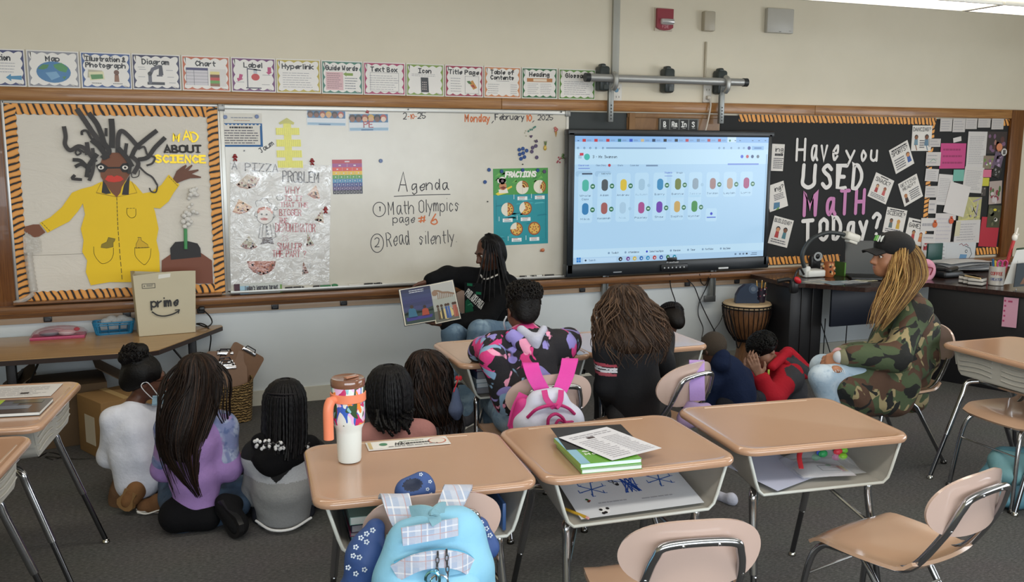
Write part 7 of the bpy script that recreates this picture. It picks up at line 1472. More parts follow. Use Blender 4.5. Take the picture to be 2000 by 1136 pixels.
soft('coat_hood',[cap(J(1540,690,Y0+.02),J(1574,718,Y0-.01),.05,.035),cap(J(1535,705,Y0-.05),J(1572,726,Y0-.05),.035,.03),cap(J(1548,735,Y0-.09),J(1574,732,Y0-.04),.022,.024)],'ad1d2d',CLOTH(),t,.006,wrinkle(.003,50,29),None,lambda P:[(GRY,(np.abs((P-J(1552,705,Y0-.06))@nrm(UP*.8+RTH*.6))<.026) & ((P-J(1552,705,Y0))@FWH<.0))])
soft('trousers',leg_p(j,.82,.012),'2a2c34',CLOTH(),t,.01,None,.004)
m=MB('b8d858');m.box(J(1501,727,Y0-.165),(.012,.01,.04),bev=.003);m.build('zip_tag',PLAS(),t)
soft('hair',[ell(hc-f_*.012+u_*.036,(.088,.100,.084),np.array([r_,f_,u_]),.02),ell(hc+f_*.05+u_*.075,(.07,.04,.035),np.array([r_,f_,u_]))],'090808',HAIR(),t,.007,wrinkle(.004,95,30))
m=MB('0b0a0a');curls(m,hc-f_*.005+u_*.040,(.094,.106,.090),300,.0042,'0b0a0a',31,np.array([r_,f_,u_]),cr=.013,zlo=-.15);m.build('hair_curls',HAIR(),t)
# --- woman in the camouflage jacket
Y0=-2.30;t=person('woman in a camouflage jacket, black cap and ripped jeans sitting sideways on a chair',V3(3.72,-2.30,0))
hc=J(1741,500,Y0);hf=-RTH*.96-FWH*.12+UP*.02
j=dict(pel=J(1738,752,Y0),bel=J(1752,705,Y0),che=J(1768,640,Y0),nek=J(1765,575,Y0),hed=J(1750,530,Y0),Ls=J(1762,606,Y0+.17),Le=J(1722,688,Y0+.24),Lw=J(1640,690,Y0+.12),Rs=J(1788,612,Y0-.15),Re=J(1752,698,Y0-.22),Rw=J(1645,697,Y0-.10),
    Lh=J(1725,765,Y0+.09),Lk=J(1606,716,Y0+.10),La=J(1632,850,Y0+.10),Rh=J(1740,768,Y0-.09),Rk=J(1604,736,Y0-.10),Ra=J(1655,880,Y0-.10))
for q in ('La','Ra'):j[q][2]=.08
j['pel'][2]=.54;j['Lh'][2]=j['Rh'][2]=.53
f_,u_,r_=frame(hf);SKW='a87456'
kn=(j['Lk']+j['Rk'])/2
hA=hand_p(j['Rw'],nrm(J(1612,705,Y0-.02)-j['Rw']),-UP*.6+FWH*.8,.98,.55,.08,1,.6);hB=hand_p(j['Lw'],nrm(J(1606,690,Y0-.0)-j['Lw']),-UP*.7-FWH*.6,.98,.5,.08,-1,.5)
soft('body',body_p(j,.96)+head(hc,hf,UP,1.0)+hA+hB,SKW,SKIN(),t,.0055);face_parts(t,hc,hf,UP,1.0,'a06458',iris='2a1810')
soft('jeans',leg_p(j,.94,.008),'a9bccb',DENIML,t,.008,wrinkle(.003,32,32))
kk=j['Rk']+(j['Rh']-j['Rk'])*.16
soft('ripped_knee',[ell(kk+UP*.045-FWH*.035,(.035,.03,.022))],'a87456',SKIN(),t,.006)
m=MB('d8dee4')
for q in range(7):a=kk+UP*(.066-.004*abs(q-3))+RTH*(.012*(q-3));m.tube([a-FWH*.075-UP*.02,a-FWH*.03,a+FWH*.0-UP*.004],.0016,5)
m.build('denim_threads',CLOTH(),t)
soft('jacket',top_p(j,.98,.034,hem=.03,sleeve=.93,loose=.045)+[cap(J(1752,752,Y0-.10),J(1668,762,Y0-.11),.125,.105),cap(J(1752,752,Y0+.08),J(1680,755,Y0+.10),.12,.10),cap(J(1740,780,Y0-.10),J(1672,782,Y0-.12),.10,.085),cap(J(1700,745,Y0-.12),J(1650,752,Y0-.12),.10,.075),cap(J(1790,690,Y0),J(1776,770,Y0),.11,.10),cap(J(1800,640,Y0-.02),J(1800,700,Y0),.10,.10)],'48553a',CAMO,t,.008,wrinkle(.007,26,33))
soft('jacket_collar',[cap(J(1750,572,Y0-.09),J(1778,562,Y0+.0),.03,.034),cap(J(1748,574,Y0+.09),J(1778,562,Y0+.0),.03,.034),cap(J(1738,590,Y0-.10),J(1752,574,Y0-.1),.024,.03)],'48553a',CAMO,t,.007)
for a,dy in (('Rw',-.01),('Lw',.01)):
    d=nrm(j[a]-j[a[0]+'e']);soft('cuff',[cap(j[a]-d*.055,j[a]-d*.012,.048,.044)],'77765c',finish(.9,var=.1,bmp=.3),t,.006);soft('shirt_cuff',[cap(j[a]-d*.012,j[a]+d*.014,.037,.034)],'d4a4ae' if a=='Lw' else 'c3c6cc',CLOTH(),t,.006)
# hair and cap
R7=[ring_px(1766,470,Y0,12,.04),ring_px(1768,488,Y0,27,.085),ring_px(1772,510,Y0-.0,32,.10),ring_px(1768,540,Y0-.02,36,.115),ring_px(1748,575,Y0-.06,30,.11),ring_px(1728,610,Y0-.10,22,.08),ring_px(1710,645,Y0-.12,10,.04)]
hair_shell('hair',[R7[0],ring_px(1768,488,Y0,26,.084),ring_px(1772,510,Y0,31,.098),ring_px(1768,540,Y0-.02,35,.112),ring_px(1748,575,Y0-.06,28,.105),ring_px(1729,608,Y0-.10,18,.07),ring_px(1715,630,Y0-.12,8,.03)],'6a4c2e',t)
m=MB('94703f');strands(R7,'',m,420,.0028,-140,150,wave=.06,wf=1.3,hi=(.72,1.0),jit=.035,cols=('7d5d3a','5c4229','93723f','4a3422','a08252','6b4e30'),seed=34,lo=.1)
strands([ring_px(1760,480,Y0-.06,10,.03),ring_px(1756,512,Y0-.085,14,.04),ring_px(1748,550,Y0-.11,20,.05),ring_px(1726,595,Y0-.14,18,.05),ring_px(1708,640,Y0-.15,14,.03)],'',m,60,.0030,wave=.2,wf=1.6,hi=(.75,1),jit=.15,cols=('a98550','b8965e','94703f','7d5a34'),seed=35)
m.build('hair_strands',HAIR(),t)
R_=np.array([r_,f_,u_])
cp=soft('cap',[ell(hc+u_*.058-f_*.012,(.092,.110,.080),R_,.02),cut(ell(hc-u_*.06+f_*.05,(.12,.14,.085),R_,.01))],'0c0c0e',finish(.85,var=.08,bmp=.2),t,.006)
m=MB('0c0c0e')
def brim(u,v):a=(u-.5)*2;return hc+r_*a*.075+f_*(.075+.085*v*(1-.35*a*a)+.0)+u_*(.042-.016*v-.020*a*a+.006)
m.grid(brim,14,8,thick=.006);m.build('cap_brim',finish(.85,var=.08),t)
M=np.eye(4);n_=nrm(-FWH*.75-RTH*.55+UP*.18);M[:3,0]=nrm(np.cross(UP,n_));M[:3,1]=np.cross(n_,M[:3,0]);M[:3,2]=n_;M[:3,3]=hc+u_*.078+f_*.066-r_*.0+n_*.040+V3(0,0,-.004)-M[:3,0]*.03
s=Sheet(M,.055,.034,.006,'0c0c0e');s.text('M',.45,.05,.9,'d0d4d0',.007,fit=.42,L=3,slant=.25);s.stroke([(.1,.2),(.25,.9)],.008,'5aa048',3);s.stroke([(.3,.2),(.42,.9)],.008,'8ac070',3);s.build('cap_badge',PAPER(),t)
for a in 'LR':shoe(t,j[a+'a']+RTH*.05-UP*.075,j[a+'a']-RTH*.17-UP*.075,UP,'d0cdc8')
# ------------------------------------------------------------ left: trapezoid table and what is on and under it
TZ=.575
tt=thing('trapezoid_table','wood-topped trapezoid table with a dark edge under the bulletin board','table',(-.6,-.4,0))
TT=wood('table_laminate','a07c50','ae8a5c','ba976a',(.4,3,3),.3)
poly=[(-1.75,-.04),(.285,-.06),(.292,-.10),(-.09,-.70),(-.14,-.725),(-1.35,-.70),(-1.40,-.68),(-1.76,-.10)]
m=MB('ad895c');m.prism(poly,.004,np.eye(4),z0=TZ-.003);m.build('top',TT,tt,sharp=None)
m=MB('2f211d');m.prism([(x*1.004,y*1.01) for x,y in poly],.026,np.eye(4),z0=TZ-.029);m.build('edge_band',PLAS(),tt,sharp=None)
for x,y,dx in ((-.86,-.60,0),(.10,-.20,0),(-1.3,-.2,0)):
    m=MB('1d1b1c');m.box((x,y,(TZ-.03)/2),(.05,.05,TZ-.03),bev=.006);m.tube([(x+.02,y,TZ-.035),(x+.02,y,TZ-.03)],.04,8);m.tube([(x+.02,y,TZ-.30),(x+.14 if x<0 else x-.16,y,TZ-.04)],.007,6);m.build('leg',DULLMETAL(),tt)
m=MB('2a2224');m.tube([(-.86,-.60,.4),(-.86,-.2,.4)],.012,8);m.build('rail',DULLMETAL(),tt)
# cream paper bag
pb=thing('paper_bag','tall cream paper bag with a black arrow smile logo on the table','paper bag',Z(325,655,TZ))
a,b=Z(272,657,TZ+.003),Z(382,648,TZ+.003);ex=nrm(b-a);ey=nrm(np.cross(UP,ex));L=np.linalg.norm(b-a);Hh=.375;dp=.17
tl_,tr_=A(283,548,a[1]-.0),A(377,541,b[1]-.0)
def bagp(u,v):
    """u round the four sides, v up"""
    c=[(0,0),(1,0),(1,1),(0,1),(0,0)];i=min(int(u*4),3);f_=u*4-i;x=c[i][0]*(1-f_)+c[i+1][0]*f_;y=c[i][1]*(1-f_)+c[i+1][1]*f_
    sp=1+.10*v;ins=.018*math.sin(PI*f_)*v if i in (1,3) else 0;q=a+ex*L*((x-.5)*sp+.5)+ey*dp*((y-.5)*(1+.1*v)+.5)+UP*(Hh*v+(.015*math.sin(u*9)*v if v>.9 else 0))
    return q+ex*(ins if i==3 else -ins)
m=MB('c2b9a0');m.grid(bagp,48,10,thick=.0015);m.prism([(0,0),(L,0),(L,dp),(0,dp)],.002,np.array([[ex[0],ey[0],0,a[0]],[ex[1],ey[1],0,a[1]],[0,0,1,a[2]],[0,0,0,1]]));m.build('bag',finish(.7,var=.04,vs=6,bmp=.1,bs=6),pb,sharp=30)
nf=-ey;M=np.eye(4);M[:3,0]=ex;M[:3,1]=nrm(UP-nf*.025);M[:3,2]=nf;M[:3,3]=a+nf*.0022+UP*.0-ex*.012
bf=lambda k:Sheet(M+np.array([[0,0,0,nf[i]*k] if i<3 else [0]*4 for i in range(4)]),L*1.05,Hh,.0012,'c2b9a0',base=False)
s=bf(.0125)
def btxt():return None
s.text('prime',.26,.475,.135,'1d1c1c',.0095,fit=.47,L=1);s.stroke(spline([np.array(q) for q in ((.27,.395),(.36,.335),(.48,.315),(.62,.34),(.72,.385))],6),.008,'1d1c1c',2);s.stroke([(.655,.40),(.725,.402),(.705,.345)],.006,'1d1c1c',2)
for q in ([(.13,.79),(.34,.79)],[(.34,.79),(.34,.86)],[(.34,.86),(.13,.86)],[(.13,.86),(.13,.79)]):s.stroke(q,.003,'2a2828',2)
s.lines(.2,.81,.32,.85,2,'6a6660',.25,2);s.disc(.165,.825,.012,'6a6660',2,n=8);s.build('print',PAPER(),pb)
s=bf(.014);s.poly([(.40,.93),(.60,.95),(.61,1.01),(.41,1.0)],'dcdad2',1);s.build('tape',PAPER(),pb)
# blue basket
def slot_basket(name,label,c,w_,d_,h_,col,ang):
    t=thing(name,label,'basket',c);R=np.array(Matrix.Rotation(ang,3,'Z'));m=MB(col);c=np.asarray(c,float)
    def loop(k,z):return [c+R@V3(x*k,y*k,z) for x,y in roundrect(w_,d_,.03,4)]
    lo,hi=loop(.86,.004),loop(1,h_);n=len(lo)
    m.add(loop(.86,0)+loop(.86,.006),[list(range(n))[::-1],[n+i for i in range(n)]]+[[i,(i+1) % n,n+(i+1) % n,n+i] for i in range(n)]);m.build('base',PLAS(),t)
    m=MB(col);m.tube(loop(1.0,h_),.005,6,closed=True);m.tube(loop(.985,h_*.82),.004,6,closed=True);m.tube(loop(.88,h_*.12),.004,6,closed=True)
    per=spline(lo+[lo[0]],3);per2=spline(hi+[hi[0]],3);K=64;import_=np.linspace(0,1,K,endpoint=False)
    cum=np.cumsum([0]+[np.linalg.norm(per2[i+1]-per2[i]) for i in range(len(per2)-1)]);cum /= cum[-1]
    for q in import_:i=min(np.searchsorted(cum,q+.0001),len(per2)-1);m.tube([per[i],per2[i]],.0042,4)
    m.build('slotted_wall',PLAS(),t);return t
c=Z(223,650,TZ+.001);slot_basket('plastic_basket','bright blue slotted plastic basket between the pencil case and the bag',V3(*c),.235,.12,.075,'1d7aa8',.08)
m=MB('d5dadd')
for k in range(5):m.ball(c+V3(-.04+.03*k,.01*(k % 2),.075+.012*(k % 2)),(.035,.03,.025),10)
tag(m.build('plastic_bag',finish(.1,var=.1,alpha=.35,bmp=.9,bs=30)),'clear crumpled plastic bag in the blue basket','bag')
# zip case
c=Z(115,658,TZ);zc=thing('zip_case','flat clear and pink zip case full of supplies at the left of the table','case',c)
def zs(u,v):return c+V3((u-.5)*.30+(.5-v)*-.02,(v-.5)*.16,.012+.06*math.sin(PI*min(1,max(0,u)))**.35*math.sin(PI*v*.8+.3)**.5)
m=MB('c0788a');m.grid(zs,16,12);m.build('clear_film',finish(.15,var=.1,alpha=.38,bmp=.5,bs=14),zc)
m=MB('b8486a');m.box(c+V3(0,0,.006),(.30,.165,.012),bev=.005);m.tube([c+V3(-.148,-.082,.014),c+V3(.148,-.082,.014)],.006,8,col='c2557a');m.build('base',PLAS(),zc)
for q,r,cc in (((-.05,0,.03),(.06,.03,.02),'8a8f96'),((.05,-.02,.03),(.05,.025,.018),'d8c8c8'),((.10,.02,.04),(.018,.016,.012),'d8303a'),((-.01,.03,.035),(.04,.02,.016),'c8b4b8')):m=MB(cc);m.ball(c+V3(*q),r,10);m.build('supplies',PLAS(),zc)
# cord
m=MB('1a1a1c');m.box(A(394,603,-.05),(.035,.03,.03),bev=.005);m.tube(spline([A(398,606,-.06),A(410,618,-.09),A(414,630,-.12),A(404,638,-.12),A(390,634,-.1),A(384,632,-.1),A(395,632,-.13),A(407,640,-.16),A(412,660,-.12),A(408,690,-.06)],6),.0045,8);tag(m.build('power_cable',PLAS()),'black cord plugged in beside the cream bag and hanging past the table','cable')
m=MB('161618');m.tube(spline([Z(75,893),Z(95,884),Z(120,890),Z(105,898),Z(90,892),Z(130,896),Z(165,897),Z(215,893)],6),.005,6);tag(m.build('floor_cable',PLAS()),'thin black cable lying on the carpet at the left','cable')
# boxes
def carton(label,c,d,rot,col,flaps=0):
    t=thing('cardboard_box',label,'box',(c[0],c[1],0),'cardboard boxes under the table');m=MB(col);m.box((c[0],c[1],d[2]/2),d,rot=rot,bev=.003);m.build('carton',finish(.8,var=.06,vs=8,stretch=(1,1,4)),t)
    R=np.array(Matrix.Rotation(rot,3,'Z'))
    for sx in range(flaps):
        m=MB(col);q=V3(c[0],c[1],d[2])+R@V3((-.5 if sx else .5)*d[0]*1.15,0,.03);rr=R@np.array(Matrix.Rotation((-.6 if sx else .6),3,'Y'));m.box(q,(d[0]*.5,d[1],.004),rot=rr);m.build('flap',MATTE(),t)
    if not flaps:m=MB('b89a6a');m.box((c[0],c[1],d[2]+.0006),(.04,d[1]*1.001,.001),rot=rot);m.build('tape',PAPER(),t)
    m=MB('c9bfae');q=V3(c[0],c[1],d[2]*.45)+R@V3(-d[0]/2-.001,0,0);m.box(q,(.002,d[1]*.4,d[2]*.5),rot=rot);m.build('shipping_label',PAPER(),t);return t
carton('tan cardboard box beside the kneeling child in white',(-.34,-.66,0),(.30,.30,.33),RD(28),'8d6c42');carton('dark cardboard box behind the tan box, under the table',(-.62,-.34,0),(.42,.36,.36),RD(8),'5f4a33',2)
# basket with clipboards
c=V3(*Z(452,828));c[1]+=.10;wk=thing('wicker_basket','woven wicker basket full of clipboards by the wall','basket',c)
def wick():
    m,nt,b=nodes('wicker');tc=N(nt,'TexCoord');br=N(nt,'TexWave');br.bands_direction='Z'
    for k,v in (('Scale',18),('Distortion',6),('Detail',2),('Detail Scale',3)):br.inputs[k].default_value=v
    nt.links.new(tc.outputs['Object'],br.inputs[0]);r=ramp(nt,br.outputs['Fac'],[(0,'5a4526'),(.5,'8d7145'),(1,'b2935f')]);nt.links.new(r.outputs[0],b.inputs['Base Color']);b.inputs['Roughness'].default_value=.8;bump(nt,b,br.outputs['Fac'],1.0,.02);return m
m=MB('8d7145');
def wall_(u,v):a_=u*2*PI;k=.88+.12*v;sq=lambda x:math.copysign(abs(x)**.6,x);return c+V3(.15*k*sq(math.cos(a_)),.115*k*sq(math.sin(a_)),.004+.235*v+.03*abs(math.cos(a_))*v)
m.grid(wall_,48,10,thick=.010);m.prism([(.12*math.cos(q),.09*math.sin(q)) for q in np.linspace(0,6.2,20)],.008,np.array([[1,0,0,c[0]],[0,1,0,c[1]],[0,0,1,.002],[0,0,0,1]]));m.build('basket',wick(),wk,sharp=60)
def clipboard(p,rotm,label):
    t=thing('clipboard',label,'clipboard',p,'clipboards in the wicker basket');m=MB('7a5a42');M=np.eye(4);M[:3,:3]=rotm;M[:3,3]=p;m.prism([(x,y) for x,y in roundrect(.23,.32,.02,4)],.004,M);m.build('board',finish(.5,var=.08),t,sharp=None)
    m=MB('c0c0c4');R=np.array(rotm);m.box(p+R@V3(0,.145,.009),(.10,.022,.010),rot=R,bev=.003);m.tube([p+R@V3(-.035,.155,.012),p+R@V3(-.03,.172,.018),p+R@V3(.03,.172,.018),p+R@V3(.035,.155,.012)],.004,6,col='26262a');m.build('clip',CHROME(),t)
Rx=lambda a,b=0,g=0:np.array(Matrix.Rotation(g,3,'Z')@Matrix.Rotation(b,3,'Y')@Matrix.Rotation(a,3,'X'))
clipboard(c+V3(.06,.05,.30),Rx(1.35,.62,.15),'tilted clipboard leaning on the wall at the back of the wicker basket');clipboard(c+V3(-.02,.03,.28),Rx(1.3,.08,.05),'upright clipboard in front of the tilted one in the basket')
for k in range(6):clipboard(c+V3(-.02+.004*k,.05-.015*k,.27-.014*k),Rx(1.22,.03*(k % 3-1),.05),'clipboard in the row standing in the basket, %s' % ('rearmost','second from the back','third from the back','third from the front','second from the front','frontmost')[k])

# ------------------------------------------------------------ drum by the wall
P=V3(*A(1452,716,-.30));P[2]=0;P[0]=A(1462,600,-.32)[0];P[1]=-.30
dr=thing('djembe','goblet drum of brown wood with rope lacing beside the black desk','drum',P);ht=.555
m=MB('6b4a30');m.lathe([(.10,0),(.105,.01),(.085,.08),(.068,.18),(.066,.22),(.085,.26),(.135,.33),(.172,.42),(.178,.50),(.175,.52)],P,32);m.build('shell',wood('drum_wood','4e3220','6f4c30','8a6240',(4,4,.8),.4),dr)
m=MB('c8ad88');m.lathe([(.172,.515),(.182,.518),(.184,.54),(.176,.553),(.02,.555)],P,32);m.build('skin',finish(.6,var=.1,vs=12),dr)
m=MB('171516')
for z,r in ((.515,.188),(.535,.187),(.255,.088),(.27,.098)):m.tube([P+V3(r*math.cos(q),r*math.sin(q),z) for q in np.linspace(0,6.2832,40)[:-1]],.005,6,closed=True)
for k in range(30):
    a0,a1=k*2*PI/30,(k+.5)*2*PI/30;m.tube(spline([P+V3(.186*math.cos(a0),.186*math.sin(a0),.53),P+V3(.182*math.cos(a0),.182*math.sin(a0),.46),P+V3(.147*math.cos((a0+a1)/2),.147*math.sin((a0+a1)/2),.34),P+V3(.09*math.cos(a1),.09*math.sin(a1),.262)],3),.0032,5)
m.tube(spline([P+V3(-.185,-.03,.50),P+V3(-.16,-.08,.35),P+V3(-.13,-.09,.22),P+V3(-.10,-.09,.26)],6),.005,6);m.build('rope',CLOTH(),dr)
td=thing('tape_dispenser','dark blue desk tape dispenser standing on the drum','tape dispenser',P+V3(-.03,-.04,ht))
q=P+V3(-.035,-.04,ht+.001);ex2=RTH;ez2=nrm(np.cross(RTH,UP));M=np.eye(4);M[:3,0]=RTH;M[:3,1]=UP;M[:3,2]=np.cross(RTH,UP);M[:3,3]=q-M[:3,2]*.03
m=MB('26344a');m.prism([(-.09,0),(.09,0),(.09,.02),(.075,.03),(.07,.12),(.045,.145),(-.02,.14),(-.06,.11),(-.085,.06)],.06,M);m.build('housing',PLAS(),td,sharp=None)
m=MB('44546a');m.lathe([(.036,0),(.036,.064)],M[:3,3]+RTH*.04+UP*.11-M[:3,2]*.002,18,axis=M[:3,2]);m.lathe([(.018,.001),(.018,.067)],M[:3,3]+RTH*.04+UP*.11-M[:3,2]*.002,14,axis=M[:3,2],col='6a7686');m.build('wheel',PLAS(),td)
q=P+V3(.085,-.05,ht+.001);pc=thing('pencil_cup','dark patterned cup of pencils on the drum','cup',q);m=MB('2a2230');m.lathe([(.033,0),(.038,.11),(.035,.11),(.03,.01)],q,18);
for k in range(16):a_=k*.8;m.ball(q+V3(.037*math.cos(a_),.037*math.sin(a_),.02+.006*k),.007,6,col=('d8d0d4','7a3a4a')[k % 2])
m.build('cup',PLAS(),pc)
for k in range(9):
    p0=q+V3(.02*math.cos(k*2.1),.02*math.sin(k*2.1),.02);m=MB(('c8923a','d0a04a')[k % 2]);p1=p0+V3(.018*math.cos(k*2.1),.018*math.sin(k*2.1),.125+.012*(k % 3));m.tube([p0,p1],.0038,6);m.tube([p1,p1+(p1-p0)*.05],[.0036,.001],6,col='e8c890');tag(m.build('pencil',PLAS()),'yellow pencil standing in the patterned cup on the drum','pencil','pencils in the cup on the drum')
# loose cables under the screen
def cable(pts,label,r=.0042):m=MB('161719');m.tube(spline([A(x,y,Y) for x,y,Y in pts],7),r,7);tag(m.build('cable',PLAS()),label,'cable','cables hanging under the screen')
cable([(1308,535,-.09),(1310,560,-.06),(1318,585,-.04),(1322,604,-.03)],'straight black cable hanging just right of the screen\'s middle')
cable([(1342,545,-.04),(1356,560,-.05),(1368,590,-.05),(1382,620,-.05),(1398,650,-.06),(1408,668,-.08)],'black cable running diagonally down from an outlet to the right')
cable([(1388,535,-.09),(1380,560,-.05),(1366,590,-.03),(1364,615,-.04),(1373,640,-.06),(1370,662,-.09)],'black cable curving down left under the screen\'s right half')
cable([(1366,535,-.09),(1370,552,-.07),(1378,556,-.07),(1384,540,-.09)],'small looped black cable right under the screen')
cable([(1418,592,-.12),(1408,625,-.06),(1392,648,-.05),(1380,668,-.07)],'thin black cable sloping down left of the drum',.003)
cable([(1404,660,-.08),(1420,690,-.10),(1432,704,-.12)],'black cable end dropping to the floor near the drum',.0035)

# ------------------------------------------------------------ teacher's corner desk
DZ=.735;td_=thing('corner_desk','black L-shaped teacher desk in front of the black bulletin board','desk',(5.0,-.8,0))
DESKM=wood('desk_top','241a18','33231f','402c26',(2,5,3),.22)
p=lambda x,y:tuple(Z(x,y,DZ)[:2])
c0,c1,c2,c3=Z(1545,553,DZ),Z(1690,562,DZ),Z(1812,552,DZ),Z(2000,572,DZ);far=c3+(c3-c2)*1.1
top=[(c0[0],-.10),(c0[0]-.01,c0[1]),(c0[0]+.10,c0[1]-.04),(c1[0],c1[1]),(c2[0]-.15,c2[1]-.04),(c2[0],c2[1]),(c3[0],c3[1]),(far[0],far[1]),(far[0]+.62,far[1]+.2),(6.75,-.10)]
m=MB('33231f');m.prism(top,.032,np.eye(4),z0=DZ-.032);m.build('top',DESKM,td_,sharp=None)
BLKW=finish(.45,var=.1,vs=9,stretch=(6,6,1))
m=MB('1d1d20');px0=c0[0]+.01
for k in range(3):m.box((px0+.05+.10*k,c0[1]+.16,(DZ-.034)/2),(.096,.30,DZ-.034),bev=.006)
m.build('pedestal',BLKW,td_)
m=MB('161c2a');m.box(((c0[0]+.3+c2[0])/2,c1[1]+.24,DZ-.18),(c2[0]-c0[0]-.25,.02,.29),bev=.003);m.build('modesty_panel',BLKW,td_)
w0,w1=c2+V3(.03,.02,0),far+V3(.03,.05,0);ang=math.atan2(w1[1]-w0[1],w1[0]-w0[0]);L=np.linalg.norm((w1-w0)[:2])
m=MB('1b1b1e');m.box(((w0[0]+w1[0])/2+.01,(w0[1]+w1[1])/2,(DZ-.034)/2),(L,.03,DZ-.036),rot=ang,bev=.003);m.build('side_panel',BLKW,td_)
m=MB('9fa8ae');q=c1+V3(-.1,.5,0)
for x,y0,x2,y1 in ((1601,622,1614,690),(1612,622,1600,690),(1655,622,1643,680)):
    m2=MB('18191b');m2.tube(spline([A(x,y0,-.35),A((x+x2)/2+4,(y0+y1)/2,-.33),A(x2+8,y1,-.30)],6),.004,6);tag(m2.build('cable',PLAS()),'black cable hanging in the opening under the teacher desk','cable','cables under the teacher desk')
# pink list taped to the side panel
nn=V3(-math.sin(ang),math.cos(ang),0);nn=nn if nn@(CAM-w0)>0 else -nn
def onpanel(x,y):
    d=_ray(x,y);o=w0+nn*.022;k=((o-CAM)@nn)/(d@nn);return CAM+d*k
P0,P1=onpanel(1958,642),onpanel(1982,582);tx=nrm(V3(math.cos(ang),math.sin(ang),0));tx=tx if tx@RTH>0 else -tx
P0,P1=onpanel(1956,637),onpanel(1990,583);M=np.eye(4);M[:3,0]=nrm(tx+UP*.02);M[:3,1]=UP;M[:3,2]=np.cross(M[:3,0],UP);M[:3,3]=P0;wpk=abs((P1-P0)@tx);hpk=P1[2]-P0[2]
s=Sheet(M,wpk,hpk,.001,'cf9aae');[s.disc(.1+.03*(k % 2),.2+.17*k,.035,'b03a66',1,n=8) for k in range(5)];s.rect(.3,.84,.6,.9,'a83a60',1);tag(s.build('pink_list'),'pink paper list taped to the side of the teacher desk','paper')
# on the desk
def dz(x,y,h=0):return V3(*Z(x,y,DZ+.001+h))
dc=thing('document_camera','document camera with a curved dark arm and white lamp head on the desk','document camera',dz(1582,545));Yc=dz(1582,548)[1]
m=MB('d8d8d4');q=dz(1582,540);m.box(q+V3(.02,0,.03),(.17,.12,.055),bev=.012);m.box(q+V3(-.055,-.02,.045),(.05,.06,.09),bev=.014);m.build('base',PLAS(),dc)
m=MB('33383a');m.tube(spline([A(1571,522,Yc),A(1567,505,Yc),A(1570,488,Yc),A(1582,470,Yc),A(1600,459,Yc),A(1620,454,Yc),A(1645,457,Yc),A(1655,462,Yc)],6),.016,10);m.build('arm',PLAS(),dc)
m=MB('dcd9cf');P=A(1662,462,Yc);m.box(P,(.13,.08,.06),rot=Rx(0,.3),bev=.014);m.box(P+V3(.005,0,-.038),(.08,.06,.025),rot=Rx(0,.3),bev=.006);m.build('lamp_head',PLAS(),dc)
m=MB('17181a');q=dz(1548,553);m.box(q+V3(-.01,-.03,-.02),(.07,.05,.10),bev=.02);m.tube(spline([q+V3(-.12,.02,.02),q+V3(-.04,.0,.03),q+V3(0,-.01,.01)],5),.016,8);m.tube(spline([q+V3(.0,0,.0),q+V3(.03,0,.08),q+V3(.10,.05,.10),q+V3(.16,.08,.05)],6),.008,8);tag(m.build('headset',PLAS()),'black headset hanging over the desk\'s left corner','headset')
m=MB('c8202a');m.ball(A(1558,547,q[1]-.06),(.035,.02,.022),12,rot=Rx(0,.7));tag(m.build('red_buzzer',PLAS()),'shiny red plastic piece at the left corner of the teacher desk','buzzer')
m=MB('1b1c1f');P=dz(1590,532);m.box(P+V3(0,0,.07),(.10,.05,.15),bev=.02);Pc=P+V3(.0,-.03,.135);m.lathe([(.030,0),(.036,.006),(.036,.014),(.026,.014),(.024,.008)],Pc,20,axis=(-.2,-1,0),col='a8acae');m.ball(Pc+V3(0,-.004,0),(.022,.012,.022),12,col='101113');tag(m.build('webcam_speaker',PLAS()),'black box with a round silver ringed lens behind the document camera','speaker')
P=dz(1618,540);m=MB('a05a30');m.lathe([(.036,0),(.045,.02),(.042,.09),(.04,.115),(.036,.113),(.036,.03)],P,20);rg=np.random.default_rng(3)
for k in range(26):a_=rg.uniform(0,6.28);m.ball(P+V3(.042*math.cos(a_),.042*math.sin(a_),rg.uniform(.02,.10)),(.010,.010,.012),6,col=('1d1814','d8a870','d07a30')[k % 3])
tag(m.build('tiger_cup',PLAS()),'orange and black patterned cup left of the open laptop','cup')
book('standing_card',dz(1640,538),.02,.1,.11,.2,DZ+.001,'3d5a2c','small green picture book standing beside the laptop','5a8a3a')
lp=thing('laptop','open black laptop on the teacher desk behind the woman\'s cap brim','laptop',dz(1690,545));b0=dz(1650,538);b1=dz(1735,540);ex3=nrm(b1-b0)
M=np.eye(4);M[:3,0]=ex3;M[:3,1]=nrm(UP+np.cross(UP,ex3)*.25);M[:3,2]=np.cross(M[:3,0],M[:3,1]);M[:3,3]=b0
m=MB('1a1c1e');m.prism([(0,0),(.44,0),(.44,.28),(0,.28)],.008,M);m.build('lid',PLAS(),lp);s=Sheet(M+np.array([[0,0,0,M[i,2]*.008] if i<3 else [0]*4 for i in range(4)]),.44,.28,.0006,'22282b');s.rect(.03,.05,.97,.95,'262d30',1);s.build('display',finish(.2,var=0),lp)
m=MB('1d1f21');m.box(b0+ex3*.22+np.cross(UP,ex3)*-.12+V3(0,0,.010),(.44,.24,.018),rot=math.atan2(ex3[1],ex3[0]),bev=.004);m.build('keyboard_base',PLAS(),lp)
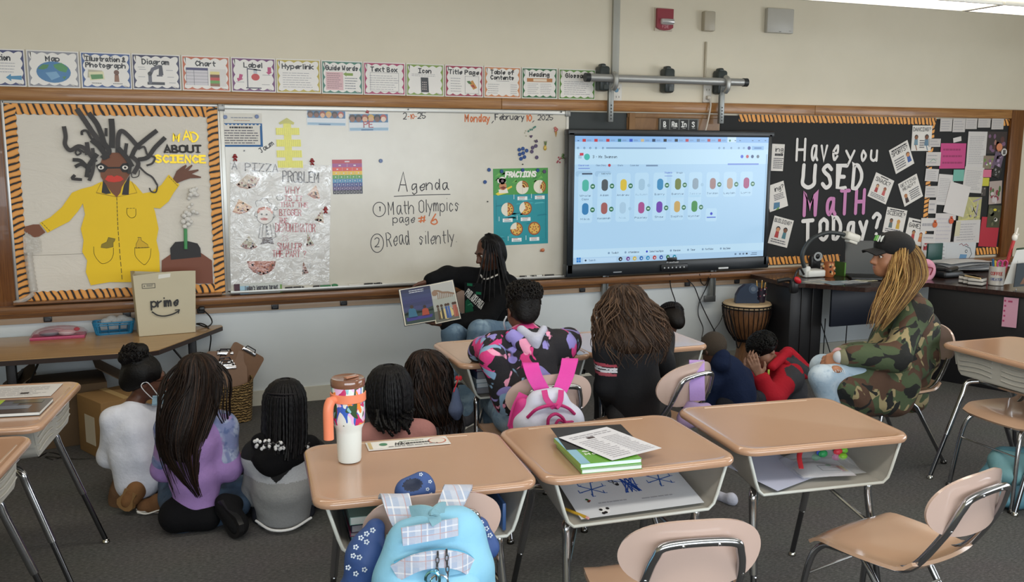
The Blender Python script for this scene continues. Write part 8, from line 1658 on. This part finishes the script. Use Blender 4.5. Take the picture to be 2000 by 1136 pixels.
for k,(x,y,w_,h_,cc,a_,lb) in enumerate(((1598,550,.2,.14,'c0b8a8',.2,'pale magazine at the left front of the desk'),(1640,552,.24,.17,'8fa4ac',-.1,'blue grey leaflet in the middle of the teacher desk'),(1668,551,.18,.12,'c8c8c8',.3,'white sheet in front of the laptop'),(1692,548,.14,.1,'c9c4a4',.1,'cream card in front of the laptop by the woman'))):
    c=dz(x,y);s=flat_sheet(c,w_,h_,a_,DZ+.0005+.0012*k,cc,.001);s.lines(.1,.1,.9,.9,3,'7a8288',.3,1);tag(s.build('desk_paper'),lb,'paper','papers on the teacher desk')
m=MB('141518');a_,b_=dz(1650,556,.008),dz(1700,552,.008);m.tube([a_,b_],.006,8);tag(m.build('pen',PLAS()),'black pen lying on the papers on the teacher desk','pen')
P=A(1806,528,dz(1806,545)[1]);dn=thing('donut_cushion','pink round stuffed ring leaning behind the woman\'s hair','toy',P);m=MB('dd9fb4');m.tube([P+RTH*.055*math.cos(q)+UP*.062*math.sin(q) for q in np.linspace(0,6.2832,25)[:-1]],.030,12,closed=True);m.ball(P+FWH*.01,(.05,.02,.055),14);m.build('ring',CLOTH(),dn);m=MB('8a3040');m.tube(spline([P-FWH*.033+RTH*.01+UP*.03,P-FWH*.035+RTH*.045+UP*.02,P-FWH*.035+RTH*.03-UP*.03],5),.004,6);m.build('stitching',CLOTH(),dn)
Y1=dz(1860,535)[1]
m=MB('17181a');P=dz(1848,540);m.box(P+V3(0,0,.025),(.2,.16,.05),bev=.015);m.box(P+V3(.03,-.02,.06),(.22,.05,.035),rot=.5,bev=.014);m.box(P+V3(-.06,.03,.06),(.05,.19,.03),rot=.3,bev=.012);tag(m.build('desk_phone',PLAS()),'black desk telephone behind the woman\'s shoulder','telephone')
m=MB('17181a');P=dz(1832,522);tag(MB('1f4a44').box(P+V3(0,.05,.10),(.16,.02,.2),bev=.004).build('green_binder',PLAS()),'dark green binder standing behind the pink ring','binder')
for k in range(3):
    P=dz(1890+9*(k),552+2*k);bx_=thing('card_box','black banded white card box on the desk, %s of three' % ('left','middle','right')[k],'box',P,'card boxes on the desk');m=MB('cfcac2');m.box(P+V3(0,0,.030),(.10,.10,.06),rot=ang,bev=.003)
    m.build('cards',PAPER(),bx_);m=MB('1b1818');
    for z in (.004,.03,.058):m.box(P+V3(0,0,z),(.104,.104,.006),rot=ang)
    m.build('bands',PLAS(),bx_)
m=MB('c2a878');a_,b_=dz(1885,538,.07),dz(1915,544,.07);m.tube([a_,b_],.007,6);tag(m.build('wooden_pointer',PLAS()),'light wooden stick lying on the card boxes','stick')
m=MB('d8d9da');P=dz(1880,528)
for k in range(7):m.grid(lambda u,v:P+V3(-.25+.55*u,-.12+.3*v,.012+.010*k+.008*math.sin(5*u+k)+.008*math.cos(4*v+k*2)),8,6)
tag(m.build('paper_heap',finish(.5,var=.05)),'heap of papers and clear sleeves against the board on the desk','papers',kind='stuff')
P=dz(1945,556);mg=thing('mug','white mug printed with red and blue words, holding pens and scissors','mug',P);m=MB('bfbab2');m.lathe([(.050,0),(.055,.004),(.055,.14),(.051,.141),(.050,.02)],P,28);m.build('mug',finish(.3,var=.03,coat=.4),mg)
def wrap_text(t,z,h,col):
    st,W=text_strokes(t,h);k=.088/W;m=MB(col);n0=nrm(CAM-P)
    th0=math.atan2(n0[1],n0[0])
    for p_ in st:
        for r in ribbon([np.array((q[0]*k,q[1])) for q in p_],h*.2):
            v=[P+V3(.0556*math.cos(th0+(x-.044)/.055),.0556*math.sin(th0+(x-.044)/.055),z+y) for x,y in r];m.add(v,[list(range(len(v)))])
    m.build('lettering',PAPER(),mg,sharp=None)
wrap_text('COFFEE',.078,.022,'a83a38');wrap_text('CREATES'[:0] or 'REGULATOR'[:0] or 'CREATOR',.038,.018,'4a5a8a')
def stick(p0,p1,r,cc,label,cat,name,extra=None):m=MB(cc);m.tube([p0,p1],r,8);(extra and extra(m));tag(m.build(name,PLAS()),label,cat)
q=P+V3(0,0,.03)
stick(q+V3(-.02,0,0),q+V3(-.04,.01,.165),.008,'1d5a8a','blue capped pen in the printed mug','pen','pen');stick(q+V3(-.03,.01,0),q+V3(-.05,.02,.14),.006,'1b1b1d','black pen in the printed mug','pen','pen');stick(q,q+V3(-.005,.02,.15),.007,'d8b83a','yellow marker in the printed mug','marker','marker')
m=MB('c83a80');cc_=q+V3(.03,-.01,.125);[m.tube([cc_+RTH*(dx+.018*math.cos(a_))+UP*.028*math.sin(a_) for a_ in np.linspace(0,6.28,15)],.006,6) for dx in (-.015,.022)];m.tube([q+V3(.01,0,-.01),cc_-UP*.02],.008,6,col='b0b0b4');tag(m.build('scissors',PLAS()),'pink handled scissors in the printed mug','scissors')
a_,b_=A(1962,528,P[1]),A(1980,470,P[1]);pt_=thing('hand_pointer','red pointer stick with a white pointing hand at its tip','pointer',a_);m=MB('b82a2c');m.tube([a_-(b_-a_)*.3,b_],.012,10);m.build('stick',PLAS(),pt_);d_=nrm(b_-a_);m=MB('e2dcd2');m.ball(b_+d_*.025,(.024,.018,.03),12);m.tube([b_+d_*.04,b_+d_*.10],[.009,.007],8);[m.tube([b_+d_*.035+RTH*.012*k,b_+d_*.055+RTH*.014*k-FWH*.01],.008,6) for k in (-1,0,1)];m.build('hand',PLAS(),pt_)
P=dz(1985,560);m=MB('cfcfcb');ff=A(1978,552,P[1]-.02)
pl=thing('paper_stand','stack of white papers leaning upright at the right edge of the desk','papers',P);M=np.eye(4);M[:3,0]=nrm(RTH+UP*.1);M[:3,1]=nrm(UP+RTH*.28);M[:3,2]=-FWH;M[:3,3]=A(1960,555,P[1]);m.prism([(0,0),(.22,0),(.22,.26),(0,.26)],.004,M);m.build('sheets',PAPER(),pl);m=MB('a8aaac');m.tube(spline([A(1985,560,P[1]-.03),A(1987,510,P[1]-.03),A(1992,500,P[1]-.03),A(2010,498,P[1]-.03)],4),.004,6);m.build('wire',CHROME(),pl)
m=MB('1f4a36');tag(m.box(A(1998,488,P[1]+.08),(.12,.05,.03),rot=.3,bev=.006).build('green_box',PLAS()),'dark green box edge above the leaning papers at the right edge','box')
M2=M.copy();M2[:3,1]=nrm(UP+RTH*.05);M2[:3,3]=A(1979,560,P[1]-.06);s=Sheet(M2,.2,.17,.01,'3a4248');s.poly([(.2,.1),(.35,.5),(.7,.6),(.95,.4),(.95,.1)],'7a5a48',1);s.disc(.5,.35,.18,'a88a78',2);tag(s.build('framed_picture',PLAS()),'dark photo frame at the right end of the teacher desk','photo frame')
# ------------------------------------------------------------ ceiling lamp at the upper right
lp_=None
LAMPM=finish(.5,var=0,emit=4.5)
def lamp(x0,x1,y,z,label,dy=.26):
    t=thing('ceiling_lamp',label,'lamp',((x0+x1)/2,y,z),'long fluorescent ceiling lamps');m=MB('fff6e6');m.box(((x0+x1)/2,y,z+.012),(x1-x0-.03,dy-.03,.02),bev=.004);m.build('diffuser',LAMPM,t)
    m=MB('d8d4c8');m.box(((x0+x1)/2,y,z+.05),(x1-x0,dy*.8,.055),bev=.01)
    for e in (-1,1):m.box(((x0+x1)/2,y+e*dy/2,z+.015),(x1-x0,.016,.035),bev=.003);m.box(((x0+x1)/2+e*(x1-x0)/2,y,z+.015),(.02,dy,.035),bev=.003)
    m.build('housing',PLAS(),t)
    for x in (x0+.2,x1-.2):m=MB('b0b0ac');m.tube([(x,y,z+.08),(x,y,3.2)],.006,6);m.build('hanger',DULLMETAL(),t)
g0=Z(1880,22,2.5);lamp(g0[0]-2.4,g0[0]-.01,g0[1]-.14,2.5,'long fluorescent lamp at the top right edge of the photo, nearer one');lamp(g0[0]+.01,g0[0]+2.4,g0[1]-.14,2.5,'long fluorescent lamp at the very top right corner, farther one')

# ------------------------------------------------------------ bags on the chairs
def plaid():
    m,nt,b=nodes('plaid');tc=N(nt,'TexCoord');sep=N(nt,'SeparateXYZ');nt.links.new(tc.outputs['Object'],sep.inputs[0]);rgb=N(nt,'RGB');rgb.outputs[0].default_value=lin('aab6cc');cur=rgb.outputs[0]
    for axis,per,wd,cc,off in ((0,.05,.30,'c4c8d4',0),(2,.05,.30,'b8bccb',.01),(0,.05,.08,'e4e4e8',.02),(2,.05,.08,'e0dfe4',.03),(0,.05,.05,'c09a98',.035),(2,.05,.05,'bf9c9a',.045)):
        ad=N(nt,'Math',operation='ADD');ad.inputs[1].default_value=off+10;nt.links.new(sep.outputs[axis],ad.inputs[0]);md=N(nt,'Math',operation='MODULO');md.inputs[1].default_value=per;nt.links.new(ad.outputs[0],md.inputs[0]);lt_=N(nt,'Math',operation='LESS_THAN');lt_.inputs[1].default_value=per*wd;nt.links.new(md.outputs[0],lt_.inputs[0])
        ml=N(nt,'Math',operation='MULTIPLY');ml.inputs[1].default_value=.75;nt.links.new(lt_.outputs[0],ml.inputs[0]);mx=N(nt,'Mix',data_type='RGBA');nt.links.new(ml.outputs[0],mx.inputs[0]);nt.links.new(cur,mx.inputs[6]);mx.inputs[7].default_value=lin(cc);cur=mx.outputs[2]
    nt.links.new(cur,b.inputs['Base Color']);b.inputs['Roughness'].default_value=.85;bump(nt,b,noise(nt,60,3).outputs[0],.2);return m
PLAID=plaid();NYLON=finish(.6,var=.05,vs=12,bmp=.25,bs=22)
def strap(name,pts,wd,t,mat,col,parent,across=RTH):
    """flat webbing along the points, wd wide, t thick"""
    q=spline(pts,6);m=MB(col);n=len(q);V=[]
    for i in range(n):
        d=nrm(q[min(i+1,n-1)]-q[max(i-1,0)]);a_=nrm(across-d*(across@d));nn_=np.cross(d,a_);w_=wd if np.isscalar(wd) else wd[0]+(wd[1]-wd[0])*i/(n-1)
        V+=[q[i]-a_*w_/2-nn_*t/2,q[i]+a_*w_/2-nn_*t/2,q[i]+a_*w_/2+nn_*t/2,q[i]-a_*w_/2+nn_*t/2]
    f=[[4*i+k,4*i+(k+1) % 4,4*i+4+(k+1) % 4,4*i+4+k] for i in range(n-1) for k in range(4)]+[[0,1,2,3][::-1],[4*n-4+k for k in range(4)]]
    m.add(V,f);return m.build(name,mat,parent,sharp=40)
# light blue backpack on the front left chair (chair back plane at about y = -3.83)
Yb=-3.99
bp=thing('backpack','light blue backpack with plaid straps hung on the front left chair','backpack',A(850,1130,Yb))
N_=wrinkle(.004,30,40)
soft('body',[cap(A(800,1055,Yb),A(895,1035,Yb),.062,.062,.06),cap(A(790,1130,Yb-.02),A(905,1110,Yb-.02),.085,.085,.06),cap(A(785,1215,Yb-.02),A(930,1200,Yb-.02),.095,.095,.06),ell(A(850,1040,Yb),(.075,.055,.05))],'86c0dc',NYLON,bp,.006,N_)
soft('front_pocket',[cap(A(800,1165,Yb-.085),A(905,1145,Yb-.085),.048,.048,.05),cap(A(795,1235,Yb-.09),A(920,1215,Yb-.09),.06,.06,.05)],'8ac4e0',NYLON,bp,.006,N_)
strap('strap',[A(768,972,-3.80),A(772,968,-3.86),A(782,1000,-3.91),A(797,1035,-3.945)],(.085,.062),.009,PLAID,'aab6cc',bp);strap('strap',[A(893,955,-3.80),A(895,950,-3.86),A(880,985,-3.91),A(868,1012,-3.945)],(.085,.062),.009,PLAID,'aab6cc',bp)
Yf=Yb-.072
strap('plaid_panel',[A(785,1048,Yf),A(840,1038,Yf-.006),A(894,1028,Yf)],.048,.006,PLAID,'aab6cc',bp,UP);strap('plaid_band',[A(772,1118,Yb-.085),A(815,1098,Yb-.112),A(860,1091,Yb-.118),A(900,1096,Yb-.11),A(925,1112,Yb-.085)],.045,.008,PLAID,'aab6cc',bp,UP)
m=MB('4f9cc0');m.tube(spline([A(770,1098,Yb-.08),A(820,1080,Yb-.10),A(865,1073,Yb-.104),A(905,1078,Yb-.10),A(930,1096,Yb-.075)],6),.006,8,flat=.6);m.build('zipper',PLAS(),bp)
strap('handle_loop',[A(802,998,Yf+.02),A(825,996,Yf-.002),A(845,1002,Yf-.012),A(852,1018,Yf-.012)],.028,.006,NYLON,'7fa8b4',bp,UP);strap('handle_loop',[A(853,1022,Yf-.014),A(846,1005,Yf-.014),A(858,992,Yf-.006),A(868,990,Yf+.01)],.028,.006,NYLON,'7fa8b4',bp,UP)
m=MB('c4c6ca');Yz=Yb-.128
for x0,x1,y0 in ((855,852,1082),(872,875,1078)):
    for k in range(5):q=A(x0+(x1-x0)*k/5,y0+11*k,Yz);m.tube([q+RTH*.004*math.cos(a_)*(1 if k % 2 else .4)+UP*.010*math.sin(a_) for a_ in np.linspace(0,6.28,11)],.0018,5)
m.tube([A(858,1135,Yz)+RTH*.022*math.cos(a_)+UP*.018*math.sin(a_) for a_ in np.linspace(0,6.28,19)],.003,6);m.tube([A(845,1130,Yz)+RTH*.018*math.cos(a_)+UP*.02*math.sin(a_) for a_ in np.linspace(0,6.28,19)],.004,6,col='8ad0e0');m.build('chain_charms',CHROME(),bp)
FLOW=finish(.6,var=.06,bmp=.2,bs=22)
def flowers(m,pts,Y,r=.008):
    for x,y in pts:
        q=A(x,y,Y);
        for k in range(5):m.ball(q+RTH*r*.75*math.cos(k*1.257)+UP*r*.75*math.sin(k*1.257),(r*.42,r*.25,r*.42),6)
rc=thing('rain_jacket','blue rain jacket with white flowers hung over the front left chair under the backpack','jacket',A(720,1120,-3.8))
soft('jacket_side',[cap(A(735,1030,-3.83),A(715,1090,-3.84),.025,.05,.04),cap(A(715,1090,-3.84),A(700,1150,-3.84),.05,.06,.04)],'33508a',FLOW,rc,.006,wrinkle(.005,40,41));soft('jacket_sleeve',[cap(A(935,1030,-3.84),A(950,1065,-3.85),.035,.032,.04),cap(A(950,1065,-3.85),A(925,1080,-3.83),.032,.035,.04)],'33508a',FLOW,rc,.006,wrinkle(.005,40,42))
soft('jacket_hood',[cap(A(790,965,-3.76),A(832,958,-3.76),.022,.026,.03),cap(A(795,950,-3.74),A(822,938,-3.74),.022,.024,.04),cut(ell(A(806,946,-3.79),(.032,.034,.020),None,.008))],'33508a',FLOW,rc,.005,wrinkle(.003,50,43),None,lambda P:[('16223c',np.linalg.norm((P-A(806,946,-3.79))/V3(.034,.036,.022),axis=1)<1)])
m=MB('d8e0ea');flowers(m,((705,1050),(716,1042),(695,1068),(690,1085),(702,1088),(716,1058),(728,1035),(680,1108),(712,1112),(695,1120)),-3.905,.007);flowers(m,((932,1036),(940,1020),(950,1032),(945,1052),(957,1045)),-3.882,.007);flowers(m,((835,955),(840,940),(822,926),(842,965)),-3.79,.005);m.build('flower_print',PAPER(),rc)
m=MB('7c9c98');m.prism([(0,0),(.09,-.02),(.09,.13),(.03,.14)],.012,np.array([[RTH[0],0,-FWH[0],A(735,1128,-3.87)[0]],[RTH[1],0,-FWH[1],A(735,1128,-3.87)[1]],[0,1,0,A(735,1136,-3.87)[2]],[0,0,0,1]]));tag(m.build('grey_green_flap',CLOTH()),'grey green fabric flap between the flowered jacket and the blue backpack','fabric')
# pink and white backpack on the hoodie girl's chair
Yp=-2.77;pk=thing('backpack','white backpack with hot pink straps and trim hung on the hoodie girl\'s chair','backpack',A(1070,830,Yp))
WH=finish(.6,var=.04,vs=10,bmp=.2,bs=20)
soft('body',[cap(A(1052,785,Yp),A(1085,780,Yp),.055,.055,.05),cap(A(1040,830,Yp),A(1105,822,Yp),.085,.08,.05),cap(A(1035,880,Yp),A(1115,870,Yp),.09,.09,.05)],'c9cbdc',WH,pk,.006,wrinkle(.003,34,44))
strap('strap',[A(1035,716,-2.60),A(1036,711,-2.655),A(1044,735,-2.70),A(1062,766,-2.725)],(.075,.06),.012,NYLON,'d83aa0',pk);strap('strap',[A(1112,708,-2.60),A(1113,703,-2.655),A(1106,732,-2.70),A(1094,762,-2.725)],(.075,.06),.012,NYLON,'d83aa0',pk)
soft('side_panel',[cap(A(1020,790,Yp+.02),A(1008,840,Yp+.02),.03,.035)],'c02a7a',NYLON,pk,.007);strap('lower_strap',[A(1024,770,-2.70),A(1010,800,-2.72),A(1002,835,-2.74)],.05,.008,NYLON,'c62a84',pk)
m=MB('b8246a');Yq=Yp-.092
m.tube(spline([A(1030,815,Yq+.03),A(1050,798,Yq),A(1085,790,Yq),A(1108,796,Yq+.01),A(1122,808,Yq+.03)],6),.007,8)
m.tube(spline([A(1070,832,Yq-.008),A(1072,816,Yq-.012),A(1085,808,Yq-.012),A(1098,815,Yq-.010),A(1105,828,Yq-.005)],6),.007,8);m.tube(spline([A(1085,828,Yq-.012),A(1092,820,Yq-.012),A(1105,824,Yq),A(1125,822,Yq+.03)],6),.006,8);m.build('trim',NYLON,pk)
strap('handle_loop',[A(1063,762,Yp-.05),A(1068,780,Yp-.08),A(1084,795,Yp-.098),A(1094,782,Yp-.085),A(1096,762,Yp-.05)],.024,.007,NYLON,'c2307c',pk,RTH)
# lavender bag
Yl=-2.66;lv=thing('tote_bag','lavender bag hung by its strap on the long-haired girl\'s chair','bag',A(1360,790,Yl));strap('strap',[A(1360,712,-2.585),A(1361,706,-2.63),A(1361,745,-2.70),A(1362,782,-2.72)],.07,.008,NYLON,'b08fd0',lv);soft('bag',[cap(A(1348,797,-2.70),A(1380,795,-2.70),.03,.03),cap(A(1342,818,-2.72),A(1388,815,-2.72),.045,.045)],'b29ac8',NYLON,lv,.006,wrinkle(.006,45,45),A(1360,812,-2.7)[2]-.12)
# teal bag on the floor under the right desk
tb_=thing('school_bag','teal blue bag slumped on the carpet under the desk at the right edge','bag',(3.92,-3.02,0));soft('bag',[cap((3.79,-2.98,.10),(4.0,-3.15,.10),.09,.10,.05),cap((3.87,-2.95,.20),(4.05,-3.08,.20),.075,.08,.06),ell((3.80,-3.03,.05),(.12,.10,.06))],'4f7d8c',NYLON,tb_,.008,wrinkle(.008,28,46),.002);soft('flap',[cap((3.81,-2.99,.21),(4.01,-3.13,.20),.06,.06),ell((3.81,-3.05,.17),(.09,.08,.05))],'5f8a90',NYLON,tb_,.008,wrinkle(.006,30,47))
# shoe and small things on the floor seen between the desks
P=Z(1432,985);shoe(thing('sneaker','pale grey sneaker on the carpet between the two front desks','shoe',P),V3(*P),V3(*P)+V3(-.06,.2,0),UP,'b9bac8','dcdcd8',.6,'upper')
P=A(881,790,-2.32);mm=thing('hanging_pouch','small blue cloth pouch with a red bow hanging from the hoodie girl\'s desk','pouch',P);soft('pouch',[cap(A(890,760,-2.22),A(892,800,-2.22),.016,.03),cap(A(892,800,-2.22),A(894,815,-2.22),.03,.018)],'56627e',CLOTH(),mm,.006,wrinkle(.004,50,48));m=MB('b02a34');P=A(896,738,-2.22);m.ball(P+RTH*.008,(.009,.007,.012),8);m.ball(P-RTH*.008,(.009,.007,.012),8);m.tube([P,A(886,765,-2.3)],.003,5);m.build('bow',CLOTH(),mm)
